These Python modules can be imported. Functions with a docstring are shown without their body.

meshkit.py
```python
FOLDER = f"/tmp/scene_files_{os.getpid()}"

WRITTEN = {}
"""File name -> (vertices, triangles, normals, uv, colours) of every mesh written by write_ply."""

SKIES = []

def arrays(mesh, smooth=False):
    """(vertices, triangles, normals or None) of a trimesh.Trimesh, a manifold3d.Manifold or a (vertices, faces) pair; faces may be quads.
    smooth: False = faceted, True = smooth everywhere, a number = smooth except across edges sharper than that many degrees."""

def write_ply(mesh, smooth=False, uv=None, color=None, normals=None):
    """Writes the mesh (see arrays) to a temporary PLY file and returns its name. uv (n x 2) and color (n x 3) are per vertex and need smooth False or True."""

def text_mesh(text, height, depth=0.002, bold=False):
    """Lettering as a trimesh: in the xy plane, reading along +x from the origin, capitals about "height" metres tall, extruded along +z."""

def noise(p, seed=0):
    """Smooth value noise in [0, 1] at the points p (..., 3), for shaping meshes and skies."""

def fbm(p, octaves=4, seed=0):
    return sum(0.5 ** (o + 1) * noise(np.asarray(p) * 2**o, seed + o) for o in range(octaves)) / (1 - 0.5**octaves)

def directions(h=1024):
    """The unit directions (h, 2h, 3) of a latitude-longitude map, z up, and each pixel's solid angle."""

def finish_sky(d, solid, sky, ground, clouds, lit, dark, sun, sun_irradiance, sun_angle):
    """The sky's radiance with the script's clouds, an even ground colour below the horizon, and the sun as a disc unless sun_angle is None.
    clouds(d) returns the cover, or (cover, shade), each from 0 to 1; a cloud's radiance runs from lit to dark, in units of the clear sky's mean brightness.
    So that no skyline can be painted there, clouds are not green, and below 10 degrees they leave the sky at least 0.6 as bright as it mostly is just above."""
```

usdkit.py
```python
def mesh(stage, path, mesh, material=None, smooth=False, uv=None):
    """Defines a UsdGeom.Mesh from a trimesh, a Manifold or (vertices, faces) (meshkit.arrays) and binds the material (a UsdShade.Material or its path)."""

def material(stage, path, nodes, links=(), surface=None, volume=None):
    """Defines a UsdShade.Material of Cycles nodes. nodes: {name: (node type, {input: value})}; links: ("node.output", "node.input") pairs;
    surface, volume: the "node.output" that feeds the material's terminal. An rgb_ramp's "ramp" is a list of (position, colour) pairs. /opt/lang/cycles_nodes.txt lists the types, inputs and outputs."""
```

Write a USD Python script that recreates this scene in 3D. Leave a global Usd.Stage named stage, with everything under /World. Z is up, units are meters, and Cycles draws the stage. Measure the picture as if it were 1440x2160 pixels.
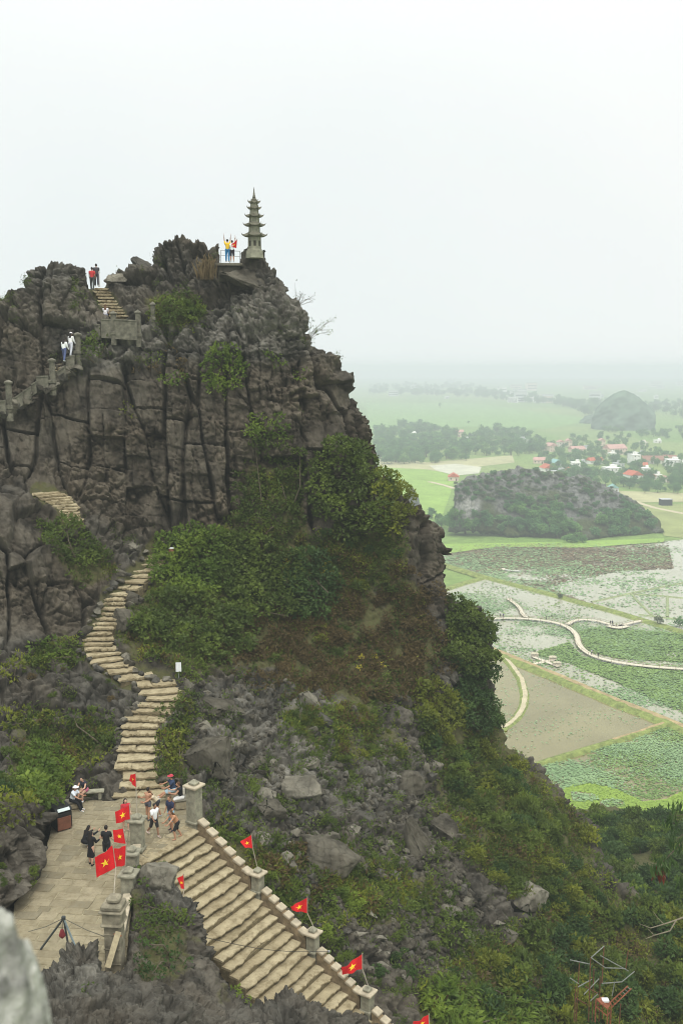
import math, random
import numpy as np
import trimesh, manifold3d, shapely, shapely.geometry as sg
from scipy.spatial import cKDTree
from scipy.interpolate import RBFInterpolator
from scipy.ndimage import gaussian_filter, distance_transform_edt, map_coordinates
from pxr import Usd, UsdGeom, UsdLux, UsdShade, Sdf, Gf, Vt
import usdkit, meshkit

stage = Usd.Stage.CreateInMemory()
UsdGeom.SetStageUpAxis(stage, 'Z'); UsdGeom.SetStageMetersPerUnit(stage, 1.0)
UsdGeom.Xform.Define(stage, '/World'); UsdGeom.Scope.Define(stage, '/World/Looks')
rng = np.random.default_rng(11); random.seed(11)
T = Sdf.ValueTypeNames
TEST = 1.0            # grid coarseness while trying things out (1 = final)

# ---------------------------------------------------------------- camera, sky, sun, exposure
CAM = np.array([0.0, 0.0, 95.0]); FPX = 2100.0; PITCH = math.atan(305 / 2100)
CP, SP = math.cos(PITCH), math.sin(PITCH)
cam = UsdGeom.Camera.Define(stage, '/World/camera')
cam.AddTranslateOp().Set(Gf.Vec3d(*CAM)); cam.AddRotateXOp().Set(90 - math.degrees(PITCH))
cam.CreateHorizontalApertureAttr(24.0); cam.CreateFocalLengthAttr(24.0 * FPX / 1440)
cam.CreateFStopAttr(2.2); cam.CreateFocusDistanceAttr(62.0); cam.CreateExposureAttr(0.0)
SUN_EL, SUN_AZ = math.radians(58), math.radians(168)       # azimuth from +y towards +x
sd = np.array([math.cos(SUN_EL) * math.sin(SUN_AZ), math.cos(SUN_EL) * math.cos(SUN_AZ), math.sin(SUN_EL)])
sky = UsdLux.DomeLight.Define(stage, '/World/sky'); sky.GetPrim().SetCustomDataByKey('kind', 'structure')
SKYS = 0.1
skym = usdkit.material(stage, '/World/Looks/overcast_sky', {
    'sky': ('sky_texture', {'sky_type': 'single_scattering', 'sun_disc': False, 'sun_elevation': SUN_EL, 'sun_rotation': SUN_AZ}),
    'co': ('texture_coordinate', {}), 'n': ('noise_texture', {'scale': 1.1, 'detail': 4.0, 'roughness': 0.45}),
    'sx': ('separate_xyz', {}), 'z2': ('math', {'math_type': 'power', 'value2': 3.0}), 'zc': ('math', {'math_type': 'maximum', 'value2': 0.0}), 'gr': ('math', {'math_type': 'multiply_add', 'value2': 2.3, 'value3': 1.0}), 'gm': ('mix_color', {'blend_type': 'multiply', 'fac': 1.0, 'use_clamp': False, 'use_clamp_result': False}),
    'r': ('rgb_ramp', {'ramp': [(0.3, (8.0, 8.8, 8.85)), (0.65, (9.5, 9.75, 9.6))]}),
    'mix': ('mix_color', {'fac': 0.985}), 'bg': ('background_shader', {'strength': SKYS})},
    [('co.generated', 'n.vector'), ('n.fac', 'r.fac'), ('co.generated', 'sx.vector'), ('sx.z', 'zc.value1'), ('zc.value', 'z2.value1'), ('z2.value', 'gr.value1'), ('r.color', 'gm.a'), ('gr.value', 'gm.b'), ('sky.color', 'mix.a'), ('gm.result', 'mix.b'), ('mix.result', 'bg.color')], surface='bg.background')
UsdShade.MaterialBindingAPI.Apply(sky.GetPrim()).Bind(skym)
sun = UsdLux.DistantLight.Define(stage, '/World/sun')
sun.CreateNormalizeAttr(True); sun.CreateIntensityAttr(0.4); sun.CreateAngleAttr(14.0); sun.CreateColorAttr(Gf.Vec3f(1.0, 0.95, 0.86))
sun.AddRotateZOp().Set(-math.degrees(SUN_AZ)); sun.AddRotateXOp().Set(-(90 - math.degrees(SUN_EL)))

# ---------------------------------------------------------------- points of the place
def ray(px, py):
    a, b = (np.asarray(px, float) - 720) / FPX, (1080 - np.asarray(py, float)) / FPX
    return np.stack([a + 0 * b, CP + b * SP + 0 * a, -SP + b * CP + 0 * a], -1)
def at(px, py, Y):
    d = ray(px, py); return CAM + d * (np.asarray(Y, float) / d[..., 1])[..., None]
def onz(px, py, z):
    d = ray(px, py); return CAM + d * ((z - CAM[2]) / d[..., 2])[..., None]
def pix(P):
    v = np.asarray(P, float) - CAM
    t = v[..., 1] * CP - v[..., 2] * SP; u = v[..., 1] * SP + v[..., 2] * CP
    return 720 + FPX * v[..., 0] / t, 1080 - FPX * u / t

# ---------------------------------------------------------------- writing prims
used = {}
def numbered(parent, name):
    k = used.get((parent, name), -1) + 1; used[(parent, name)] = k
    return f'{parent}/{name}' + (f'_{k:03d}' if k else '')
def data(p, **kw):
    for k, v in kw.items():
        if v: p.SetCustomDataByKey(k, v)
    return p
def path_of(parent): return '/World' if parent is None else str(parent.GetPath())
def thing(name, label, cat, loc=(0, 0, 0), rz=0.0, group=None, kind=None):
    x = UsdGeom.Xform.Define(stage, numbered('/World', name))
    x.AddTranslateOp().Set(Gf.Vec3d(*map(float, loc)))
    if rz: x.AddRotateZOp().Set(float(math.degrees(rz)))
    return data(x.GetPrim(), label=label, category=cat, group=group, kind=kind)
def obj(name, mesh, mat, parent=None, smooth=False, normals=None, prim=None, **kw):
    """one Mesh prim; prim = {primvar: per-vertex floats or colours}"""
    p = numbered(path_of(parent), name)
    m = usdkit.mesh(stage, p, mesh, mat, smooth)
    if normals is not None:
        m.CreateNormalsAttr(Vt.Vec3fArray.FromNumpy(np.asarray(normals, np.float32))); m.SetNormalsInterpolation('vertex')
    for k, v in (prim or {}).items():
        v = np.asarray(v, np.float32)
        if v.ndim == 1: UsdGeom.PrimvarsAPI(m).CreatePrimvar(k, T.FloatArray, 'vertex').Set(Vt.FloatArray.FromNumpy(v))
        else: UsdGeom.PrimvarsAPI(m).CreatePrimvar(k, T.Color3fArray, 'vertex').Set(Vt.Vec3fArray.FromNumpy(v))
    return data(m.GetPrim(), **kw)
def struct(name, mesh, mat, parent=None, smooth=False, **kw):
    if parent is None: kw.setdefault('kind', 'structure')
    return obj(name, mesh, mat, parent, smooth, **kw)
def copy_of(root, loc, rz=0.0, s=1.0, label=None, group=None, name=None, rot=None, cat=None):
    was = root.GetCustomData()
    x = UsdGeom.Xform.Define(stage, numbered('/World', name or root.GetName().rstrip('0123456789').rstrip('_')))
    x.AddTranslateOp().Set(Gf.Vec3d(*map(float, loc)))
    if rot is not None: x.AddRotateXYZOp().Set(Gf.Vec3f(*map(float, np.degrees(rot))))
    elif rz: x.AddRotateZOp().Set(float(math.degrees(rz)))
    if np.ndim(s) or s != 1.0: x.AddScaleOp().Set(Gf.Vec3f(*map(float, np.broadcast_to(s, 3))))
    p = x.GetPrim(); p.GetReferences().AddInternalReference(root.GetPath()); p.SetInstanceable(True)
    return data(p, label=label or was['label'], category=cat or was['category'], group=group or was.get('group'))
def proto(name, label, cat, group=None):
    """a class prim that copies refer to"""
    p = stage.CreateClassPrim('/World/Kinds/' + name) if stage.GetPrimAtPath('/World/Kinds') else None
    if p is None:
        stage.CreateClassPrim('/World/Kinds'); p = stage.CreateClassPrim('/World/Kinds/' + name)
    p.SetTypeName('Xform'); return data(p, label=label, category=cat, group=group)

# ---------------------------------------------------------------- small shapes
cat_ = trimesh.util.concatenate
def box(sx, sy, sz, c=(0, 0, 0), rz=0.0):
    m = trimesh.creation.box([sx, sy, sz])
    if rz: m.apply_transform(trimesh.transformations.rotation_matrix(rz, [0, 0, 1]))
    m.apply_translation(c); return m
def hull(pts): return trimesh.convex.convex_hull(np.asarray(pts, float))
def cbox(sx, sy, sz, c=(0, 0, 0), ch=0.02, rz=0.0):
    """box with chamfered edges"""
    p = []
    for i in (-1, 1):
        for j in (-1, 1):
            for k in (-1, 1):
                for d in range(3):
                    q = np.array([i * sx / 2, j * sy / 2, k * sz / 2]); e = np.array([i, j, k], float) * ch; e[d] = 0
                    p.append(q - e)
    m = hull(p)
    if rz: m.apply_transform(trimesh.transformations.rotation_matrix(rz, [0, 0, 1]))
    m.apply_translation(c); return m
def tube(points, radii, sides=6):
    p = np.asarray(points, float); n = len(p); radii = np.broadcast_to(radii, (n,))
    t = np.gradient(p, axis=0); t /= np.linalg.norm(t, axis=1, keepdims=True) + 1e-12
    a = np.cross(t, np.where(np.abs(t[:, 2:]) < 0.9, [0, 0, 1.0], [1.0, 0, 0])); a /= np.linalg.norm(a, axis=1, keepdims=True) + 1e-12
    b = np.cross(t, a); ang = np.arange(sides) * 2 * np.pi / sides
    v = (p[:, None] + radii[:, None, None] * (np.cos(ang)[None, :, None] * a[:, None] + np.sin(ang)[None, :, None] * b[:, None])).reshape(-1, 3)
    i, j = np.meshgrid(np.arange(n - 1), np.arange(sides), indexing='ij')
    q = np.stack([i * sides + j, i * sides + (j + 1) % sides, (i + 1) * sides + (j + 1) % sides, (i + 1) * sides + j], -1).reshape(-1, 4)
    f = np.vstack([q[:, [0, 1, 2]], q[:, [0, 2, 3]]])
    c0, c1 = len(v), len(v) + 1; v = np.vstack([v, p[0], p[-1]])
    e = np.arange(sides); e2 = (e + 1) % sides; L = (n - 1) * sides
    f = np.vstack([f, np.stack([e2, e, 0 * e + c0], 1), np.stack([e + L, e2 + L, 0 * e + c1], 1)])
    return trimesh.Trimesh(v, f[:, ::-1] if False else f, process=False)
def lathe(profile, sides=12, c=(0, 0, 0)):
    pr = np.asarray(profile, float); pts = np.zeros((len(pr), 3)); pts[:, 2] = pr[:, 1]
    m = tube(pts + [[0, 0, 0]], pr[:, 0], sides) if False else trimesh.creation.revolve(pr, sections=sides)
    m.apply_translation(c); return m
def fbm(p, o=4, seed=0): return meshkit.fbm(np.asarray(p, float), o, seed) * 2 - 1
def smooth01(x): x = np.clip(x, 0, 1); return x * x * (3 - 2 * x)

# ---------------------------------------------------------------- materials
def mat(name, nodes, links, surface='p.BSDF'): return usdkit.material(stage, '/World/Looks/' + name, nodes, links, surface=surface)
def plain(name, col, rough=0.8, var=0.25, scale=6.0, spec=0.2, bump=0.0, bscale=30.0):
    c = np.array(col, float)
    nodes = {'g': ('geometry', {}), 'n': ('noise_texture', {'scale': scale, 'detail': 4.0, 'roughness': 0.6}),
             'r': ('rgb_ramp', {'ramp': [(0.3, tuple(c * (1 - var))), (0.7, tuple(np.minimum(c * (1 + var), 0.95)))]}),
             'p': ('principled_bsdf', {'roughness': rough, 'specular_ior_level': spec})}
    links = [('g.position', 'n.vector'), ('n.fac', 'r.fac'), ('r.color', 'p.base_color')]
    if bump:
        nodes |= {'n2': ('noise_texture', {'scale': bscale, 'detail': 4.0}), 'b': ('bump', {'strength': bump, 'distance': 0.03})}
        links += [('g.position', 'n2.vector'), ('n2.fac', 'b.height'), ('b.normal', 'p.normal')]
    return mat(name, nodes, links)

def rock_mat(name, dark, mid, pale, brown, bump=0.7, dist=0.08, fine=7.0, streak=0.75, cs=1.0):
    """limestone: grey body, vertical stains, pale lichen crust, brown soil where the primvar soil says so"""
    return mat(name, {
        'g': ('geometry', {}),
        'mp': ('mapping', {'scale': (1.0, 1.0, 0.16)}),
        'n1': ('noise_texture', {'scale': 0.55, 'detail': 5.0, 'roughness': 0.62}),
        'n2': ('noise_texture', {'scale': 1.6, 'detail': 5.0, 'roughness': 0.65}),
        'n3': ('noise_texture', {'scale': fine, 'detail': 7.0, 'roughness': 0.75}),
        'n4': ('noise_texture', {'scale': 1.1, 'detail': 6.0, 'roughness': 0.7}),
        'r1': ('rgb_ramp', {'ramp': [(0.32, dark), (0.52, mid), (0.72, tuple(np.array(mid) * 1.35))]}),
        'r2': ('rgb_ramp', {'ramp': [(0.30, (0.62, 0.58, 0.55)), (0.55, (1, 1, 1)), (0.75, (1.25, 1.22, 1.16))]}),
        'r3': ('rgb_ramp', {'ramp': [(0.56, (0, 0, 0)), (0.74, (1, 1, 1))]}),
        'st': ('mix_color', {'blend_type': 'multiply', 'fac': streak, 'use_clamp': False}), 'pt': ('math', {'math_type': 'multiply_add', 'value2': 0.9, 'value3': 0.9}), 'ptm': ('mix_color', {'blend_type': 'multiply', 'fac': 1.0, 'use_clamp': False, 'use_clamp_result': False}),
        'lt': ('attribute', {'attribute': 'pale'}), 'so': ('attribute', {'attribute': 'soil'}), 'wa': ('attribute', {'attribute': 'warm'}),
        'lm': ('math', {'math_type': 'multiply_add', 'value2': 0.75, 'value3': 0.12}),
        'lf': ('math', {'math_type': 'multiply', 'use_clamp': True}),
        'warm': ('mix_color', {'blend_type': 'multiply', 'b': (1.12, 0.97, 0.82), 'use_clamp': False}),
        'mixp': ('mix_color', {'b': pale}),
        'sn': ('math', {'math_type': 'multiply_add', 'value2': 1.6, 'value3': -0.8}),
        'sa': ('math', {'math_type': 'add'}), 'sm': ('math', {'math_type': 'multiply_add', 'value2': 3.0, 'value3': -1.2, 'use_clamp': True}),
        'rs': ('rgb_ramp', {'ramp': [(0.35, brown), (0.62, tuple(np.array(brown) * np.array([0.75, 1.0, 0.7])))]}),
        'mixs': ('mix_color', {}),
        'bm': ('math', {'math_type': 'multiply_add', 'value2': 0.6}), 'wv': ('vector_math', {'math_type': 'multiply_add', 'vector2': (1.1 / cs, 1.1 / cs, 1.6 / cs)}), 'wm': ('mapping', {'scale': (1, 1, 0.4)}), 'vc': ('voronoi_texture', {'feature': 'distance_to_edge', 'scale': 1.5 * cs}), 'vr': ('rgb_ramp', {'ramp': [(0.0, (0, 0, 0)), (0.035, (0.75, 0.75, 0.75)), (0.12, (1, 1, 1))]}), 'bm2': ('math', {'math_type': 'multiply_add', 'value2': 0.5}), 'vd': ('rgb_ramp', {'ramp': [(0.0, (0.42, 0.40, 0.37)), (0.05, (1, 1, 1))]}), 'vdm': ('mix_color', {'blend_type': 'multiply', 'fac': 0.25}),
        'b': ('bump', {'strength': bump, 'distance': dist}),
        'p': ('principled_bsdf', {'roughness': 0.9, 'specular_ior_level': 0.15})},
        [('g.position', 'n1.vector'), ('g.position', 'mp.vector'), ('mp.vector', 'n2.vector'), ('g.position', 'n3.vector'), ('g.position', 'n4.vector'),
         ('n1.fac', 'r1.fac'), ('n2.fac', 'r2.fac'), ('r1.color', 'st.a'), ('r2.color', 'st.b'), ('n3.fac', 'r3.fac'),
         ('lt.fac', 'lm.value1'), ('lm.value', 'lf.value1'), ('r3.color', 'lf.value2'),
         ('lt.fac', 'pt.value1'), ('st.result', 'ptm.a'), ('pt.value', 'ptm.b'), ('ptm.result', 'warm.a'), ('wa.fac', 'warm.fac'),
         ('warm.result', 'mixp.a'), ('lf.value', 'mixp.fac'),
         ('n4.fac', 'sn.value1'), ('sn.value', 'sa.value1'), ('so.fac', 'sa.value2'), ('sa.value', 'sm.value1'), ('n3.fac', 'rs.fac'),
         ('mixp.result', 'vdm.a'), ('vd.color', 'vdm.b'), ('vdm.result', 'mixs.a'), ('rs.color', 'mixs.b'), ('sm.value', 'mixs.fac'), ('mixs.result', 'p.base_color'),
         ('n4.color', 'wv.vector1'), ('g.position', 'wv.vector3'), ('wv.vector', 'wm.vector'), ('wm.vector', 'vc.vector'), ('vc.distance', 'vr.fac'), ('vc.distance', 'vd.fac'), ('n3.fac', 'bm.value1'), ('n2.fac', 'bm.value3'), ('vr.color', 'bm2.value1'), ('bm.value', 'bm2.value3'), ('bm2.value', 'b.height'), ('b.normal', 'p.normal')])
def worn(name, col, dirt, rough=0.88):
    """trodden stone: pale where feet polish it, brown dirt and moss in uneven blotches"""
    c = np.array(col, float)
    return mat(name, {'g': ('geometry', {}), 'n1': ('noise_texture', {'scale': 1.7, 'detail': 6.0, 'roughness': 0.65}), 'n2': ('noise_texture', {'scale': 7.0, 'detail': 5.0, 'roughness': 0.7}), 'n3': ('noise_texture', {'scale': 28.0, 'detail': 4.0}),
        'r1': ('rgb_ramp', {'ramp': [(0.3, tuple(c * 0.74)), (0.55, tuple(c)), (0.72, tuple(np.minimum(c * 1.22, .9)))]}), 'a': ('math', {'math_type': 'multiply_add', 'value2': 0.5}), 'h': ('math', {'math_type': 'multiply', 'value2': 0.6}),
        'r2': ('rgb_ramp', {'ramp': [(0.50, (0, 0, 0)), (0.66, (0.85, 0.85, 0.85))]}), 'm': ('mix_color', {'b': dirt}), 'b': ('bump', {'strength': 0.5, 'distance': 0.03}), 'p': ('principled_bsdf', {'roughness': rough, 'specular_ior_level': 0.2})},
        [('g.position', 'n1.vector'), ('g.position', 'n2.vector'), ('g.position', 'n3.vector'), ('n2.fac', 'r1.fac'), ('n1.fac', 'h.value1'), ('n2.fac', 'a.value1'), ('h.value', 'a.value3'), ('a.value', 'r2.fac'), ('r1.color', 'm.a'), ('r2.color', 'm.fac'), ('m.result', 'p.base_color'), ('n3.fac', 'b.height'), ('b.normal', 'p.normal')])
ROCK = rock_mat('limestone', (0.029, 0.0265, 0.0220), (0.083, 0.0765, 0.0640), (0.29, 0.275, 0.24), (0.080, 0.066, 0.032))
ROCKP = rock_mat('pale_limestone', (0.13, 0.125, 0.115), (0.24, 0.23, 0.21), (0.42, 0.41, 0.38), (0.16, 0.12, 0.07))
STONE = plain('worn_stone', (0.46, 0.40, 0.27), 0.85, 0.22, 2.2, bump=0.3, bscale=12)
MASON = plain('weathered_masonry', (0.30, 0.275, 0.21), 0.9, 0.35, 3.0, bump=0.4, bscale=14)

def leaf_mat(name, c1, c2, c3, scale=0.5, trans=0.35):
    return mat(name, {
        'g': ('geometry', {}), 'n': ('noise_texture', {'scale': scale, 'detail': 3.0, 'roughness': 0.6}),
        'ad': ('math', {'math_type': 'multiply_add', 'value2': 0.42}), 'w': ('math', {'math_type': 'multiply', 'value2': 0.62}),
        'r': ('rgb_ramp', {'ramp': [(0.28, c1), (0.52, c2), (0.78, c3)]}),
        'p': ('principled_bsdf', {'roughness': 0.55, 'specular_ior_level': 0.25}), 't': ('translucent_bsdf', {}), 'm': ('mix_closure', {'fac': trans})},
        [('g.position', 'n.vector'), ('g.random_per_island', 'ad.value1'), ('n.fac', 'w.value1'), ('w.value', 'ad.value3'), ('ad.value', 'r.fac'),
         ('r.color', 'p.base_color'), ('r.color', 't.color'), ('p.BSDF', 'm.closure1'), ('t.BSDF', 'm.closure2')], surface='m.closure')
LEAF = leaf_mat('leaf_green', (0.052, 0.076, 0.013), (0.175, 0.225, 0.034), (0.39, 0.42, 0.07))
LEAFD = leaf_mat('leaf_dark', (0.032, 0.060, 0.015), (0.100, 0.160, 0.036), (0.23, 0.29, 0.06))
LEAFY = leaf_mat('leaf_yellow_green', (0.095, 0.110, 0.013), (0.26, 0.275, 0.028), (0.48, 0.47, 0.05))
LEAFB = leaf_mat('leaf_bright', (0.070, 0.110, 0.015), (0.23, 0.295, 0.038), (0.43, 0.49, 0.07))
DRY = leaf_mat('dry_brown', (0.085, 0.060, 0.024), (0.15, 0.105, 0.04), (0.24, 0.175, 0.065))
BARK = plain('bark', (0.10, 0.080, 0.055), 0.9, 0.35, 8.0)
# ================================================================ the mountain
PLZ = 72.1                                    # level of the paved terrace
STEP_A = onz(405, 1748, PLZ); STEP_D = at(751, 2129, 42.0)       # right-hand edge of the wide flight, top and (near) bottom
SDIR = (STEP_D - STEP_A); SLEN = np.hypot(*SDIR[:2]); SH = SDIR / SLEN          # per metre of run
SPERP = np.array([SH[1], -SH[0], 0.0]); SPERP *= -1 if SPERP[1] > 0 else 1       # towards the left-hand edge
SWID = 4.1
PLAZA = [tuple(onz(x, y, PLZ)[:2]) for x, y in ((20, 2080), (30, 1905), (85, 1850), (98, 1790), (110, 1740), (140, 1702), (190, 1688), (245, 1690), (268, 1680), (300, 1662), (360, 1650), (405, 1690), (408, 1745), (312, 1812), (287, 1800), (262, 2060))]
PLAZA_P = sg.Polygon(PLAZA)

DEPTH = [  # (pixel, metres ahead): where the surface of the mountain lies
 (-60,640,74),(0,640,74),(60,580,76),(110,560,76),(170,580,77),(205,605,79),(205,560,80),(270,540,79.5),(330,520,80),(400,510,80.5),(455,520,81),(485,556,80.2),(535,535,80),(575,575,79),
 (60,650,74.5),(130,640,75.2),(0,720,72.5),(60,740,72.8),(130,720,73.8),(205,640,77.4),(245,662,76.2),(250,700,75.3),(180,730,74.6),(120,790,73.3),(60,820,72.2),(0,860,71.2),(-60,860,70.5),
 (300,600,78.8),(330,640,77.8),(400,590,79.2),(400,650,77.6),(470,600,78.2),(560,605,77.6),(520,650,78),(330,700,75.8),(430,700,76),(600,690,76),(560,740,75.7),(620,650,77),(300,755,75),(400,770,75.0),(540,775,76.3),(640,745,77),(715,770,78.5),
 (130,850,72.0),(250,820,73.6),(400,820,74.2),(560,810,75.4),(680,820,76.5),(740,850,78),(60,930,70.8),(200,930,72.0),(400,930,73.2),(560,930,74.7),(700,930,75.8),(790,960,77.5),
 (-60,1000,68.5),(60,1010,70),(200,1020,71.3),(400,1030,72.4),(560,1020,74),(700,1030,75),(810,1030,76.5),
 (230,1110,70),(300,1135,70.8),(400,1125,71.8),(560,1110,72.6),(690,1120,73.4),(800,1110,74),(860,1085,75),(930,1130,76.5),
 (100,1035,69.3),(150,1095,68),(220,1128,69),(40,1080,64),(100,1150,64.2),(-60,1150,61.5),(20,1200,62),(60,1300,61.3),(130,1250,63),(180,1150,67),(150,1320,62.5),(-60,1330,59.5),
 (340,1160,70.5),(320,1185,69.5),(300,1212,67.6),(270,1236,66.2),(243,1255,65.2),(235,1285,64.3),(215,1325,63),(203,1355,62.2),(215,1378,61.4),(240,1402,60.6),(275,1425,59.7),(340,1440,59),(345,1470,57.8),(325,1500,56.9),(297,1530,55.9),(293,1580,54.2),(295,1620,52.7),(305,1650,51.6),(200,1210,66.2),
 (420,1180,70.5),(520,1200,71),(620,1200,72),(420,1300,66.5),(520,1310,67.5),(640,1300,69.5),(740,1230,72.3),(820,1200,73),(760,1300,71),(880,1180,74.5),(900,1270,74),(940,1200,76.5),(945,1300,75),
 (330,1340,64),(330,1400,61.5),(420,1400,62.5),(520,1400,64.5),(640,1390,66.5),(760,1390,68.5),(860,1370,70.8),(960,1380,73),(1020,1320,76),(1010,1420,74),
 (440,1470,59),(560,1480,60.5),(700,1480,63.5),(850,1470,67.5),(960,1490,71),(1040,1540,72.5),(1030,1440,75),
 (400,1560,55.6),(500,1570,57),(640,1560,59.3),(760,1560,61.7),(900,1570,65.5),(1010,1600,69),(1090,1610,71),
 (450,1680,51.6),(560,1680,53),(660,1690,54.6),(780,1690,57),(900,1700,60),(1020,1700,63),(1120,1690,66),(1190,1700,68),
 (480,1770,48.8),(560,1850,47.2),(660,1850,48.6),(760,1850,50.6),(870,1850,53),(980,1850,55.7),(1100,1840,59),(1200,1800,63),(1250,1790,66.5),(1260,1870,62),(1330,1930,61),(1430,1950,62),(1540,1960,64),
 (640,1930,46.3),(710,1985,45.6),(800,1980,47.6),(900,1980,50),(1000,1980,52.3),(1100,1980,54.7),(1200,1980,57),(1330,2010,58),(1460,2030,58),
 (800,2090,43.9),(900,2100,45.5),(1000,2100,47.3),(1100,2100,49.3),(1200,2100,51.3),(1350,2100,54),(1500,2100,55),(860,2270,39.5),(1000,2270,42),(1200,2270,46),(1440,2270,49.5),(1540,2280,50),
 (130,1600,53),(220,1620,53.5),(250,1560,55.2),(210,1500,57.2),(90,1500,56),(130,1420,58.8),(40,1430,57.5),(-60,1450,55),(-60,1600,50),(0,1600,50),(60,1620,50.5),(190,1670,51.3),(120,1680,50.3),(240,1660,52),
 (-60,1700,42.5),(20,1700,43),(60,1710,43.5),(95,1760,44.2),(0,1800,41.0),(70,1810,42.2),(0,1880,40.0),(60,1880,41.0),(-60,1880,39.0),(-60,2280,38),(200,2280,38),(500,2280,40),(700,2280,41),(-60,2130,37),(200,2130,37),(400,2130,39)]
SIL = [(-60,645),(0,622),(50,612),(53,562),(75,556),(100,546),(140,554),(165,562),(183,572),(190,602),(220,600),(236,582),(250,566),(262,562),(270,556),(290,560),(318,556),(328,520),(335,507),(370,501),(400,508),(440,508),(462,512),(466,552),(475,556),(505,553),(508,538),(520,530),(556,531),(566,560),(583,572),(590,600),(587,614),(605,620),(630,640),(650,660),(650,700),(660,735),(690,742),(715,755),(722,780),(742,795),(748,830),(765,860),(780,895),(795,935),(802,985),(820,1010),(862,1060),(905,1085),(945,1120),(950,1170),(947,1240),(962,1268),(1000,1280),(1028,1310),(1028,1370),(1018,1400),(1033,1460),(1053,1530),(1073,1575),(1110,1592),(1150,1627),(1185,1672),(1212,1703),(1245,1735),(1260,1790),(1290,1850),(1330,1890),(1400,1925),(1545,1945),(1545,2285),(-60,2285)]

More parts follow.
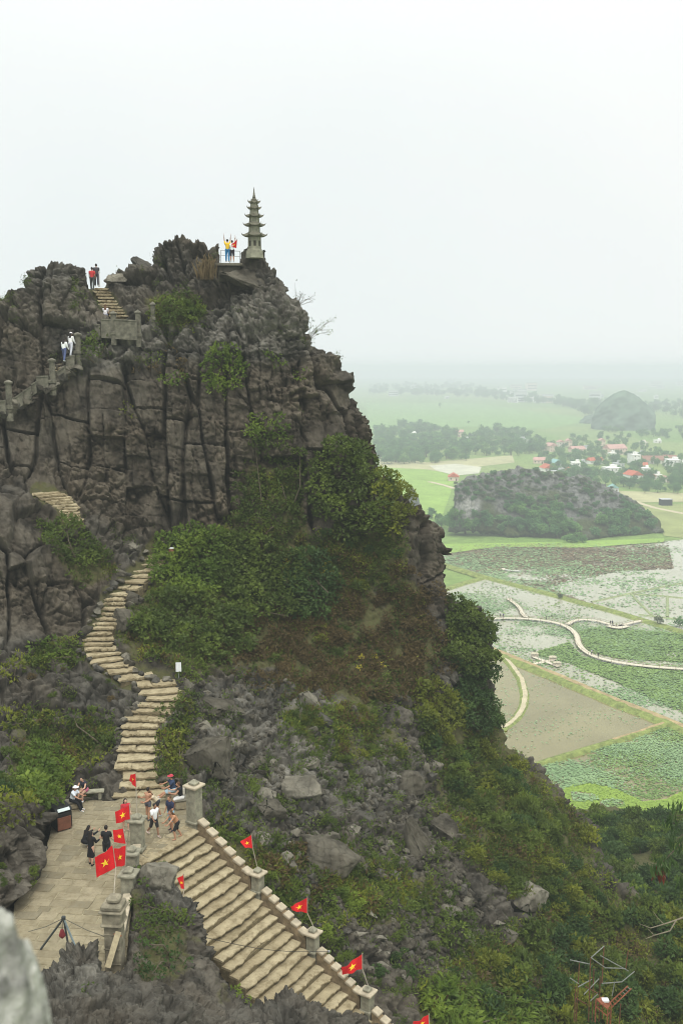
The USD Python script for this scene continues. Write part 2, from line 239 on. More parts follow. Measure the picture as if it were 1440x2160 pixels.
class Grid:
    """a sheet of the land: a lattice of points on its surface inside an outline, bent back and closed behind its skyline"""
    def __init__(s, outline, depth, x0, y0, x1, y1, step, round_px=14, round_m=0.9, warp=5.0):
        s.x0, s.y0, s.step = x0, y0, step
        s.nx, s.ny = int((x1 - x0) / step) + 1, int((y1 - y0) / step) + 1
        c = np.array(depth, float)
        rb = RBFInterpolator(c[:, :2] / 200, c[:, 2], kernel='linear', smoothing=0.02)
        kx, ky = np.linspace(x0, x1, 110), np.linspace(y0, y1, 130)
        KX, KY = np.meshgrid(kx, ky)
        co = rb(np.stack([KX.ravel(), KY.ravel()], 1) / 200).reshape(KX.shape); co = gaussian_filter(co, 0.8)
        s.PX, s.PY = np.meshgrid(x0 + step * np.arange(s.nx), y0 + step * np.arange(s.ny))
        s.co, s.box = co, (x0, y0, x1, y1)
        s.Y = s.raw(s.PX, s.PY)
        wx = warp * fbm(np.stack([s.PX / 16, s.PY / 16, 0 * s.PX], -1).reshape(-1, 3), 3, 5).reshape(s.PX.shape)
        wy = warp * fbm(np.stack([s.PX / 16, s.PY / 16, 0 * s.PX + 9], -1).reshape(-1, 3), 3, 6).reshape(s.PX.shape)
        s.inside = shapely.contains_xy(sg.Polygon(outline), (s.PX + wx).ravel(), (s.PY + wy).ravel()).reshape(s.PX.shape)
        pad = np.pad(s.inside, 1, mode='edge')
        dist = distance_transform_edt(pad)[1:-1, 1:-1] * step
        q = np.clip(dist / round_px, 0, 1); s.edge = q
        s.Y = s.Y + round_m * (1 - np.sqrt(1 - (1 - q) ** 2))
    def raw(s, px, py):
        x0, y0, x1, y1 = s.box
        px, py = np.broadcast_arrays(np.asarray(px, float), np.asarray(py, float))
        return map_coordinates(s.co, [((py - y0) / (y1 - y0) * (s.co.shape[0] - 1)).ravel(), ((px - x0) / (x1 - x0) * (s.co.shape[1] - 1)).ravel()], order=1, mode='nearest').reshape(px.shape)
    def mask(s, polys, soft=12.0):
        m = np.zeros(s.PX.shape)
        for p in polys:
            m = np.maximum(m, shapely.contains_xy(sg.Polygon(p), s.PX.ravel(), s.PY.ravel()).reshape(s.PX.shape))
        return gaussian_filter(m, soft / s.step)
    def finish(s, P):
        """vertices, faces, normals: the lattice P inside the outline and its closing skirt"""
        idx = -np.ones(s.inside.shape, int); ii = s.inside
        idx[ii] = np.arange(ii.sum()); V = P[ii]
        a, b, c, d = idx[:-1, :-1], idx[:-1, 1:], idx[1:, 1:], idx[1:, :-1]
        ok = (a >= 0) & (b >= 0) & (c >= 0) & (d >= 0)
        F = np.vstack([np.stack([a[ok], d[ok], c[ok]], 1), np.stack([a[ok], c[ok], b[ok]], 1)])
        t3 = [(a >= 0) & (b >= 0) & (d >= 0) & (c < 0), (a >= 0) & (b >= 0) & (c >= 0) & (d < 0), (b >= 0) & (c >= 0) & (d >= 0) & (a < 0), (a >= 0) & (c >= 0) & (d >= 0) & (b < 0)]
        F = np.vstack([F, np.stack([a[t3[0]], d[t3[0]], b[t3[0]]], 1), np.stack([a[t3[1]], c[t3[1]], b[t3[1]]], 1), np.stack([b[t3[2]], d[t3[2]], c[t3[2]]], 1), np.stack([a[t3[3]], d[t3[3]], c[t3[3]]], 1)])
        e = np.vstack([F[:, [0, 1]], F[:, [1, 2]], F[:, [2, 0]]])
        key = np.minimum(e[:, 0], e[:, 1]).astype(np.int64) * (len(V) + 1) + np.maximum(e[:, 0], e[:, 1])
        _, first, cnt = np.unique(key, return_index=True, return_counts=True)
        be = e[first[cnt == 1]]
        gi = np.argwhere(ii);
        on_rim = (gi[:, 0] < 3) | (gi[:, 0] > s.ny - 4) | (gi[:, 1] < 3) | (gi[:, 1] > s.nx - 4)
        be = be[~(on_rim[be[:, 0]] & on_rim[be[:, 1]])]
        bv = np.unique(be); m = {v: i for i, v in enumerate(bv)}
        din = np.gradient(gaussian_filter(s.inside.astype(float), 12 / s.step))
        gx, gy = din[1][ii][bv], din[0][ii][bv]; g = np.hypot(gx, gy) + 1e-6; gx, gy = gx / g, gy / g
        dirn = V[bv] - CAM; dirn /= dirn[:, 1:2]
        rings, prev, F2 = [], bv, [F]
        for k, (L, n) in enumerate(((0.7, 0.25), (2.2, 1.2), (6.0, 4.5))):
            q = V[bv] + dirn * L + n * np.stack([gx, 0 * gx, -gy], 1)
            new = len(V) + k * len(bv) + np.arange(len(bv)); rings.append(q)
            i0, i1 = np.array([m[v] for v in be[:, 0]]), np.array([m[v] for v in be[:, 1]])
            A, B, C, D = prev[i0], prev[i1], new[i1], new[i0]
            F2 += [np.stack([B, A, D], 1), np.stack([B, D, C], 1)]; prev = new
        V = np.vstack([V] + rings); F = np.vstack(F2)
        return V, F
def normals_of(V, F):
    n = np.zeros_like(V); fn = np.cross(V[F[:, 1]] - V[F[:, 0]], V[F[:, 2]] - V[F[:, 0]])
    for k in range(3):
        for c in range(3): n[:, c] += np.bincount(F[:, k], fn[:, c], len(V))
    return n / (np.linalg.norm(n, axis=1, keepdims=True) + 1e-12)

def columns(P, bounds, cell, seed, yscale=0.6, jit=0.42):
    """jointed rock: beds between wandering levels, each cut into columns. Returns id, distance to a joint, random number, tilt term"""
    r = np.random.default_rng(seed)
    W = P + np.stack([0.25 * fbm(P / 2.2, 3, seed + 1), 0.25 * fbm(P / 2.2, 3, seed + 2), 0.35 * fbm(P * [0.25, 0.25, 0.5], 3, seed + 3)], 1) * cell / 1.6
    lay = np.searchsorted(bounds, W[:, 2])
    bz = np.concatenate([[bounds[0] - 50], bounds, [bounds[-1] + 50]])
    ez = np.minimum(W[:, 2] - bz[lay], bz[lay + 1] - W[:, 2])
    x0, x1 = P[:, 0].min() - 3, P[:, 0].max() + 3; y0, y1 = P[:, 1].min() * yscale - 3, P[:, 1].max() * yscale + 3
    pts, layid = [], []
    for k in range(lay.min(), lay.max() + 1):
        c = cell * r.uniform(0.75, 1.35)
        gx, gy = np.meshgrid(np.arange(x0, x1, c), np.arange(y0, y1, c * 1.3))
        q = np.stack([gx.ravel(), gy.ravel()], 1) + r.uniform(-jit, jit, (gx.size, 2)) * c
        pts.append(np.column_stack([q, np.full(len(q), k * 1000.0)]))
    pts = np.vstack(pts)
    d, i = cKDTree(pts).query(np.column_stack([W[:, 0], W[:, 1] * yscale, lay * 1000.0]), k=2, workers=-1)
    e = np.minimum(0.5 * (d[:, 1] - d[:, 0]), ez * 0.9)
    rnd = r.uniform(0, 1, len(pts)); tx, tz = r.normal(0, 1, len(pts)), r.normal(0, 1, len(pts))
    c = pts[i[:, 0]]
    tilt = tx[i[:, 0]] * (W[:, 0] - c[:, 0]) + 0.7 * tz[i[:, 0]] * np.clip(W[:, 2] - 0.5 * (bz[lay] + bz[lay + 1]), -1.5, 1.5)
    return i[:, 0], e, rnd[i[:, 0]], tilt
def cells3(P, size, seed, jit=0.45):
    """broken blocks in every direction"""
    r = np.random.default_rng(seed); size = np.broadcast_to(np.asarray(size, float), 3)
    W = (P + 0.22 * size * np.stack([fbm(P / size / 0.9, 2, seed + 1), fbm(P / size / 0.9, 2, seed + 2), fbm(P / size / 0.9, 2, seed + 3)], 1)) / size
    base = np.floor(W).astype(np.int64)
    u = np.unique((base[:, None] + np.stack(np.meshgrid([-1, 0, 1], [-1, 0, 1], [-1, 0, 1], indexing='ij'), -1).reshape(1, 27, 3))[::7].reshape(-1, 3), axis=0) if len(P) < 10 else None
    lo = base.min(0) - 1; hi = base.max(0) + 2
    key = lambda b: ((b[:, 0] - lo[0]) * (hi[1] - lo[1] + 1) + (b[:, 1] - lo[1])) * (hi[2] - lo[2] + 1) + (b[:, 2] - lo[2])
    occ = np.unique(base, axis=0)
    nb = np.stack(np.meshgrid([-1, 0, 1], [-1, 0, 1], [-1, 0, 1], indexing='ij'), -1).reshape(27, 3)
    al = (occ[:, None] + nb[None]).reshape(-1, 3); _, f = np.unique(key(al), return_index=True); al = al[f]
    pts = al + 0.5 + r.uniform(-jit, jit, al.shape)
    d, i = cKDTree(pts).query(W, k=2, workers=-1)
    rnd = r.uniform(0, 1, len(pts)); tv = r.normal(0, 1, (len(pts), 3))
    tilt = ((W - pts[i[:, 0]]) * tv[i[:, 0]]).sum(1)
    return i[:, 0], 0.5 * (d[:, 1] - d[:, 0]), rnd[i[:, 0]], tilt

# regions of the main sheet, by what covers the rock
R_CLIFF = [[(-60,640),(60,700),(140,790),(300,760),(420,765),(560,765),(690,750),(800,900),(815,1000),(800,1120),(600,1120),(400,1140),(250,1120),(110,1040),(-60,1010)],
           [(-60,1030),(120,1060),(180,1150),(230,1200),(200,1320),(100,1340),(-60,1340)], [(860,1060),(960,1110),(955,1300),(900,1290),(850,1180)]]
R_SUMMIT = [[(-60,600),(40,540),(180,540),(205,600),(180,640),(160,720),(0,760),(-60,720)], [(220,620),(240,540),(330,490),(480,490),(620,520),(640,640),(720,760),(560,765),(300,760),(300,700),(330,650)]]
R_SOIL = [[(300,640),(420,630),(440,690),(330,700)], [(270,750),(430,755),(430,772),(270,768)], [(330,1130),(480,1110),(520,980),(640,980),(650,1120),(860,1120),(870,1200),(930,1380),(900,1460),(760,1500),(620,1430),(500,1420),(400,1440),(270,1390),(240,1330)],
          [(80,1090),(220,1150),(260,1210),(180,1250),(110,1190)], [(0,1400),(120,1340),(250,1360),(120,1410)], [(0,1510),(110,1500),(120,1550),(230,1500),(240,1590),(120,1640),(100,1700),(0,1690),(30,1600)],
          [(900,1450),(1040,1480),(1080,1590),(1200,1690),(1250,1800),(1250,1960),(1100,1900),(960,1800),(900,1650)], [(560,1500),(800,1490),(860,1600),(720,1610)], [(420,1700),(600,1840),(720,1980),(640,1940),(500,1860)],
          [(560,1800),(760,1780),(980,1900),(760,1960),(640,1900)], [(980,2000),(1250,1880),(1545,1930),(1545,2285),(900,2285),(880,2080)], [(330,1480),(400,1480),(400,1640),(320,1640)]]
R_PALE = [[(470,640),(650,640),(650,740),(520,745),(440,700)], [(300,680),(520,690),(520,740),(300,740)], [(130,700),(330,720),(320,775),(150,770)], [(440,1460),(720,1460),(900,1640),(700,1720),(440,1640)]]
R_BLOCKY = [[(380,1440),(560,1430),(760,1500),(860,1560),(960,1640),(1020,1760),(960,1900),(1100,1990),(900,2060),(760,2040),(640,1950),(560,1780),(430,1640)]]
PATHP = [(300,1692),(302,1650),(295,1620),(292,1580),(296,1530),(325,1500),(345,1470),(338,1440),(275,1425),(240,1402),(215,1378),(203,1355),(215,1325),(235,1285),(243,1255),(270,1236),(300,1212),(320,1185),(340,1155)]

G = Grid(SIL, DEPTH, -60, 488, 1545, 2285, 2.2 * TEST)
mw = dict(cliff=G.mask(R_CLIFF), summit=G.mask(R_SUMMIT), soil=G.mask(R_SOIL, 16), pale=G.mask(R_PALE, 20), blocky=G.mask(R_BLOCKY, 24))
pline = sg.LineString(PATHP).buffer(34); uline = sg.LineString([(85,1032),(130,1052),(150,1092)]).buffer(24); tline = sg.LineString([(205,605),(250,665)]).buffer(20)
mw['path'] = np.maximum(G.mask([list(pline.exterior.coords)], 5), np.maximum(G.mask([list(uline.exterior.coords)], 5), G.mask([list(tline.exterior.coords)], 5)))
# the terrace and the wide flight lie on beds cut into the slope
S0 = at(G.PX, G.PY, G.Y)
pz = onz(G.PX, G.PY, PLZ - 0.35)
inp = gaussian_filter(shapely.contains_xy(PLAZA_P.buffer(0.5), pz[..., 0].ravel(), pz[..., 1].ravel()).reshape(G.PX.shape).astype(float), 4 / G.step)
nrm = np.cross(SH, SPERP); nrm /= np.linalg.norm(nrm); dd = ray(G.PX, G.PY)
tt = ((STEP_A - [0, 0, 0.55] - CAM) @ nrm) / (dd @ nrm); fl = CAM + dd * tt[..., None]
u = (fl - STEP_A) @ (SH * [1, 1, 0]); w = (fl - STEP_A) @ SPERP
ins = gaussian_filter(((u > -0.5) & (u < SLEN + 8) & (w > -0.9) & (w < SWID + 0.6)).astype(float), 4 / G.step)
Yf = np.clip(fl[..., 1], 30, 60)
Yb = G.Y * (1 - inp) + pz[..., 1] * inp; Yb = Yb * (1 - ins) + Yf * ins
bed = np.maximum(inp, ins); mw['bed'] = bed
S0 = at(G.PX, G.PY, Yb)
def smooth_normals(S, sig):
    Ssm = np.stack([gaussian_filter(S[..., k], sig) for k in range(3)], -1)
    du, dv = np.gradient(Ssm, axis=1), np.gradient(Ssm, axis=0)
    n = np.cross(dv, du); n /= np.linalg.norm(n, axis=-1, keepdims=True) + 1e-12
    v = S - CAM; f = np.sign((n * v).sum(-1, keepdims=True)); return -n * f
N0 = smooth_normals(S0, 22 / G.step)
def hash01(*k):
    h = np.zeros(np.shape(k[0]), np.int64) + 12345
    for a in k:
        h = ((h ^ (np.asarray(a).astype(np.int64) * 2654435761)) * 1274126177) & 0xFFFFFFFF; h ^= h >> 15; h = (h * 739391) & 0xFFFFFFFF; h ^= h >> 13
    return (h & 0xFFFFFF) / 16777215.0
def jointed(P, cell, h0, h1, seed, yscale=0.6, lean=0.10, warp=0.20):
    """upright joints cut the rock into columns of uneven width; every column breaks across at levels of its own"""
    r = np.random.default_rng(seed)
    W = P + cell * warp * np.stack([fbm(P / [1.6 * cell, 1.6 * cell, 3.5 * cell], 3, seed + 1), fbm(P / (1.8 * cell), 3, seed + 2), 0.8 * fbm(P / (1.5 * cell), 3, seed + 3)], 1)
    X = np.stack([W[:, 0] + lean * W[:, 2], W[:, 1] * yscale], 1)
    lo, hi = X.min(0) - cell, X.max(0) + cell
    n = int(np.prod(hi - lo) / cell ** 2)
    pts = r.uniform(lo, hi, (n, 2))
    d, i = cKDTree(pts).query(X, k=2, workers=-1); c = i[:, 0]
    ev = 0.5 * (d[:, 1] - d[:, 0])
    h = h0 + (h1 - h0) * hash01(c, 0 * c + seed) ** 1.5; sl = (hash01(c, 0 * c + seed + 7) - 0.5) * 0.5
    zz = (W[:, 2] + sl * (X[:, 0] - pts[c, 0])) / h + 9 * hash01(c, 0 * c + seed + 3)
    k = np.floor(zz); f = zz - k
    lowc, upc = hash01(c, k, 0 * c + seed), hash01(c, k + 1, 0 * c + seed)
    eh = np.where(f < 0.5, f * h, (1 - f) * h); sh = np.where(f < 0.5, lowc, upc)
    rn = hash01(c, k, 0 * c + seed + 11)
    tx, tz = hash01(c, k, 0 * c + seed + 13) - 0.5, hash01(c, k, 0 * c + seed + 17) - 0.5
    tilt = tx * 2 * (X[:, 0] - pts[c, 0]) + tz * 2 * (f - 0.5) * h * 0.6
    return (c * 64 + (k.astype(int) % 64)), ev, eh, sh, rn, tilt, hash01(c, 0 * c + seed + 23)
def displace(Gd, S, N, mw, seed=0, amp=1.0, fs=1.0):
    """breaks the smooth sheet up into jointed, fluted limestone"""
    ii = Gd.inside; P0, n = S[ii], N[ii]; P = P0 * fs
    g = {k: v[ii] for k, v in mw.items()}
    cl, su, so = g['cliff'], g['summit'], np.clip(g['soil'], 0, 1)
    big = fbm(P / 5.5, 4, 81 + seed); med = fbm(P / 1.3, 4, 91 + seed); fin = fbm(P / 0.35, 3, 95 + seed); b2 = fbm(P / 3.0, 3, 83 + seed)
    crack = lambda e, w: 1 - smooth01(e / w)
    i1, v1, h1, s1, r1, t1, c1 = jointed(P, 2.3, 1.8, 7.5, 21 + seed)
    i2, v2, h2, s2, r2, t2, c2 = jointed(P, 0.85, 0.7, 3.2, 31 + seed, yscale=0.7, warp=0.4)
    i3, e3, r3, t3 = cells3(P, (1.5, 1.5, 1.3), 41 + seed)
    i4, e4, r4, t4 = cells3(P, (0.55, 0.55, 0.5), 51 + seed)
    fl1 = fbm(P * [1.9, 1.9, 0.16], 4, 71 + seed); fl2 = fbm(P * [5.0, 5.0, 0.5], 3, 73 + seed)
    ridge = 0.5 - np.abs(fbm(P * [1.2, 1.2, 0.35] + 0.25 * med[:, None], 3, 97 + seed)) * 2
    wv_ = smooth01(0.5 + 1.1 * fbm(P / [1.2, 1.2, 2.4], 3, 87 + seed))
    rough = smooth01(0.62 + 1.6 * b2)                       # some faces stand whole, others are shattered
    dcl = 0.9 * (r1 - 0.5) + 0.26 * t1 - crack(v1, 0.05 + 0.10 * wv_) * (0.3 + 1.6 * c1) * (0.35 + 0.9 * wv_) - 0.10 * crack(v1, 0.5) - crack(h1, 0.05 + 0.07 * wv_) * np.clip(1.6 * s1 - 0.35, 0, 1) * 0.9
    dcl += (0.35 + 0.75 * rough) * (0.46 * (r2 - 0.5) + 0.34 * t2 - 0.40 * crack(v2, 0.07) * c2 - 0.20 * crack(h2, 0.07) * s2) + 0.24 * fl1 + 0.13 * fl2 + 0.14 * med + 0.35 * b2 + rough ** 2 * (0.32 * (r3 - 0.5) - 0.26 * crack(e3, 0.1)) + (0.1 + 0.9 * rough ** 2) * (0.24 * (r4 - 0.5) - 0.20 * crack(e4, 0.16))
    dsu = 0.9 * (r1 - 0.45) + 0.18 * t1 - crack(v1, 0.24) * (0.3 + 0.6 * c1) - crack(h1, 0.22) * s1 * 0.8 + 0.42 * (r2 - 0.5) + 0.20 * t2 - 0.42 * crack(v2, 0.13) * c2 - 0.25 * crack(h2, 0.1) * s2 + 0.22 * fl1 + 0.12 * fl2 + 0.22 * med + 0.5 * b2 + 0.30 * (r4 - 0.5) - 0.22 * crack(e4, 0.16)
    dge = 0.55 * (r3 - 0.45) + 0.10 * t3 - 0.42 * crack(e3, 0.16) + 0.5 * (r2 - 0.5) + 0.2 * t2 - 0.4 * crack(v2, 0.14) * c2 - 0.3 * crack(h2, 0.1) * s2 + 0.32 * ridge + 0.14 * (r4 - 0.5) + 0.10 * fl2 + 0.22 * med + 0.5 * b2
    dbl = 0.45 * (r3 - 0.45) + 0.08 * t3 - 0.42 * crack(e3, 0.18) + 0.30 * (r4 - 0.5) - 0.2 * crack(e4, 0.18) + 0.25 * (r2 - 0.5) - 0.2 * crack(v2, 0.1) * c2 + 0.2 * med + 0.45 * b2
    rest = np.clip(1 - cl - su - g['blocky'], 0, 1)
    d = (cl * dcl + su * dsu + g['blocky'] * dbl + rest * dge) / np.maximum(cl + su + g['blocky'] + rest, 1e-6)
    soil = np.clip(so * 1.25 - 0.25 + 0.9 * b2 + 0.5 * med, 0, 1) * smooth01(so * 3)
    rockw = 1 - 0.8 * soil
    d = amp * d * rockw + big * 0.8 * np.clip(1 - 0.6 * cl, 0, 1) + 0.08 * fin + soil * 0.2 * med
    keep = np.clip(1 - g['bed'] - 0.93 * g['path'], 0, 1)
    d = (d + 0.25 * amp * rockw / fs) * keep - 0.30 * np.clip(g['path'], 0, 1) + g['path'] * 0.06 * med
    back = n * 0.85 - np.array([0, 0.25, 0]); back /= np.linalg.norm(back, axis=1, keepdims=True)
    Q = S.copy(); Q[ii] = P0 + back * d[:, None]
    lab = np.where(cl > 0.5, i1, -1)
    return Q, lab, dict(soil=np.maximum(soil * 0.8 + 0.1 * so, 0.75 * g['path']), pale=np.clip(g['pale'] + 0.6 * (r1 - 0.75) + 0.3 * b2, 0, 1), warm=np.clip(cl * 0.45 - g['pale'] + 0.35 * so + 0.25 + 0.5 * b2, 0, 1))
Q, lab, pv = displace(G, S0, N0, mw)
V, F = G.finish(Q)
VN = normals_of(V, F)
pad = lambda a: np.concatenate([a, np.full(len(V) - len(a), 0.3)])
pv = {k: pad(v) for k, v in pv.items()}
lab = np.concatenate([lab, np.full(len(V) - len(lab), -1)])
land = struct('mountain', (V[:1] * 0 + 0, np.zeros((0, 3), int)), None) if False else None
def split(name, V, F, N, pv, flab, mat_, root_label=None, max_parts=300, piece='rock_block', root=None):
    """one sheet cut along its joints: each block is a mesh of its own below the sheet's prim"""
    ids, cnt = np.unique(flab[flab >= 0], return_counts=True)
    ids = ids[np.argsort(-cnt)][:max_parts]; ids = ids[np.sort(cnt)[::-1][:max_parts] > 60]
    isin = np.isin(flab, ids)
    def put(fm, nm, parent, **kw):
        Fs = F[fm]; u, inv = np.unique(Fs, return_inverse=True)
        return obj(nm, (V[u], inv.reshape(-1, 3)), mat_, parent, normals=N[u], prim={k: v[u] for k, v in pv.items()}, **kw)
    top = put(~isin, name, root, kind='structure' if root is None else None)
    order = np.argsort(flab, kind='stable'); sl = flab[order]
    for k in ids:
        a, b = np.searchsorted(sl, k), np.searchsorted(sl, k, 'right')
        put(order[a:b], piece, top)
    return top
fl_ = lab[F]; flab = np.where((fl_[:, 0] == fl_[:, 1]) & (fl_[:, 1] == fl_[:, 2]), fl_[:, 0], np.maximum(fl_[:, 0], -1))
mountain = split('mountain_side', V, F, VN, pv, flab, ROCK)
print('mountain', len(V), len(F))
GQ, GN = Q, smooth_normals(Q, 8 / G.step)
def on_land(px, py, lift=0.0):
    """the point of the mountain's broken surface seen at a pixel of the plan drawing"""
    j = np.clip(np.round((np.asarray(px) - G.x0) / G.step).astype(int), 0, G.nx - 1); i = np.clip(np.round((np.asarray(py) - G.y0) / G.step).astype(int), 0, G.ny - 1)
    return Q[i, j] + GN[i, j] * lift
# ================================================================ near crags below the viewpoint, wooded hollow on the right
FGD = [(-60,2060,29.5),(70,2075,31.5),(120,2030,33.2),(190,1985,33.6),(225,2040,33.2),(150,2060,32.0),(265,2030,34.2),(280,1920,38.5),(290,1840,41.8),(330,1836,41.6),(370,1870,40.6),(340,1900,39.5),(425,1900,40),(437,1950,39.5),(300,1980,36.5),(380,1980,38),(434,2010,38.8),(350,2040,35.5),(450,2060,37.5),(505,2115,37.2),(545,2124,37),(610,2100,37.6),(680,2120,37.8),(760,2155,38),(840,2285,37.5),
 (100,2110,29.5),(200,2110,30.6),(320,2100,32.4),(420,2110,34.2),(480,2150,34.2),(600,2150,35.2),(-60,2290,24),(200,2290,26),(400,2290,28),(600,2290,31)]
FGO = [(-60,2055),(70,2072),(92,2048),(112,2025),(128,2006),(150,1996),(180,1990),(190,1980),(204,1985),(216,2005),(224,2030),(243,2042),(262,2032),(274,1965),(277,1900),(284,1848),(300,1834),(330,1832),(362,1850),(378,1880),(405,1886),(426,1898),(437,1930),(434,1990),(441,2025),(462,2050),(490,2085),(508,2112),(540,2124),(575,2110),(605,2094),(640,2104),(680,2115),(720,2130),(765,2150),(800,2185),(840,2290),(-60,2290)]
G2 = Grid(FGO, FGD, -60, 1815, 845, 2290, 2.0 * TEST, round_px=26, round_m=0.9, warp=6)
m2 = dict(cliff=0 * G2.PX, summit=G2.mask([[(-60,1800),(900,1800),(900,2300),(-60,2300)]]) * 0.45, soil=G2.mask([[(270,1830),(330,1830),(350,1900),(420,1960),(400,2060),(300,2080),(280,1980)], [(430,2040),(480,2060),(520,2120),(470,2120)]]) * 0.75, pale=G2.mask([[(300,1830),(385,1840),(385,1920),(320,1930)], [(120,2020),(220,2030),(210,2080),(110,2070)]], 10), blocky=0 * G2.PX, path=0 * G2.PX, bed=0 * G2.PX)
S2 = at(G2.PX, G2.PY, G2.Y)
Q2, lab2, pv2 = displace(G2, S2, smooth_normals(S2, 16 / G2.step), m2, seed=400, amp=0.5, fs=1.9)
V2, F2 = G2.finish(Q2)
p2 = {k: np.concatenate([v, np.full(len(V2) - len(v), 0.2)]) for k, v in pv2.items()}
obj('crag', (V2, F2), ROCK, None, normals=normals_of(V2, F2), prim=p2, kind='structure')
GN2 = smooth_normals(Q2, 8 / G2.step)
def on_crag(px, py, lift=0.0):
    j = np.clip(np.round((np.asarray(px) - G2.x0) / G2.step).astype(int), 0, G2.nx - 1); i = np.clip(np.round((np.asarray(py) - G2.y0) / G2.step).astype(int), 0, G2.ny - 1)
    return Q2[i, j] + GN2[i, j] * lift

G3 = Grid([(1100,1690),(1180,1716),(1240,1712),(1270,1700),(1310,1708),(1360,1718),(1440,1712),(1545,1706),(1800,1715),(1800,2010),(1180,2010)],
          [(1100,1690,96),(1200,1716,94),(1300,1706,96),(1440,1708,90),(1545,1700,88),(1800,1710,84),(1800,2000,60),(1150,1850,80),(1250,1850,78),(1400,1850,75),(1545,1850,71),(1180,2000,68),(1300,1990,66),(1545,2000,64)], 1095, 1685, 1806, 2015, 4.0 * TEST, round_px=40, round_m=4, warp=6)
S3 = at(G3.PX, G3.PY, G3.Y); N3 = smooth_normals(S3, 5)
P3 = S3[G3.inside]; S3[G3.inside] = P3 + N3[G3.inside] * (1.2 * fbm(P3 / 5, 4, 77) + 0.3 * fbm(P3, 3, 78))[:, None]
V3, F3 = G3.finish(S3)
obj('wooded_hollow', (V3, F3), ROCK, None, normals=normals_of(V3, F3), prim={'soil': np.full(len(V3), 0.9), 'pale': np.zeros(len(V3)), 'warm': np.full(len(V3), 0.3)}, kind='structure')
def on_hollow(px, py, lift=0.0):
    j = np.clip(np.round((np.asarray(px) - G3.x0) / G3.step).astype(int), 0, G3.nx - 1); i = np.clip(np.round((np.asarray(py) - G3.y0) / G3.step).astype(int), 0, G3.ny - 1)
    return S3[i, j] + N3[i, j] * lift

# ---------------------------------------------------------------- the paved terrace: a bed and flagstones
def flat(poly, z, name, mat_, parent=None, step=None, **kw):
    v, f = trimesh.creation.triangulate_polygon(poly, engine='earcut')
    return struct(name, (np.column_stack([v, np.full(len(v), z)]), f), mat_, parent, **kw)
PAVE = [worn(f'paving_{k}', c, (0.155, 0.125, 0.075)) for k, c in enumerate(((0.2649, 0.2234, 0.1438), (0.2938, 0.2485, 0.1637), (0.236, 0.1985, 0.129), (0.2023, 0.1734, 0.116)))]
GROUT = plain('sandy_joint', (0.25, 0.215, 0.135), 0.95, 0.3, 4.0)
bed_m = trimesh.creation.extrude_polygon(PLAZA_P, 0.6); bed_m.apply_translation([0, 0, PLZ - 0.63])
terrace = obj('terrace', bed_m, GROUT, None, kind='structure')
def flag_poly(p, h, seed):
    """a flagstone: its outline a little uneven, its arris worn"""
    c = np.array(p.exterior.coords)[:-1]
    r = np.random.default_rng(seed); c = c + r.normal(0, 0.022, c.shape); g = c.mean(0); z1 = h + r.uniform(-0.012, 0.012); t = r.normal(0, 0.012, 2)
    inn = g + (c - g) * (1 - 0.05 / max(0.2, np.linalg.norm(c - g, axis=1).mean()))
    n = len(c); tz = lambda q: z1 + (q - g) @ t
    v = np.vstack([np.column_stack([c, np.full(n, h - 0.12)]), np.column_stack([c, tz(c) - 0.016]), np.column_stack([inn, tz(inn)]), [[*g, z1]]])
    a = np.arange(n); b = (a + 1) % n
    f = np.vstack([np.stack([a, b, b + n], 1), np.stack([a, b + n, a + n], 1), np.stack([a + n, b + n, b + 2 * n], 1), np.stack([a + n, b + 2 * n, a + 2 * n], 1), np.stack([a + 2 * n, b + 2 * n, 0 * a + 3 * n], 1)])
    return v, f
pr = np.random.default_rng(8); k = 0
ang = math.radians(-6); ca, sa = math.cos(ang), math.sin(ang)
flags = []
yy = 33.5
while yy < 53:
    hh = pr.uniform(0.42, 0.66); xx = -17.0 + pr.uniform(0, 0.6)
    while xx < -5:
        ww = pr.uniform(0.5, 1.05)
        q = sg.box(xx + 0.014, yy + 0.014, xx + ww - 0.014, yy + hh - 0.014); xx += ww
        q = shapely.affinity.rotate(q, -6, origin=(-11, 44)).intersection(PLAZA_P)
        if q.is_empty or q.geom_type != 'Polygon' or q.area < 0.05: continue
        q = q.segmentize(0.5) if False else q
        flags.append(q)
    yy += hh
flags.sort(key=lambda q: -q.area)
rest_v = []
for k, q in enumerate(flags):
    m = flag_poly(q, PLZ + 0.0, k)
    if k < 300: obj('paving_stone', m, PAVE[int(pr.integers(0, 4))], terrace)
    else: rest_v.append(trimesh.Trimesh(*m, process=False))
if rest_v: obj('paving_edge_pieces', cat_(rest_v), PAVE[0], terrace, kind='stuff')

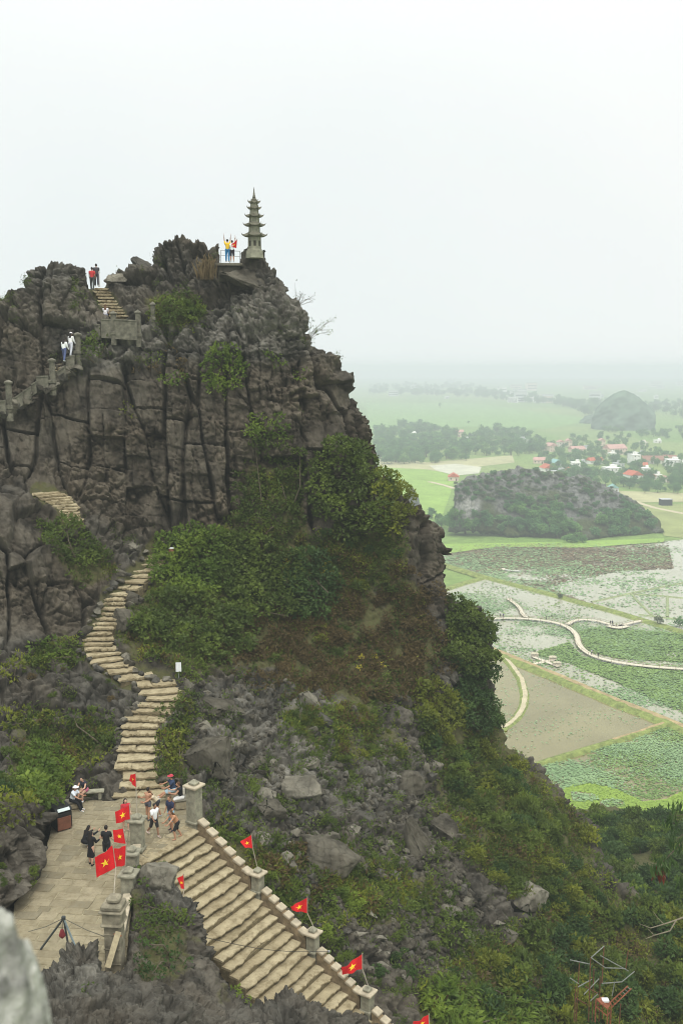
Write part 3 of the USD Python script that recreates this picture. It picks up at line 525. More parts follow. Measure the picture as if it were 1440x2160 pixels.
# ---------------------------------------------------------------- the wide flight
def slab(L, D, H, seed, nx=14, rough=0.03):
    """a worn stone step: L along x, D along y (front edge at y = 0), top at z = 0"""
    r = np.random.default_rng(seed); x = np.linspace(0, L, nx)
    fr = np.cumsum(r.normal(0, rough * 0.6, nx)); fr = (fr - np.linspace(fr[0], fr[-1], nx)) * 0.8 + r.normal(0, rough * 0.35, nx)
    z = r.normal(0, rough * 0.22, (3, nx)); z[0] -= 0.02
    rows = [np.column_stack([x, fr + 0.012, np.full(nx, -H)]), np.column_stack([x, fr, z[0] - 0.025]), np.column_stack([x, fr + 0.03, z[0]]), np.column_stack([x, np.full(nx, D * 0.55), z[1] * 0.6]), np.column_stack([x, np.full(nx, D), z[2] * 0.5]), np.column_stack([x, np.full(nx, D), np.full(nx, -H)])]
    v = np.vstack(rows); f = []
    for a in range(len(rows)):
        b = (a + 1) % len(rows)
        for i in range(nx - 1):
            p0, p1, q0, q1 = a * nx + i, a * nx + i + 1, b * nx + i, b * nx + i + 1
            f += [[p0, p1, q1], [p0, q1, q0]]
    for i, s in ((0, 1), (nx - 1, -1)):
        ring = [a * nx + i for a in range(len(rows))]
        for a in range(1, len(ring) - 1): f.append([ring[0], ring[a], ring[a + 1]][::s])
    return v, np.array(f)
def place(mesh, o, ex, ey):
    """puts local x along ex, y along ey (horizontal unit vectors)"""
    v, f = mesh if isinstance(mesh, tuple) else (np.array(mesh.vertices), np.array(mesh.faces))
    return np.asarray(o) + v[:, :1] * np.append(ex[:2], 0) + v[:, 1:2] * np.append(ey[:2], 0) + v[:, 2:] * [0, 0, 1], f
RISER = plain('shaded_dirty_riser', (0.125, 0.098, 0.055), 0.95, 0.4, 5.0)  # dark brown: shade under each tread painted into the colour, besides dirt
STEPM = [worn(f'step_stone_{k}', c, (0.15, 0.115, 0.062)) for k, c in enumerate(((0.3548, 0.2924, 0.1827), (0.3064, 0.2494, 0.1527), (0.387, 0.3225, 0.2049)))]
SH2 = np.array([SH[0], SH[1], 0]); SH2 /= np.linalg.norm(SH2)
flight = thing('stone_staircase', 'broad flight of worn pale stone steps descending from the paved terrace', 'staircase', (0, 0, 0))
NST = 24; tread = SLEN / 22.0; rise = -STEP_D[2] * 0 + (STEP_A[2] - STEP_D[2]) / 22.0
for k in range(-1, NST + 3):
    o = STEP_A + SH2 * (k + 1) * tread + np.array([0, 0, -rise * k]) - SPERP * 0.02
    if k == -1: o = o + [0, 0, -rise + 0.006]
    # front edge faces down the flight: local y points back up, x towards the left
    m = slab(SWID + 0.1, tread + 0.10, 0.11, 300 + k, 34, 0.055)
    st = obj('step', place(m, o, SPERP, -SH2), STEPM[(k * 7) % 3], flight)
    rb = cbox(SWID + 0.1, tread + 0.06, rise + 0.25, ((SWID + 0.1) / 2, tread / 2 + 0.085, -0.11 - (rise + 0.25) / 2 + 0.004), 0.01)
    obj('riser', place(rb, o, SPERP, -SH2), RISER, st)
# ---------------------------------------------------------------- parapet of the flight: pillars, wall, copings
COPE = plain('coping_stone', (0.36, 0.305, 0.22), 0.85, 0.25, 3.0, bump=0.3, bscale=12)
WALLM = plain('brown_masonry', (0.23, 0.17, 0.10), 0.95, 0.45, 3.5, bump=0.5, bscale=9)
PILM = plain('mossy_pillar_stone', (0.225, 0.21, 0.155), 0.9, 0.35, 4.0, bump=0.4, bscale=16)
def pillar(name, label, base, hgt, w=0.52, rz=None, group='parapet pillars with stepped caps', parent_cap=True, mat_=None):
    rz = math.atan2(SH2[1], SH2[0]) if rz is None else rz
    t = thing(name, label, 'pillar', base, rz, group)
    M = mat_ or PILM
    obj('shaft', cat_([cbox(w, w, hgt + 1.4, (0, 0, hgt / 2 - 0.7), 0.03), cbox(w + 0.1, w + 0.1, 0.14, (0, 0, 0.12), 0.03)]), M, t)
    obj('cap', cat_([cbox(w + 0.24, w + 0.24, 0.12, (0, 0, hgt + 0.055), 0.03), cbox(w + 0.06, w + 0.06, 0.07, (0, 0, hgt - 0.034), 0.02), ]), COPE if mat_ is None else M, t)
    obj('cap_block', cbox(w * 0.72, w * 0.72, 0.15, (0, 0, hgt + 0.19), 0.04), M, t)
    obj('cap_tip', hull([(sx * w * .27, sy * w * .27, hgt + 0.262) for sx in (-1, 1) for sy in (-1, 1)] + [(sx * w * .1, sy * w * .1, hgt + 0.36) for sx in (-1, 1) for sy in (-1, 1)]), M, t)
    return t
def flight_at(u, side=0.0, dz=0.0): return STEP_A + SH2 * u + SPERP * side + np.array([0, 0, -u * rise / tread + dz])
def u_of(px, py, dz):
    """where along the parapet a pixel lies"""
    us = np.linspace(-2, SLEN + 4, 600); P = np.array([flight_at(u, -0.38, dz) for u in us]); X, Y = pix(P)
    return us[np.argmin(np.hypot(X - px, Y - py))]
pu = [u_of(407, 1660, 2.0), u_of(532, 1845, 1.2), u_of(643, 1975, 1.2), u_of(761, 2098, 1.2), u_of(890, 2240, 1.2)]
print('pillar u', pu, pix(flight_at(0, -.38, 2.0)))
PL = []
lab_p = ('tall stone gate pillar where people gather at the head of the broad flight', 'capped stone pillar below the red flag, upper middle of the parapet', 'capped stone pillar beside the lower half of the parapet, small flag behind it', 'lowest visible capped stone pillar at the bottom of the parapet', 'capped stone pillar below the picture edge')
for k, u in enumerate(pu):
    tall = k == 0
    b = flight_at(u, -0.38, 0.0); PL.append(b)
    if k < 4: pillar('parapet_pillar', lab_p[k], b, 1.95 if tall else 0.95, 0.60 if tall else 0.48)
par = thing('stair_parapet', 'low brown masonry parapet with pale coping stones along the right of the broad flight', 'parapet')
for k in range(4):
    a, b = PL[k] + SH2 * 0.32, PL[k + 1] - SH2 * 0.32; a = a + [0, 0, -0.32 * rise / tread]; b = b + [0, 0, 0.32 * rise / tread]
    L = np.linalg.norm((b - a)[:2]); slope = (b - a)[2] / L
    v = []; w = 0.17
    for s in (0, L):
        for y in (-w, w):
            for z in (-1.0, 0.50): v.append(a + SH2 * s + SPERP * y + np.array([0, 0, z + slope * s]))
    obj('wall', hull(v), WALLM, par)
    n = 6
    for i in range(n):
        c = a + SH2 * (i + 0.5) * L / n + np.array([0, 0, slope * (i + 0.5) * L / n + 0.56])
        m = cbox(L / n * 0.93, 0.44, 0.15, (0, 0, 0), 0.03)
        m.apply_transform(trimesh.transformations.rotation_matrix(-math.atan(slope) * 0.62 + pr.uniform(-.05, .05), [0, 1, 0])); m.apply_transform(trimesh.transformations.rotation_matrix(math.atan2(SH2[1], SH2[0]) + pr.uniform(-.05, .05), [0, 0, 1])); m.apply_translation(c)
        obj('coping_stone', m, COPE, par)
# ---------------------------------------------------------------- the winding steps up the hill
PW = [(1692,110),(1650,98),(1620,84),(1580,78),(1530,78),(1500,86),(1470,88),(1440,84),(1425,64),(1402,64),(1378,74),(1355,64),(1325,50),(1285,46),(1255,48),(1236,60),(1212,54),(1185,54),(1155,44)]
def winding(pathp, widths, label, nmax=60, drop=0.25, first_z=None, t=None):
    t = t or thing('stone_staircase', label, 'staircase')
    pts = np.array([at(x, y, G.raw(x, y)) for x, y in pathp])
    s = np.concatenate([[0], np.cumsum(np.linalg.norm(np.diff(pts, axis=0), axis=1))])
    ss = np.linspace(0, s[-1], 400); C = np.stack([np.interp(ss, s, pts[:, k]) for k in range(3)], 1)
    C[:, 2] = np.maximum.accumulate(C[:, 2]); C = np.stack([gaussian_filter(C[:, k], 5, mode='nearest') for k in range(3)], 1)
    pyv = np.interp(ss, s, [p[1] for p in pathp])
    o = np.argsort([w[0] for w in widths]); wv = np.interp(pyv, np.array([w[0] for w in widths])[o], np.array([w[1] for w in widths])[o])
    n = int((C[-1, 2] - C[0, 2]) / drop)
    r = np.random.default_rng(17)
    for k in range(n):
        z = C[0, 2] + (k + 0.5) * drop; i = int(np.searchsorted(C[:, 2], z)); i = min(i, 398)
        tg = C[min(i + 14, 399)] - C[max(i - 14, 0)]; tg[2] = 0; tg /= np.linalg.norm(tg) + 1e-9
        ey = tg * 0.55 + np.array([0, 0.65, 0]); ey /= np.linalg.norm(ey); ex = np.array([ey[1], -ey[0], 0])
        tdist = np.linalg.norm(C[i] - CAM); W = wv[i] * tdist / FPX * r.uniform(0.78, 1.12)
        nxt = C[min(int(np.searchsorted(C[:, 2], z + drop)), 399)]; D = np.clip(np.linalg.norm((nxt - C[i])[:2]) + 0.22, 0.45, 1.3)
        a = r.uniform(-.14, .14); ex2 = np.array([ex[0] * math.cos(a) - ex[1] * math.sin(a), ex[0] * math.sin(a) + ex[1] * math.cos(a), 0]); ey2 = np.array([-ex2[1], ex2[0], 0])
        ctr = C[i] + ex * r.uniform(-.12, .12); ctr[2] = z
        parts, x = [], 0.0
        cut = [W] if W < 1.2 or r.random() < 0.35 else [W * (q := r.uniform(0.35, 0.65)), W * (1 - q)]
        for cw in cut:
            m = slab(cw - 0.03, D + 0.15, 0.15, int(r.integers(1e6)), 12, 0.09); vv = m[0].copy()
            vv[:, 0] = vv[:, 0] + np.where((vv[:, 0] < .12 * cw) | (vv[:, 0] > .88 * cw), r.uniform(-.16, .10, len(vv)), r.uniform(-.02, .02, len(vv))); vv[:, 0] += x; vv[:, 2] += r.uniform(-.03, .03); vv[:, 1] += r.uniform(-.05, .05); x += cw
            obj('step', place((vv, m[1]), ctr - ex2 * W / 2 - ey2 * 0.1, ex2, ey2), STEPM[int(r.integers(0, 3))], t)
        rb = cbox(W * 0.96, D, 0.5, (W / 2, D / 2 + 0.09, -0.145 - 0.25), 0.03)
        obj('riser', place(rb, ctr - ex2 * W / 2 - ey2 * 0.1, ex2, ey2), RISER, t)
    return t
winding(PATHP, PW, 'winding stair of rough stone slabs climbing from the terrace between rocks and bushes')
winding([(150,1100),(146,1085),(138,1068),(126,1052),(112,1042),(92,1033)], [(1100,46),(1070,52),(1050,58),(1035,60)], 'short stretch of rough stone steps under the foot of the cliff, at left', drop=0.16)
winding([(262,668),(246,655),(234,640),(224,622),(214,608),(206,598)], [(668,44),(640,42),(620,34),(598,26)], 'narrow steps climbing to the notch between summit rocks at left', drop=0.24)
# ================================================================ boulders
def boulder_mesh(seed, sub=2, sq=(1.0, 0.8, 0.62), crag=0.07):
    r = np.random.default_rng(seed)
    p = r.normal(0, 1, (15, 3)); p /= np.linalg.norm(p, axis=1, keepdims=True); p *= r.uniform(0.8, 1.1, (15, 1)) * np.array(sq)
    m = hull(p)
    for _ in range(sub + 1):
        e = m.edges_unique_length
        m = m.subdivide_to_size(0.42 if sub > 1 else 0.6, max_iter=6) if _ == 0 else m
    trimesh.smoothing.filter_taubin(m, iterations=3) if False else None
    m = trimesh.Trimesh(m.vertices, m.faces); m.merge_vertices(); m = m.subdivide() if sub > 1 else m
    v = np.array(m.vertices); n = np.array(m.vertex_normals)
    lap = trimesh.smoothing.laplacian_calculation(m); v = 0.45 * v + 0.55 * lap.dot(v)
    d = crag * fbm(v * 1.9 + seed, 4, seed) * 1.4 + crag * 0.7 * fbm(v * [5, 5, 1.4] + seed, 3, seed + 1)
    v = v + n * d[:, None]
    return trimesh.Trimesh(v, m.faces, process=False)
ROCKM = rock_mat('boulder_limestone', (0.039, 0.034, 0.0255), (0.098, 0.087, 0.066), (0.27, 0.26, 0.235), (0.08, 0.065, 0.035), fine=9.0)
ROCKB = rock_mat('boulder_grey', (0.078, 0.070, 0.054), (0.172, 0.156, 0.122), (0.30, 0.29, 0.265), (0.08, 0.065, 0.035), fine=9.0)
BP = []
for k in range(12):
    p = proto('boulder_%d' % k, 'grey limestone boulder lying in the rubble of the steep slope', 'boulder', 'boulders strewn down the slope')
    m = boulder_mesh(60 + k, 2, (1.0, 0.55 + 0.05 * (k % 8), 0.45 + 0.05 * (k % 6)))
    obj('rock', m, (ROCK, ROCKM, ROCKB, ROCK, ROCKM, ROCKB)[k % 6], p, smooth=35, prim=None); BP.append(p)
def inpoly(polys, n, seed):
    r = np.random.default_rng(seed); out = []
    U = shapely.union_all([sg.Polygon(p).buffer(0) for p in polys]); x0, y0, x1, y1 = U.bounds
    while len(out) < n:
        q = np.column_stack([r.uniform(x0, x1, 4 * n), r.uniform(y0, y1, 4 * n)]); out += list(q[shapely.contains_xy(U, q[:, 0], q[:, 1])])
    return np.array(out[:n])
off = sg.LineString([(405,1748),(755,2129),(880,2265)]).buffer(16)
keepout = shapely.union_all([off, sg.LineString(PATHP).buffer(38), sg.Polygon([pix([*p, PLZ]) for p in PLAZA]).buffer(8), sg.Polygon([(405,1740),(300,1815),(700,2285),(905,2285)])])
SCREE = [[(400,1450),(540,1440),(740,1490),(860,1560),(960,1650),(1000,1760),(950,1850),(1100,1960),(1060,2060),(820,2080),(700,1990),(560,1800),(430,1650)]]
br = np.random.default_rng(5)
c = inpoly(SCREE, 900, 51); c = c[~shapely.contains_xy(keepout, c[:, 0], c[:, 1])]
dens = fbm(np.column_stack([c / 90, 0 * c[:, 0]]), 3, 15); c = c[dens > -0.25]
sizes = np.sort(np.clip(0.24 * (br.pareto(2.3, len(c)) + 1), 0.24, 0.95))[::-1]
nb = min(290, len(c))
for k in range(nb):
    s_ = sizes[k]; P = on_land(*c[k], -0.2 * s_); kb = int(br.integers(0, 12))
    lb = f"{'large' if s_ > .6 else 'medium' if s_ > .36 else 'small'} {('dark grey', 'grey', 'pale grey', 'dark grey', 'grey', 'pale grey')[kb % 6]} boulder lying in the {'upper' if c[k][1] < 1570 else 'middle' if c[k][1] < 1790 else 'lower'} {'left' if c[k][0] < 640 else 'right'} part of the rubble slope"
    copy_of(BP[kb], P, s=s_ * br.uniform(0.75, 1.2, 3), rot=br.uniform(-1, 1, 3) * [0.7, 0.7, 3.14], name='boulder', label=lb, group='boulders: ' + lb)
def instancer(name, protos, pts, scales, rots, idx, label=None, cat=None, **kw):
    """many small pieces nobody could count"""
    pi = UsdGeom.PointInstancer.Define(stage, numbered('/World', name)); own = []
    for k, p in enumerate(protos):
        x = UsdGeom.Xform.Define(stage, f'{pi.GetPath()}/kind_{k:03d}').GetPrim(); x.GetReferences().AddInternalReference(p.GetPath()); x.ClearCustomData(); own.append(x.GetPath())
    pi.CreatePrototypesRel().SetTargets(own)
    pi.CreatePositionsAttr(Vt.Vec3fArray.FromNumpy(np.asarray(pts, np.float32))); pi.CreateProtoIndicesAttr(Vt.IntArray.FromNumpy(np.asarray(idx, np.int32)))
    pi.CreateScalesAttr(Vt.Vec3fArray.FromNumpy(np.asarray(scales, np.float32)))
    q = trimesh.transformations.quaternion_from_euler
    pi.CreateOrientationsAttr(Vt.QuathArray([Gf.Quath(*map(float, q(*r))) for r in rots]))
    return data(pi.GetPrim(), label=label, category=cat, kind='stuff')
def merged(protos_m, pts, scales, rots, idx):
    out = []
    for k, pm in enumerate(protos_m):
        sel = np.where(idx == k)[0]
        if not len(sel): continue
        R = np.array([trimesh.transformations.euler_matrix(*r)[:3, :3] for r in rots[sel]])
        v = np.einsum('nij,nvj->nvi', R, pm.vertices[None] * scales[sel][:, None]) + pts[sel][:, None]
        f = pm.faces[None] + (np.arange(len(sel)) * len(pm.vertices))[:, None, None]
        out.append((v.reshape(-1, 3), f.reshape(-1, 3)))
    n = np.cumsum([0] + [len(v) for v, f in out]); return np.vstack([v for v, f in out]), np.vstack([f + n[i] for i, (v, f) in enumerate(out)])
small = [boulder_mesh(90 + k, 1, (1, .8, .65), 0.09) for k in range(5)]
cs = inpoly(SCREE + R_BLOCKY, 4200, 52); cs = cs[~shapely.contains_xy(keepout, cs[:, 0], cs[:, 1])]
dens = fbm(np.column_stack([cs / 70, 0 * cs[:, 0]]), 3, 16); cs = cs[dens > -0.15]
ps = on_land(cs[:, 0], cs[:, 1], 0.0)
sz = br.uniform(0.09, 0.27, (len(ps), 1)) * br.uniform(0.7, 1.3, (len(ps), 3))
obj('rubble', merged(small, ps, sz, br.uniform(-3, 3, (len(ps), 3)), br.integers(0, 5, len(ps))), ROCKM, None, label='grey broken limestone rubble between the boulders of the slope', category='rubble', kind='stuff')
# boulders one can point at
def big_boulder(px, py, w, h, label, seed, mat_=None, rot=(0, 0, 0), deep=0.8, crag=0.06, where=on_land, lift=0.15, sq=None):
    P = where(px, py, 0.0); d = np.linalg.norm(P - CAM); s = w * d / FPX / 2; sh = h * d / FPX / 2
    t = thing('boulder', label, 'boulder', P + [0, 0, lift * sh])
    m = boulder_mesh(seed, 2, (1, 1, 1), crag); m = m.subdivide()
    v = m.vertices; v = v + np.asarray(m.vertex_normals) * (0.10 * np.abs(fbm(v * [2.6, 2.6, 1.2], 3, seed + 9)) - 0.05 + 0.06 * fbm(v * 4, 3, seed) + 0.03 * fbm(v * [9, 9, 3], 3, seed + 3))[:, None]
    v = v / np.abs(v).max(0) * [s, deep * s, sh]
    v = v @ trimesh.transformations.euler_matrix(*rot)[:3, :3].T
    obj('rock', (v, m.faces), mat_ or ROCKM, t, smooth=40)
    return t
big_boulder(630, 1672, 96, 62, 'large pale rounded boulder on the rubble slope, upslope of the broad flight', 201, ROCKB)
big_boulder(572, 1718, 66, 60, 'blocky grey boulder just below and left of the large pale rounded one', 202, ROCKM)
big_boulder(690, 1812, 130, 66, 'broad dark slab leaning downhill on the slope beyond the broad flight', 203, ROCKM, (0.2, 0.35, 0))
big_boulder(885, 1790, 60, 130, 'long narrow slanting slab among shrubs on the right of the slope', 204, ROCKM, (0, -0.45, 0))
big_boulder(1116, 1912, 96, 54, 'streaked grey boulder overhanging a dark hollow, lower right of slope', 205, ROCKB, (0, 0.2, 0), lift=0.7)
big_boulder(866, 1650, 84, 56, 'pointed grey boulder at the upper right of the rubble slope', 206, ROCKM, (0, 0.15, 0))
big_boulder(948, 1752, 70, 70, 'squat grey boulder below the slanting slab by the leafy flank', 207, ROCKM)
big_boulder(438, 1608, 96, 92, 'bulky dark boulder right of the winding stair, above the gate pillar', 208, ROCKM)
big_boulder(468, 1492, 120, 58, 'broad tilted dark boulder at the head of the rubble, below the white sign', 209, ROCKM, (0, 0.3, 0))
big_boulder(398, 1462, 30, 62, 'upright pale pointed rock beside the bend of the winding stair', 210, ROCKB, (0, 0.25, 0))
big_boulder(262, 1318, 56, 66, 'dark wedge shaped boulder on the right edge of the winding stair', 211, ROCKM, (0, -0.35, 0.4))
big_boulder(280, 1262, 50, 36, 'angular boulder in the elbow of the winding stair beneath the big bush', 212, ROCKM, (0, 0.2, 0))
big_boulder(258, 1205, 36, 22, 'small pale squared block lying left of the winding stair', 213, ROCKB, (0, 0.5, 0.3))
big_boulder(282, 1160, 34, 30, 'rounded rock with a pale top near the head of the winding stair', 214, ROCKB)
big_boulder(248, 1140, 70, 30, 'flat ledge stone below the foot of the cliff near the winding stair', 215, ROCKM)
big_boulder(352, 1153, 40, 34, 'pair of dark stones where the winding stair meets the cliff', 216, ROCKM)
big_boulder(338, 1868, 104, 76, 'smooth pale boulder wrapped in creepers beside the broad flight', 217, ROCKB, where=on_crag, lift=0.5, crag=0.04)
big_boulder(640, 1880, 30, 26, 'small white stone lying among shrubs beyond the parapet', 218, ROCKB, lift=-0.4)
big_boulder(297, 540, 48, 34, 'dark cap rock perched on the skyline left of the summit', 219, ROCK, lift=-0.9)
big_boulder(515, 594, 178, 66, 'massive overhanging block under the pagoda, flat underside in shade', 220, ROCKM, lift=0.1, deep=0.6)
big_boulder(535, 553, 62, 46, 'craggy rock pedestal on which the stone pagoda stands', 221, ROCKM, lift=0.1)
big_boulder(245, 590, 50, 26, 'pale leaning slab at the top of the narrow summit steps', 222, ROCKB, (0, -0.2, 0))
# the blurred rock close to the viewpoint: a tall knob of the hilltop
kn = trimesh.creation.icosphere(5); v = np.array(kn.vertices)
v = np.sign(v) * np.abs(v) ** [1, 1, 0.8] * [0.165, 0.20, 0.60] * (1 + 0.20 * fbm(v * 2.2 + 3, 4, 31) + 0.08 * fbm(v * [7, 7, 9], 4, 33))[:, None]
NEARM = plain('near_pale_limestone', (0.30, 0.295, 0.26), 0.9, 0.7, 11.0, bump=0.8, bscale=40)
KP = at(-26, 2120, 2.45); KT = thing('boulder', 'out of focus pale rock right in front of the viewpoint, bottom left corner', 'boulder', KP + [0, 0, -0.36])
obj('rock', (v, kn.faces), NEARM, KT, smooth=True)

# ================================================================ leaves
def leaf_quads(P, Nrm, size, r, up=0.5, ratio=0.5, spread=0.8, droop=0.0):
    n = len(P); size = np.broadcast_to(size, (n,)) * r.uniform(0.65, 1.35, n)
    d = Nrm * 0.8 + r.normal(0, spread, (n, 3)) + [0, 0, up - 0.4 - droop]; d /= np.linalg.norm(d, axis=1, keepdims=True)
    f = Nrm * 0.7 + r.normal(0, 0.6, (n, 3)) + [0, 0, up]
    w = np.cross(d, f); w /= np.linalg.norm(w, axis=1, keepdims=True) + 1e-9
    k = np.cross(w, d)
    L, W = size[:, None], size[:, None] * ratio
    v = np.stack([P, P + d * L * 0.5 + w * W * 0.5 + k * L * 0.06, P + d * L - k * L * 0.12, P + d * L * 0.5 - w * W * 0.5 + k * L * 0.06], 1).reshape(-1, 3)
    b = 4 * np.arange(n)[:, None]
    return v, np.vstack([b + [0, 1, 2], b + [0, 2, 3]])
def crown(lobes, dens, size, seed, up=0.5, ratio=0.5, flat=0.8, droop=0.0, cull=None):
    """leaves through the outer part of a heap of lobes (centre, radius), uneven, with gaps"""
    r = np.random.default_rng(seed); PP, NN = [], []
    C = np.array([l[0] for l in lobes]); R = np.array([l[1] for l in lobes])
    for c, q in zip(C, R):
        n = int(dens * 4 * math.pi * q * q * 0.75)
        d = r.normal(0, 1, (n, 3)); d /= np.linalg.norm(d, axis=1, keepdims=True)
        rad = q * (1 - 0.45 * r.random(n) ** 1.6) * (1 + 0.22 * fbm(d * 1.7 + c, 3, seed))
        p = c + d * rad[:, None] * [1, 1, flat]
        keep = fbm(p / (0.45 * q) + seed, 3, seed + 5) > -0.16
        keep &= d[:, 2] > -0.55
        PP.append(p[keep]); NN.append(d[keep])
    P, N = np.vstack(PP), np.vstack(NN)
    if len(C) > 1:
        dd = np.min(np.linalg.norm((P[:, None] - C[None]) / [1, 1, flat], axis=2) / R[None], axis=1); k = dd > 0.55; P, N = P[k], N[k]
    return leaf_quads(P, N, size, r, up, ratio, droop=droop)
def branches(base, tips, r0, seed):
    r = np.random.default_rng(seed); out = []
    for t in tips:
        m = (base + t) / 2 + r.normal(0, 0.12, 3) * np.linalg.norm(t - base); out.append(tube([base, m * 0.6 + base * 0.4, m, t], [r0, r0 * 0.75, r0 * 0.55, r0 * 0.2], 5))
    return cat_(out)
def bush(name, label, cat, poly, nl, rad, mat_, leaf=0.17, dens=38, dk=2.3, where=on_land, group=None, seed=0, lift=0.75, trunk=True, ratio=0.58, up=0.5, droop=0.0, tip=0.35):
    """a bush growing against the slope: its lobes follow the ground drawn by poly"""
    nl, rad = int(nl * 1.7), rad * 0.76
    pts = inpoly([poly], 500, 700 + seed); r = np.random.default_rng(seed + 1)
    ch = [pts[0]]
    while len(ch) < nl:
        d = np.min(np.linalg.norm(pts[:, None] - np.array(ch)[None], axis=2), axis=1); ch.append(pts[np.argmax(d * r.uniform(0.7, 1, len(d)))])
    W = [where(x, y, 0.0) for x, y in ch]; rr = rad * r.uniform(0.72, 1.25, nl)
    L = [(w + np.array([0, -0.35, 0.8]) * q * lift, q) for w, q in zip(W, rr)]
    base = W[int(np.argmin([w[2] for w in W]))]
    t = thing(name, label, cat, base, 0, group); L = [(c - base, q) for c, q in L]
    obj('stem', branches(np.array([0, 0.2, -0.3]), [c for c, q in L[:8]], 0.05 + 0.03 * rad, seed), BARK, t)
    obj('crown', crown(L, dens * dk * 0.62, leaf * 1.6, seed, ratio=ratio, up=up, droop=droop), mat_, t)
    return t
E = lambda cx, cy, a, b, n=14: [(cx + a * math.cos(2 * math.pi * i / n), cy + b * math.sin(2 * math.pi * i / n)) for i in range(n)]
bush('bush', 'bright yellow green bush crowding the head of the winding stair', 'bush', [(345,1150),(375,1128),(430,1125),(480,1150),(480,1230),(420,1270),(350,1260),(335,1210)], 20, 1.0, LEAFB, 0.17, 40, seed=1)
bush('bush', 'large lower bush spilling down beside the bend of the winding stair', 'bush', [(290,1330),(320,1270),(420,1270),(500,1290),(530,1360),(480,1400),(400,1385),(330,1360)], 22, 0.95, LEAF, 0.17, 40, seed=2)
bush('bush', 'dark green bush in the middle of the large thicket below the cliff', 'bush', [(480,1140),(560,1150),(620,1190),(640,1250),(620,1300),(530,1310),(470,1270)], 20, 1.05, LEAF, 0.17, 40, seed=3)
bush('bush', 'rounded dark bush with yellow flower sprays at the right end of the thicket', 'bush', [(620,1170),(690,1190),(712,1250),(690,1300),(630,1310),(610,1240)], 12, 1.0, LEAFD, 0.17, 40, seed=4)
bush('climber', 'tall creeper climbing the cliff above the thicket', 'climber', [(500,990),(540,930),(590,940),(640,970),(640,1040),(620,1120),(560,1150),(490,1140),(480,1090)], 26, 0.8, LEAF, 0.15, 44, seed=5, lift=0.2)
bush('climber', 'bright green tuft of creeper at the top of the climbing vines', 'climber', E(560,905,38,26), 6, 0.65, LEAFB, 0.15, 46, seed=6, lift=0.3)
bush('climber', 'creeper hanging on the bare rock right of the tall climbing vines', 'climber', [(600,930),(640,960),(640,1060),(600,1080),(585,1000)], 8, 0.6, LEAF, 0.15, 40, seed=7, lift=0.2)
bush('tree', 'broad round tree growing out of the cliff on the right', 'tree', [(668,1000),(700,960),(750,955),(800,990),(810,1060),(790,1130),(720,1140),(670,1090)], 22, 1.15, LEAF, 0.18, 40, seed=8, lift=0.9)
bush('tree', 'yellowing tree on the skyline at the right edge of the cliff', 'tree', [(800,1010),(840,1020),(862,1060),(855,1110),(820,1140),(795,1100)], 10, 0.9, LEAFY, 0.17, 38, seed=9, lift=0.9)
bush('tree', 'small feathery green tree rooted in the upper cliff ledge', 'tree', [(440,760),(480,742),(515,775),(500,820),(470,850),(435,820)], 12, 0.75, LEAFB, 0.16, 34, seed=10, lift=0.8)
bush('bush', 'wide low bush on the ledge below the summit blocks', 'bush', [(330,655),(370,632),(410,640),(425,670),(380,690),(335,690)], 10, 0.7, LEAF, 0.16, 34, seed=11)
bush('bush', 'olive bush beside the posts of the upper steps', 'bush', [(175,735),(200,705),(230,715),(235,750),(190,765)], 6, 0.6, LEAF, 0.14, 36, seed=12)
bush('bush', 'sparse bright plant on the cliff face left of the feathery tree', 'bush', E(365,805,22,12), 4, 0.42, LEAFB, 0.14, 34, seed=13)
bush('bush', 'pair of small green plants on the ledge right of the feathery tree', 'bush', [(560,745),(585,750),(600,775),(575,780)], 4, 0.4, LEAFB, 0.14, 30, seed=14)
bush('bush', 'tiny plant on the upper right of the cliff', 'bush', E(628,792,14,14), 3, 0.38, LEAFB, 0.13, 30, seed=15)
bush('bush', 'small weedy plant on the middle of the cliff face', 'bush', E(275,868,18,18), 3, 0.4, LEAFY, 0.12, 22, seed=16)
bush('bush', 'tangled bush in the hollow left of the winding stair below the cliff', 'bush', [(90,1095),(140,1100),(200,1140),(215,1180),(170,1200),(110,1170)], 16, 0.75, LEAF, 0.15, 34, seed=17)
bush('bush', 'bright low bush on the left beside the steps, below the tall rocks', 'bush', [(65,1365),(110,1345),(165,1362),(150,1388),(110,1392)], 6, 0.5, LEAFB, 0.15, 34, seed=18)
bush('bush', 'yellow green bush at the left picture edge amid dark crags', 'bush', [(-20,1420),(15,1405),(40,1420),(30,1440),(-20,1445)], 3, 0.5, LEAFY, 0.15, 34, seed=19)
bush('bush', 'yellowish bush at far left above the shady tree', 'bush', [(-20,1520),(40,1500),(100,1515),(100,1535),(50,1545),(-20,1545)], 4, 0.5, LEAFY, 0.15, 36, seed=20)
bush('bush', 'mid green bush between the crags left of the lower winding stair', 'bush', [(150,1515),(190,1500),(225,1540),(230,1580),(190,1585),(165,1560)], 4, 0.5, LEAF, 0.15, 36, seed=21)
bush('tree', 'leafy dark tree shading the dustbin on the terrace', 'tree', [(50,1640),(90,1590),(130,1600),(140,1660),(125,1715),(70,1700)], 16, 0.72, LEAFB, 0.15, 46, seed=22, lift=1.1)
bush('bush', 'straggling bush on top of the dark crag left of the terrace', 'bush', [(-20,1700),(40,1680),(90,1700),(95,1735),(40,1745),(-20,1740)], 12, 0.5, LEAFY, 0.13, 34, seed=23)
bush('bush', 'flowering yellow green bush right of the lower winding stair', 'bush', [(345,1540),(380,1530),(395,1580),(375,1620),(345,1600)], 7, 0.5, LEAFY, 0.14, 36, seed=24)
bush('bush', 'green grassy bush under the bend of the winding stair', 'bush', [(335,1500),(375,1490),(385,1525),(345,1540)], 5, 0.45, LEAF, 0.14, 34, seed=25)
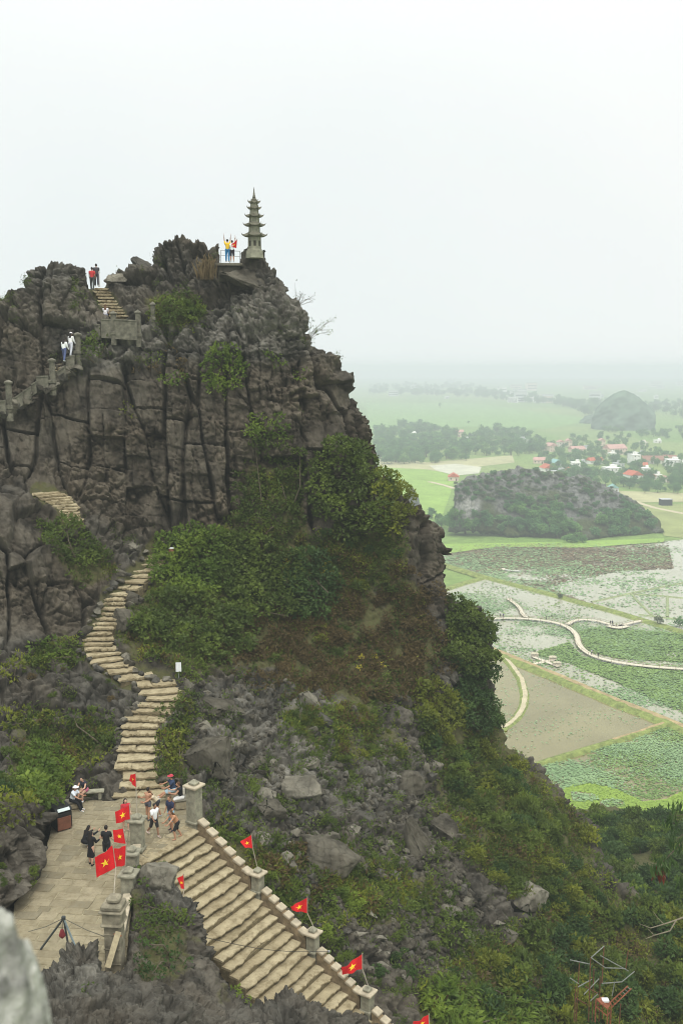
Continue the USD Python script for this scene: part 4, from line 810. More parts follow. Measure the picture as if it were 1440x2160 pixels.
bush('bush', 'olive yellow bush on the right flank above the leafy gully', 'bush', [(870,1460),(920,1450),(950,1480),(950,1540),(900,1560),(870,1510)], 12, 0.85, LEAFY, 0.17, 40, seed=26)
bush('tree', 'dark tree on the right skyline above the lily ponds', 'tree', [(960,1280),(1005,1290),(1022,1330),(1010,1400),(970,1420),(950,1350)], 14, 1.0, LEAF, 0.17, 44, seed=27)
bush('tree', 'dark hanging tree lower down the right skyline', 'tree', [(965,1430),(1010,1410),(1030,1470),(1040,1540),(1000,1560),(960,1500)], 14, 1.0, LEAFD, 0.17, 44, seed=28)
bush('creeper', 'creepers draped over the pale boulder near the broad flight', 'creeper', [(285,1850),(330,1835),(365,1850),(345,1862),(300,1880)], 7, 0.28, LEAFB, 0.10, 60, where=on_crag, seed=29)
bush('creeper', 'green creepers below the pale boulder on the near crag', 'creeper', [(285,1900),(330,1905),(400,1920),(410,1950),(340,1980),(290,1950)], 14, 0.33, LEAF, 0.10, 60, where=on_crag, seed=30)
bush('creeper', 'dim leaves filling the cleft of the near crag', 'creeper', [(300,1980),(380,1985),(395,2040),(340,2060),(290,2030)], 10, 0.3, LEAFD, 0.10, 55, where=on_crag, seed=31)
bush('bush', 'small leafy tuft on the near crag against the lowest steps', 'bush', [(485,2085),(515,2110),(525,2128),(500,2122)], 4, 0.22, LEAFB, 0.09, 60, where=on_crag, seed=32)
bush('bush', 'small green tuft among the grey stones at the bottom of the near crag', 'bush', E(190,2078,16,10), 3, 0.2, LEAF, 0.08, 60, where=on_crag, seed=33)
bush('bush', 'bluish green feathery shrub amid dark rocks, lower middle of the slope', 'bush', E(962,1972,36,34), 8, 0.6, LEAF, 0.13, 44, seed=34)
bush('tree', 'young broad leaved tree with drooping bright leaves, bottom centre right', 'tree', [(900,2130),(930,2080),(980,2100),(1040,2110),(1100,2090),(1150,2130),(1120,2200),(940,2200)], 26, 0.55, LEAFB, 0.26, 26, seed=35, lift=1.6, ratio=0.36, droop=0.5)
# yellow sprays in the thicket
YEL = leaf_mat('yellow_blossom', (0.30, 0.26, 0.03), (0.45, 0.38, 0.05), (0.55, 0.48, 0.10))
for x, y, s_, lb in ((612, 1192, 20, 'small spray of yellow blossom on the dark bush, left one'), (700, 1210, 20, 'spray of yellow blossom at the right end of the thicket'), (365, 1578, 11, 'little yellow blossom beside the lower winding stair'), (775, 1410, 24, 'pale yellow sapling among the dry brush on the slope')):
    bush('blossom', lb, 'blossom', E(x, y, s_, s_ * 0.8), 4, 0.26, YEL, 0.13, 60, seed=40 + x % 9, lift=1.6 if x < 750 and x > 500 else 0.8)
# shrubs of a kind, each one a copy of a few grown forms
def grow(seed, n, R, H, leaf, dens, mat_, pname, label, cat, group, trunk=0.05, ratio=0.5):
    r = np.random.default_rng(seed); L = [(np.array([0, 0, H * 0.55]), R * 0.62)]
    for k in range(n):
        a = r.uniform(0, 6.28); q = R * r.uniform(0.25, 0.8); L.append((np.array([q * math.cos(a), q * math.sin(a), H * r.uniform(0.2, 0.85)]), R * r.uniform(0.28, 0.48)))
    p = proto(pname, label, cat, group)
    obj('stem' if trunk < 0.08 else 'trunk', branches(np.array([0, 0, -0.4]), [c for c, q in L], trunk, seed), BARK, p)
    obj('crown', crown(L, dens, leaf, seed, ratio=ratio), mat_, p); return p
SH_ = {}
for j, (nm, m_) in enumerate((('green', LEAF), ('dark', LEAFD), ('yellow', LEAFY), ('bright', LEAFB), ('dry', DRY))):
    SH_[nm] = [grow(800 + 10 * j + k, 9, 1.0, 1.0, 0.26, 62, m_, f'shrub_{nm}_{k}', 'shrub', 'shrub', None) for k in range(3)]
SHLAB = {'green': 'green shrub growing on the steep flank', 'dark': 'dark green shrub growing on the steep flank', 'yellow': 'yellow green shrub growing on the steep flank', 'bright': 'bright green shrub growing on the steep flank', 'dry': 'withered brown shrub growing on the steep flank'}
WHERE = {1: 'under the dark skyline trees', 2: 'on the upper right flank', 3: 'on the lower right flank', 4: 'around the scaffold, lower right', 5: 'in the dry brush under the cliff', 6: 'under the broad round tree', 7: 'at the top of the rubble slope', 8: 'in the middle of the rubble slope', 9: 'along the stair parapet', 10: 'in the low dark rocks', 11: 'among the crags at left', 12: 'beside the leafy tree at far left', 13: 'at the foot of the left crag'}
def shrubs(poly, n, kinds, smin, smax, seed, where=on_land, lift=-0.1, check=True):
    nm_ = 'bush' if seed in (4, 14) else 'shrub'
    r = np.random.default_rng(seed); q = inpoly([poly], n * 3, seed)
    if check: q = q[~shapely.contains_xy(keepout, q[:, 0], q[:, 1])]
    ch = []
    for p in q:
        if len(ch) >= n: break
        if all((p[0] - c_[0]) ** 2 + (p[1] - c_[1]) ** 2 > 90 for c_ in ch): ch.append(p)
    for p in ch:
        kd = kinds[int(r.integers(0, len(kinds)))]; s_ = r.uniform(smin, smax)
        copy_of(SH_[kd][int(r.integers(0, 3))], where(*p, lift), r.uniform(0, 6.28), s_ * r.uniform(0.8, 1.2, 3), SHLAB[kd].replace('on the steep flank', WHERE[seed]).replace('shrub', nm_), f'{kd} {nm_} plants {WHERE[seed]}', nm_, cat=nm_)
shrubs([(960,1270),(1030,1330),(1040,1480),(1090,1590),(1000,1580),(940,1500),(930,1380)], 24, ['dark', 'dark', 'green'], 0.55, 1.0, 1)
shrubs([(880,1540),(960,1560),(1080,1600),(1180,1690),(1240,1780),(1180,1840),(1060,1780),(960,1700)], 62, ['green', 'yellow', 'dark', 'green'], 0.5, 1.1, 2)
shrubs([(990,1800),(1100,1830),(1250,1830),(1300,1900),(1200,1960),(1050,1900)], 40, ['green', 'dark', 'yellow', 'green'], 0.4, 0.9, 3)
shrubs([(1040,2010),(1200,1950),(1330,1930),(1450,1940),(1450,2180),(1150,2180),(1000,2150)], 84, ['dark', 'green', 'dark', 'yellow', 'green'], 0.55, 1.15, 4)
shrubs([(640,1180),(760,1230),(880,1200),(930,1340),(860,1440),(700,1430),(560,1410)], 24, ['dry', 'green', 'dry', 'yellow'], 0.35, 0.75, 5)
shrubs([(660,1130),(860,1130),(880,1180),(700,1190)], 12, ['dark', 'green'], 0.4, 0.7, 6)
shrubs([(570,1500),(850,1490),(880,1600),(700,1620)], 22, ['green', 'yellow'], 0.25, 0.5, 7)
shrubs([(560,1790),(780,1790),(960,1880),(900,1960),(700,1920)], 28, ['green', 'yellow', 'bright'], 0.25, 0.55, 8)
shrubs([(430,1700),(540,1800),(660,1930),(760,2060),(700,2000),(560,1840)], 22, ['green', 'bright'], 0.22, 0.42, 9)
shrubs([(760,1980),(980,2010),(1040,2090),(900,2110),(800,2080)], 18, ['dark', 'green'], 0.25, 0.5, 10)
shrubs([(-40,1440),(120,1400),(250,1440),(240,1500),(60,1500)], 8, ['green', 'dry'], 0.2, 0.36, 11)
shrubs([(0,1600),(60,1600),(60,1690),(-20,1690)], 8, ['dark', 'green'], 0.35, 0.6, 12)
shrubs([(0,1830),(50,1840),(60,1880),(-20,1880)], 5, ['green'], 0.2, 0.35, 13)
# ground cover
def tufts(n, seed, mat_, label, size, wts, per=7):
    r = np.random.default_rng(seed); ii = np.argwhere(G.inside & (wts > 0.12) & (mw['bed'] < 0.1) & (mw['path'] < 0.3))
    w = wts[ii[:, 0], ii[:, 1]]; ii = ii[r.choice(len(ii), n, p=w / w.sum())]
    P = Q[ii[:, 0], ii[:, 1]]; N = GN[ii[:, 0], ii[:, 1]]
    P = np.repeat(P, per, 0) + r.normal(0, 0.13, (n * per, 3)); N = np.repeat(N, per, 0)
    obj('ground_cover', leaf_quads(P + N * 0.05, N, size, r, 0.7, 0.42), mat_, None, label=label, category='ground cover', kind='stuff')
nz = fbm(np.stack([G.PX / 42, G.PY / 42, 0 * G.PX], -1).reshape(-1, 3), 3, 44).reshape(G.PX.shape)
nz2 = fbm(np.stack([G.PX / 30, G.PY / 30, 0 * G.PX], -1).reshape(-1, 3), 3, 45).reshape(G.PX.shape)
so_ = np.clip(mw['soil'], 0, 1) * (1 - 0.7 * np.clip(mw['cliff'], 0, 1))
dryz = G.mask([[(620,1240),(760,1240),(930,1230),(940,1420),(860,1480),(700,1470),(520,1420),(440,1440),(420,1400)], [(560,1800),(700,1800),(700,1870)], [(120,760),(430,750),(430,775)]], 30)
tufts(13000, 71, LEAF, 'low green weeds and grass over the soil of the slope', 0.24, so_ * np.clip(nz + 0.45, 0, 1) * (1 - 0.7 * dryz))
tufts(8000, 72, DRY, 'dry brown grass and bracken on the slope below the cliff', 0.26, np.clip(so_ * 0.25 + dryz, 0, 1) * np.clip(nz2 + 0.35, 0, 1))
tufts(7000, 73, LEAFY, 'yellow green weeds scattered over the slope', 0.22, so_ * np.clip(nz2 + 0.25, 0, 1) * (1 - 0.6 * dryz))
tufts(2300, 75, LEAF, 'weeds growing between the boulders of the rubble slope', 0.19, np.clip(mw['blocky'], 0, 1) * np.clip(nz2 * 1.6 + 0.15, 0, 1))
tufts(2500, 74, LEAF, 'little plants rooted in the cracks of the rocks', 0.12, np.clip(0.35 - so_, 0, 1) * np.clip(nz2 * 1.5 - 0.25, 0, 1) * (1 - 0.6 * mw['cliff']), 7)
# the wooded hollow
TR_ = [grow(900 + k, 14, 2.3, 3.2, 0.46, 22, (LEAFD, LEAF, LEAFD, LEAFB)[k], f'hollow_tree_{k}', 'tree', 'tree', None, trunk=0.14) for k in range(4)]
hr = np.random.default_rng(77)
for x, y in np.vstack([inpoly([[(1150,1765),(1210,1758),(1300,1758),(1445,1750),(1460,1750),(1460,1790),(1150,1800)]], 46, 92), inpoly([[(1160,1775),(1250,1768),(1300,1755),(1440,1745),(1465,1742),(1465,1990),(1200,1990)]], 60, 91), inpoly([[(1465,1740),(1780,1745),(1780,1990),(1465,1990)]], 26, 93)]):
    k = int(hr.integers(0, 4))
    lb = ('dark leafed', 'mid green', 'dark leafed', 'bright green')[k] + ' tree at the ' + ('far' if y < 1790 else 'near') + ' ' + ('left' if x < 1310 else 'right') + ' of the wooded hollow below the rock wall'
    copy_of(TR_[k], on_hollow(x, y, -0.9), hr.uniform(0, 6.28), hr.uniform(0.36, 0.6) if y < 1800 else hr.uniform(.42, .8), lb, lb.replace('tree', 'trees', 1), 'tree')
WHERE[14] = 'along the rim of the wooded hollow by the ponds'
shrubs([(1150,1732),(1240,1730),(1300,1728),(1440,1730),(1460,1732),(1460,1780),(1160,1795)], 66, ['dark', 'green', 'bright', 'dark'], 0.7, 1.25, 14, where=on_hollow, lift=-0.3, check=False)
# ================================================================ the lowland: plain, ponds, banks, village, hills, haze
FIELD = mat('plain_grass', {
    'g': ('geometry', {}), 'mp': ('mapping', {'scale': (0.0045, 0.0022, 1)}), 'v': ('voronoi_texture', {'scale': 1.0}), 'n': ('noise_texture', {'scale': 0.006, 'detail': 5.0}), 'n2': ('noise_texture', {'scale': 0.15, 'detail': 4.0}),
    'r': ('rgb_ramp', {'ramp': [(0.1, (0.10, 0.17, 0.05)), (0.4, (0.14, 0.22, 0.055)), (0.65, (0.19, 0.24, 0.08)), (0.9, (0.11, 0.19, 0.06))]}),
    'r2': ('rgb_ramp', {'ramp': [(0.3, (0.75, 0.75, 0.75)), (0.7, (1.2, 1.2, 1.15))]}), 'm': ('mix_color', {'blend_type': 'multiply', 'fac': 0.8, 'use_clamp': False}),
    'a': ('math', {'math_type': 'multiply_add', 'value2': 0.55}), 's': ('separate_color', {}), 'h': ('math', {'math_type': 'multiply', 'value2': 0.45}),
    'p': ('principled_bsdf', {'roughness': 0.95, 'specular_ior_level': 0.1})},
    [('g.position', 'mp.vector'), ('mp.vector', 'v.vector'), ('g.position', 'n.vector'), ('g.position', 'n2.vector'), ('v.color', 's.color'), ('s.r', 'h.value1'), ('n.fac', 'a.value1'), ('h.value', 'a.value3'), ('a.value', 'r.fac'), ('n2.fac', 'r2.fac'), ('r.color', 'm.a'), ('r2.color', 'm.b'), ('m.result', 'p.base_color')])
def water_mat(name, c1, c2, rough=0.05):
    return mat(name, {'g': ('geometry', {}), 'n': ('noise_texture', {'scale': 0.05, 'detail': 4.0}), 'n2': ('noise_texture', {'scale': 1.2, 'detail': 3.0}),
        'r': ('rgb_ramp', {'ramp': [(0.35, c1), (0.65, c2)]}), 'b': ('bump', {'strength': 0.06, 'distance': 0.1}), 'p': ('principled_bsdf', {'roughness': rough, 'ior': 1.33, 'specular_ior_level': 0.5})},
        [('g.position', 'n.vector'), ('g.position', 'n2.vector'), ('n.fac', 'r.fac'), ('r.color', 'p.base_color'), ('n2.fac', 'b.height'), ('b.normal', 'p.normal')])
WBROWN = water_mat('muddy_water', (0.138, 0.118, 0.048), (0.185, 0.160, 0.070)); WGREY = water_mat('grey_green_water', (0.25, 0.24, 0.165), (0.31, 0.30, 0.22))
def gz(pts, z=0.0): return [tuple(onz(x, y, z)[:2]) for x, y in pts]
X, Y = np.meshgrid(np.concatenate([np.linspace(-6500, -400, 25), np.linspace(-350, 1200, 40), np.linspace(1300, 6500, 25)]), np.concatenate([np.linspace(-250, 1400, 45), np.linspace(1500, 8800, 40)]))
nx_ = X.shape[1]; i = np.arange(X.size).reshape(X.shape)
struct('plain', (np.column_stack([X.ravel(), Y.ravel(), np.full(X.size, -0.6)]), np.stack([i[:-1, :-1], i[:-1, 1:], i[1:, 1:], i[1:, :-1]], -1).reshape(-1, 4)), FIELD)
def pond(name, pts, m): return flat(sg.Polygon(gz(pts)).buffer(0), 0.0, name, m)
PA = [(780,1165),(1000,1150),(1230,1145),(1330,1148),(1440,1138),(1560,1138),(1560,1370),(1440,1335),(1290,1290),(1020,1218),(930,1190),(780,1150)]
PB = [(780,1280),(1020,1218),(1290,1290),(1440,1335),(1560,1370),(1560,1590),(1440,1538),(1040,1377),(1000,1362),(780,1270)]
PC = [(900,1310),(1040,1377),(1405,1527),(1150,1611),(1080,1640),(900,1620)]
PD = [(1080,1640),(1150,1611),(1405,1527),(1440,1538),(1560,1590),(1560,1790),(1210,1790),(1100,1700)]
pond('pond_water', PA, WGREY); pond('pond_water', PB, WGREY); pond('pond_water', PC, WBROWN); pond('pond_water', PD, WBROWN)
# lily leaves, many thousands, floating and standing
def discs(P, size, r, tilt=0.15, zmax=0.5):
    n = len(P); a = np.arange(4) * 2 * np.pi / 4; s = size * r.uniform(0.6, 1.4, n); t = r.normal(0, tilt, (n, 2)); z = 0.03 + r.random(n) ** 2 * zmax; o = r.uniform(0, 6.28, n)
    x, y = np.cos(a[None] + o[:, None]) * s[:, None], np.sin(a[None] + o[:, None]) * s[:, None]
    v = np.stack([P[:, :1] + x, P[:, 1:2] + y, z[:, None] + x * t[:, :1] + y * t[:, 1:]], -1).reshape(-1, 3)
    b = 4 * np.arange(n)[:, None]; return v, np.vstack([b + [0, 1, 2], b + [0, 2, 3]])
def lilies(poly, n, size, mat_, label, seed, fn, zmax=0.4):
    r = np.random.default_rng(seed); U = sg.Polygon(gz(poly)).buffer(0); x0, y0, x1, y1 = U.bounds
    q = np.column_stack([r.uniform(x0, x1, 3 * n), r.uniform(y0, y1, 3 * n)]); q = q[shapely.contains_xy(U, q[:, 0], q[:, 1])]
    px, py = pix(np.column_stack([q, 0 * q[:, 0]])); f = fbm(np.column_stack([q / 14, 0 * q[:, 0]]), 4, seed); f2 = fbm(np.column_stack([q / 45, 0 * q[:, 0]]), 3, seed + 1)
    q = q[r.random(len(q)) < fn(px, py, f, f2)][:n]
    obj('lily_leaves', discs(q, size, r, zmax=zmax), mat_, None, label=label, category='lily leaves', kind='stuff')
LILY = leaf_mat('lily_green', (0.13, 0.21, 0.045), (0.21, 0.31, 0.07), (0.30, 0.40, 0.11), 0.06, 0.15)
LILYP = leaf_mat('lily_pale', (0.19, 0.29, 0.125), (0.27, 0.38, 0.17), (0.36, 0.46, 0.23), 0.06, 0.15)
LILYB = leaf_mat('lily_withered', (0.14, 0.095, 0.045), (0.19, 0.135, 0.06), (0.23, 0.19, 0.09), 0.06, 0.1)
ALGA = leaf_mat('duckweed', (0.19, 0.28, 0.03), (0.27, 0.38, 0.04), (0.34, 0.44, 0.06), 0.2, 0.1)
sg_ = lambda x: 1 / (1 + np.exp(-x))
inb = lambda poly: (lambda px, py: shapely.contains_xy(sg.Polygon(poly), px, py).astype(float))
dense_r = inb([(1215,1335),(1250,1325),(1560,1345),(1560,1405),(1300,1390),(1240,1375),(1222,1350)]); dense_r2 = inb([(1120,1380),(1200,1355),(1225,1385),(1300,1405),(1560,1420),(1560,1560),(1440,1505),(1300,1440),(1200,1400)])
open_a = inb([(1560,1130),(1405,1135),(1420,1200),(1300,1205),(1150,1240),(1290,1288),(1440,1330),(1560,1360)])
algp = sg.Polygon([(1190,1664),(1240,1653),(1300,1666),(1352,1690),(1400,1684),(1450,1666),(1560,1652),(1560,1795),(1180,1795)]).difference(sg.Polygon([(1292 + 26 * math.cos(a), 1697 + 10 * math.sin(a)) for a in np.linspace(0, 6.2, 20)])).difference(sg.Polygon([(1205,1672),(1260,1678),(1262,1690),(1210,1694)]))
alg = lambda px, py: shapely.contains_xy(algp, px, py).astype(float)
lilies(PA, 44000, 0.58, LILYB, 'withered brown lily leaves on the far pond', 1, lambda x, y, f, g: 0.75 * sg_(6 * g + 3 * f + 0.3) * (1 - open_a(x, y)))
lilies(PA, 44000, 0.6, LILYP, 'pale green lily leaves patchily covering the far pond', 2, lambda x, y, f, g: 0.75 * sg_(9 * f - 3 * g - 0.3) * (1 - 0.65 * open_a(x, y)))
lilies(PB, 72000, 0.46, LILY, 'thick green lily leaves around the boardwalk', 3, lambda x, y, f, g: np.clip(1.5 * (dense_r(x, y) + dense_r2(x, y)) * sg_(7 * f + 2.0) + 0.05 * sg_(8 * f), 0, 1))
lilies(PB, 60000, 0.36, LILYP, 'pale green lily leaves thinly spread over the middle pond', 4, lambda x, y, f, g: 0.7 * sg_(10 * f + 5 * g - 1.2 + 0.012 * (y - 1290)) * sg_((y - 1255 - 0.2 * (x - 1000)) / 8))
lilies(PC, 6000, 0.24, LILYP, 'scattered small leaves floating on the muddy pond', 5, lambda x, y, f, g: 0.3 * sg_(9 * f - 1))
lilies(PD, 40000, 0.27, LILYP, 'grey green lily leaves over the nearest pond', 6, lambda x, y, f, g: 0.62 * sg_(10 * f + 5 * g - 1.0) * (1 - alg(x, y)))
lilies(PD, 16000, 0.28, LILY, 'deep green lily leaves in patches on the nearest pond', 7, lambda x, y, f, g: 0.8 * sg_(12 * g + 5 * f - 1.6) * (1 - alg(x, y)))
lilies(PD, 60000, 0.33, ALGA, 'bright yellow green duckweed along the shore of the nearest pond', 8, lambda x, y, f, g: np.clip(alg(x + 14 * f, y + 10 * f) * 1.3, 0, 1), zmax=0.02)
# banks between the ponds
GRASSB = plain('bank_grass', (0.17, 0.20, 0.055), 0.95, 0.4, 0.7); EARTHB = plain('bank_earth', (0.30, 0.225, 0.115), 0.95, 0.3, 0.6); PATHM = plain('pale_path', (0.42, 0.36, 0.24), 0.95, 0.2, 0.8); BUND = plain('bund_green', (0.23, 0.26, 0.13), 0.95, 0.3, 0.6)
def ridge(name, pts, wid, h, m, seed=0, z0=-0.3, flat_top=0.5, n=60, **kw):
    """a bank along a line: sloping sides, uneven edge"""
    q = np.array(gz(pts)); s = np.concatenate([[0], np.cumsum(np.linalg.norm(np.diff(q, axis=0), axis=1))]); ss = np.linspace(0, s[-1], n)
    C = np.stack([np.interp(ss, s, q[:, k]) for k in range(2)], 1)
    if len(pts) > 2: C = np.stack([gaussian_filter(C[:, k], 1.2, mode='nearest') for k in range(2)], 1)
    t = np.gradient(C, axis=0); t /= np.linalg.norm(t, axis=1, keepdims=True); nn = np.stack([-t[:, 1], t[:, 0]], 1)
    r = np.random.default_rng(seed); V = []
    for o, z in ((-0.5, z0), (-0.5 * flat_top, h), (0, h * 1.05), (0.5 * flat_top, h), (0.5, z0)):
        w = wid * o * (1 + 0.25 * fbm(np.column_stack([ss / 5, 0 * ss + seed, 0 * ss + o * 7]), 3, seed)); V.append(np.column_stack([C + nn * w[:, None], z + 0.12 * h * fbm(np.column_stack([ss / 3, 0 * ss + o * 9, 0 * ss]), 2, seed)]))
    V = np.vstack(V); i = np.arange(5 * n).reshape(5, n)
    F = np.stack([i[:-1, :-1], i[:-1, 1:], i[1:, 1:], i[1:, :-1]], -1).reshape(-1, 4)
    return struct(name, (V, F), m, None, smooth=True, **kw)
D1 = [(930,1190),(1020,1218),(1150,1252),(1290,1290),(1440,1335),(1560,1370)]
ridge('embankment', D1, 5.5, 0.7, GRASSB, 1); ridge('embankment', [(930,1247),(975,1232),(1022,1219)], 5.0, 0.65, GRASSB, 2)
ridge('embankment', [(1000,1360),(1040,1377),(1150,1422),(1300,1485),(1440,1540),(1560,1592)], 6.2, 0.9, GRASSB, 3, n=90)
ridge('embankment_path', [(1000,1357),(1040,1374),(1150,1419),(1300,1482),(1440,1537),(1560,1589)], 2.6, 0.98, EARTHB, 4, z0=0.86, n=90)
ridge('embankment', [(1120,1620),(1150,1611),(1260,1577),(1350,1550),(1405,1529),(1430,1528)], 3.0, 0.8, GRASSB, 5); ridge('embankment_path', [(1290,1566),(1350,1548),(1405,1528)], 1.2, 0.86, EARTHB, 6, z0=0.76)
ridge('curved_bank', [(1060,1386),(1080,1408),(1098,1435),(1106,1465),(1104,1490),(1092,1512),(1074,1530),(1052,1542)], 3.2, 0.6, GRASSB, 7); ridge('curved_path', [(1062,1387),(1081,1408),(1099,1435),(1107,1465),(1105,1490),(1093,1512),(1075,1530),(1054,1541)], 1.5, 0.68, PATHM, 8, z0=0.56)
ridge('curved_bank', [(1014,1396),(1026,1412),(1030,1428),(1024,1444),(1014,1456)], 2.6, 0.5, GRASSB, 9)
for k, pl in enumerate(([(1245,1271),(1330,1252),(1440,1230),(1500,1217)], [(1330,1252),(1350,1275),(1376,1300)], [(1332,1254),(1385,1257),(1440,1262),(1560,1270)], [(1407,1258),(1407,1302)], [(1345,1297),(1440,1308),(1560,1325)])):
    ridge('bund', pl, 1.6, 0.35, BUND, 20 + k)
# grass on the main bank, and bank trees
TREEM = leaf_mat('far_tree', (0.075, 0.165, 0.060), (0.19, 0.34, 0.11), (0.34, 0.48, 0.16), 0.08, 0.4)
TREEM2 = leaf_mat('far_tree_light', (0.10, 0.20, 0.06), (0.23, 0.38, 0.10), (0.38, 0.52, 0.15), 0.08, 0.4)
TREEM3 = leaf_mat('far_tree_grey', (0.10, 0.12, 0.065), (0.17, 0.20, 0.11), (0.26, 0.29, 0.16), 0.08, 0.3)
FT = []
for k in range(8):
    r = np.random.default_rng(1000 + k); H, R = r.uniform(5.5, 8.5), r.uniform(2.4, 3.6)
    L = [(np.array([0, 0, H * 0.62]), R * 0.7)] + [(np.array([R * .55 * math.cos(a), R * .55 * math.sin(a), H * r.uniform(0.35, 0.85)]), R * r.uniform(.35, .55)) for a in r.uniform(0, 6.28, 7)]
    p = proto(f'far_tree_{k}', 'tree', 'tree'); obj('trunk', tube([[0, 0, -0.5], [0.1, 0, H * 0.3], [0, 0.1, H * 0.6]], [0.3, 0.22, 0.1], 5), BARK, p)
    obj('crown', crown(L, 3.4, 1.15, 1000 + k, ratio=0.65), (TREEM, TREEM2, TREEM, TREEM3)[k % 4], p); FT.append(p)
tr = np.random.default_rng(33)
def tree_at(P, s, label, group=None, kinds=range(8), name='tree'): return copy_of(FT[list(kinds)[int(tr.integers(0, len(list(kinds))))]], P, tr.uniform(0, 6.28), s * tr.uniform(0.85, 1.15, 3), label, group, name)
for x, y, s, lb in ((1180,1262,0.32,'small tree on the grassy bank crossing the ponds'), (1386,1318,0.62,'bushy lone tree by the end of the looped boardwalk'), (1432,1322,0.55,'lone tree near the right picture edge on the grassy bank'), (988,893,0.9,'solitary tall tree on the hazy plain left of the village'), (928,861,1.5,'solitary dark tree far out on the hazy plain')):
    tree_at(onz(x, y, 0.2), s, lb)

# ---------------------------------------------------------------- the wooded rock hill in the middle distance
HS = [(948,1118),(953,1060),(957,1030),(972,1012),(1000,1003),(1030,995),(1060,992),(1085,986),(1092,980),(1108,990),(1125,985),(1135,992),(1160,1000),(1190,1006),(1215,1003),(1240,1010),(1270,1020),(1310,1040),(1345,1062),(1372,1082),(1390,1105),(1400,1125),(1300,1135),(1200,1140),(1080,1134)]
def yz(px, py): return float(onz(px, py, 0.0)[1])
HD = [(950,1128,yz(950,1128)),(1080,1134,yz(1080,1134)),(1230,1141,yz(1230,1141)),(1400,1128,yz(1400,1128))] + [(x, y, yz(x, 1134) + d) for x, y, d in ((955,1070,8),(960,1020,12),(1000,1060,14),(1000,1010,30),(1090,1080,20),(1090,1030,35),(1100,985,62),(1180,1090,18),(1180,1040,38),(1190,1008,60),(1270,1090,20),(1270,1050,38),(1275,1022,60),(1340,1100,20),(1345,1064,48),(1390,1108,30))]
HG = Grid([(x, y) for x, y in HS], HD, 935, 972, 1410, 1150, 1.6, round_px=10, round_m=10, warp=3)
HSf = at(HG.PX, HG.PY, HG.Y); HN = smooth_normals(HSf, 4); hp = HSf[HG.inside]
HSf[HG.inside] = hp + HN[HG.inside] * (3.0 * fbm(hp / 16, 4, 5) + 1.3 * (0.5 - np.abs(fbm(hp * [0.22, 0.22, 0.06], 4, 8)) * 2) + 0.6 * fbm(hp / 2, 3, 9))[:, None]
HV, HF = HG.finish(HSf); 
HROCK = rock_mat('hill_limestone', (0.06, 0.06, 0.054), (0.155, 0.152, 0.138), (0.62, 0.60, 0.55), (0.06, 0.062, 0.025), dist=0.4, fine=0.7, bump=0.8, cs=0.22)
hsoil = np.clip(0.35 + 0.9 * fbm(HV / 14, 3, 10) + (20 - HV[:, 2]) / 50, 0, 0.9)
HX, HY = pix(HV); hpale = np.exp(-((HX - 985) / 26) ** 2) * np.exp(-((HY - 1070) / 26) ** 2) * 1.3
obj('wooded_hill', (HV, HF), HROCK, None, normals=normals_of(HV, HF), prim={'soil': hsoil * (1 - np.clip(hpale, 0, 1)), 'pale': np.clip(hpale, 0, 1), 'warm': np.zeros(len(HV))}, kind='structure')
def on_hill(px, py):
    j = np.clip(np.round((px - HG.x0) / HG.step).astype(int), 0, HG.nx - 1); i = np.clip(np.round((py - HG.y0) / HG.step).astype(int), 0, HG.ny - 1); return HSf[i, j]
def hill_trees(poly, n, smin, smax, kinds, label, seed):
    for x, y in inpoly([poly], n, seed):
        tree_at(on_hill(np.array(x), np.array(y)) - [0, 0, 0.6], tr.uniform(smin, smax), label, label.replace('tree', 'trees', 1), kinds)
hill_trees([(950,1095),(1000,1090),(1090,1100),(1200,1105),(1230,1138),(1080,1132),(950,1126)], 52, 0.6, 1.15, (0, 1, 2, 4, 5, 6), 'rounded tree at the foot of the middle distance hill', 61)
hill_trees([(1050,1060),(1130,1050),(1180,1080),(1200,1110),(1100,1105)], 40, 0.6, 0.95, (1, 5, 0, 6), 'tree halfway up the middle distance hill', 62)
hill_trees([(1280,1090),(1340,1085),(1395,1115),(1390,1130),(1240,1138)], 34, 0.7, 1.1, (0, 2, 4, 6, 5), 'dense tree at the right hand foot of the middle distance hill', 63)
HSC = inpoly([[(960,1020),(1000,1005),(1090,988),(1190,1008),(1280,1024),(1350,1066),(1380,1100),(1290,1100),(1200,1085),(1060,1060),(960,1060)]], 420, 64)
HSP = np.array([on_hill(np.array(x), np.array(y)) for x, y in HSC]) - [0, 0, 0.5]; HSS = tr.uniform(.22, .62, (420, 1)) * tr.uniform(.8, 1.2, (420, 3)) * [1, 1, .8]
hill_scrub = ('scrub', [2, 3, 7, 3, 0])
for x, y in [(912,1092),(925,1098),(938,1106),(948,1116),(930,1112),(960,1124),(905,1100),(945,1100)]: tree_at(onz(x, y, 0), tr.uniform(.7, 1.0), 'tree of the low thicket between the near cliff and the middle distance hill', 'trees of the low thicket left of the hill', (0, 1, 2, 5))
for x, y in [(1212,1146),(1196,1144),(1228,1145),(1208,1136),(1220,1138)]: tree_at(onz(x, y, 0), tr.uniform(.5, .8), 'tree of the clump jutting from the hill foot into the lily pond', 'trees of the clump jutting into the pond', (0, 1, 5))
lowp = thing('rock_outcrop', 'grey rock outcrop standing on the field just right of the skyline tree', 'rock', onz(865, 1085, -1))
m = boulder_mesh(333, 2, (1, 1, 1), 0.1); obj('rock', (m.vertices * [9, 8, 20] + [0, 0, 2], m.faces), HROCK, lowp, smooth=40)

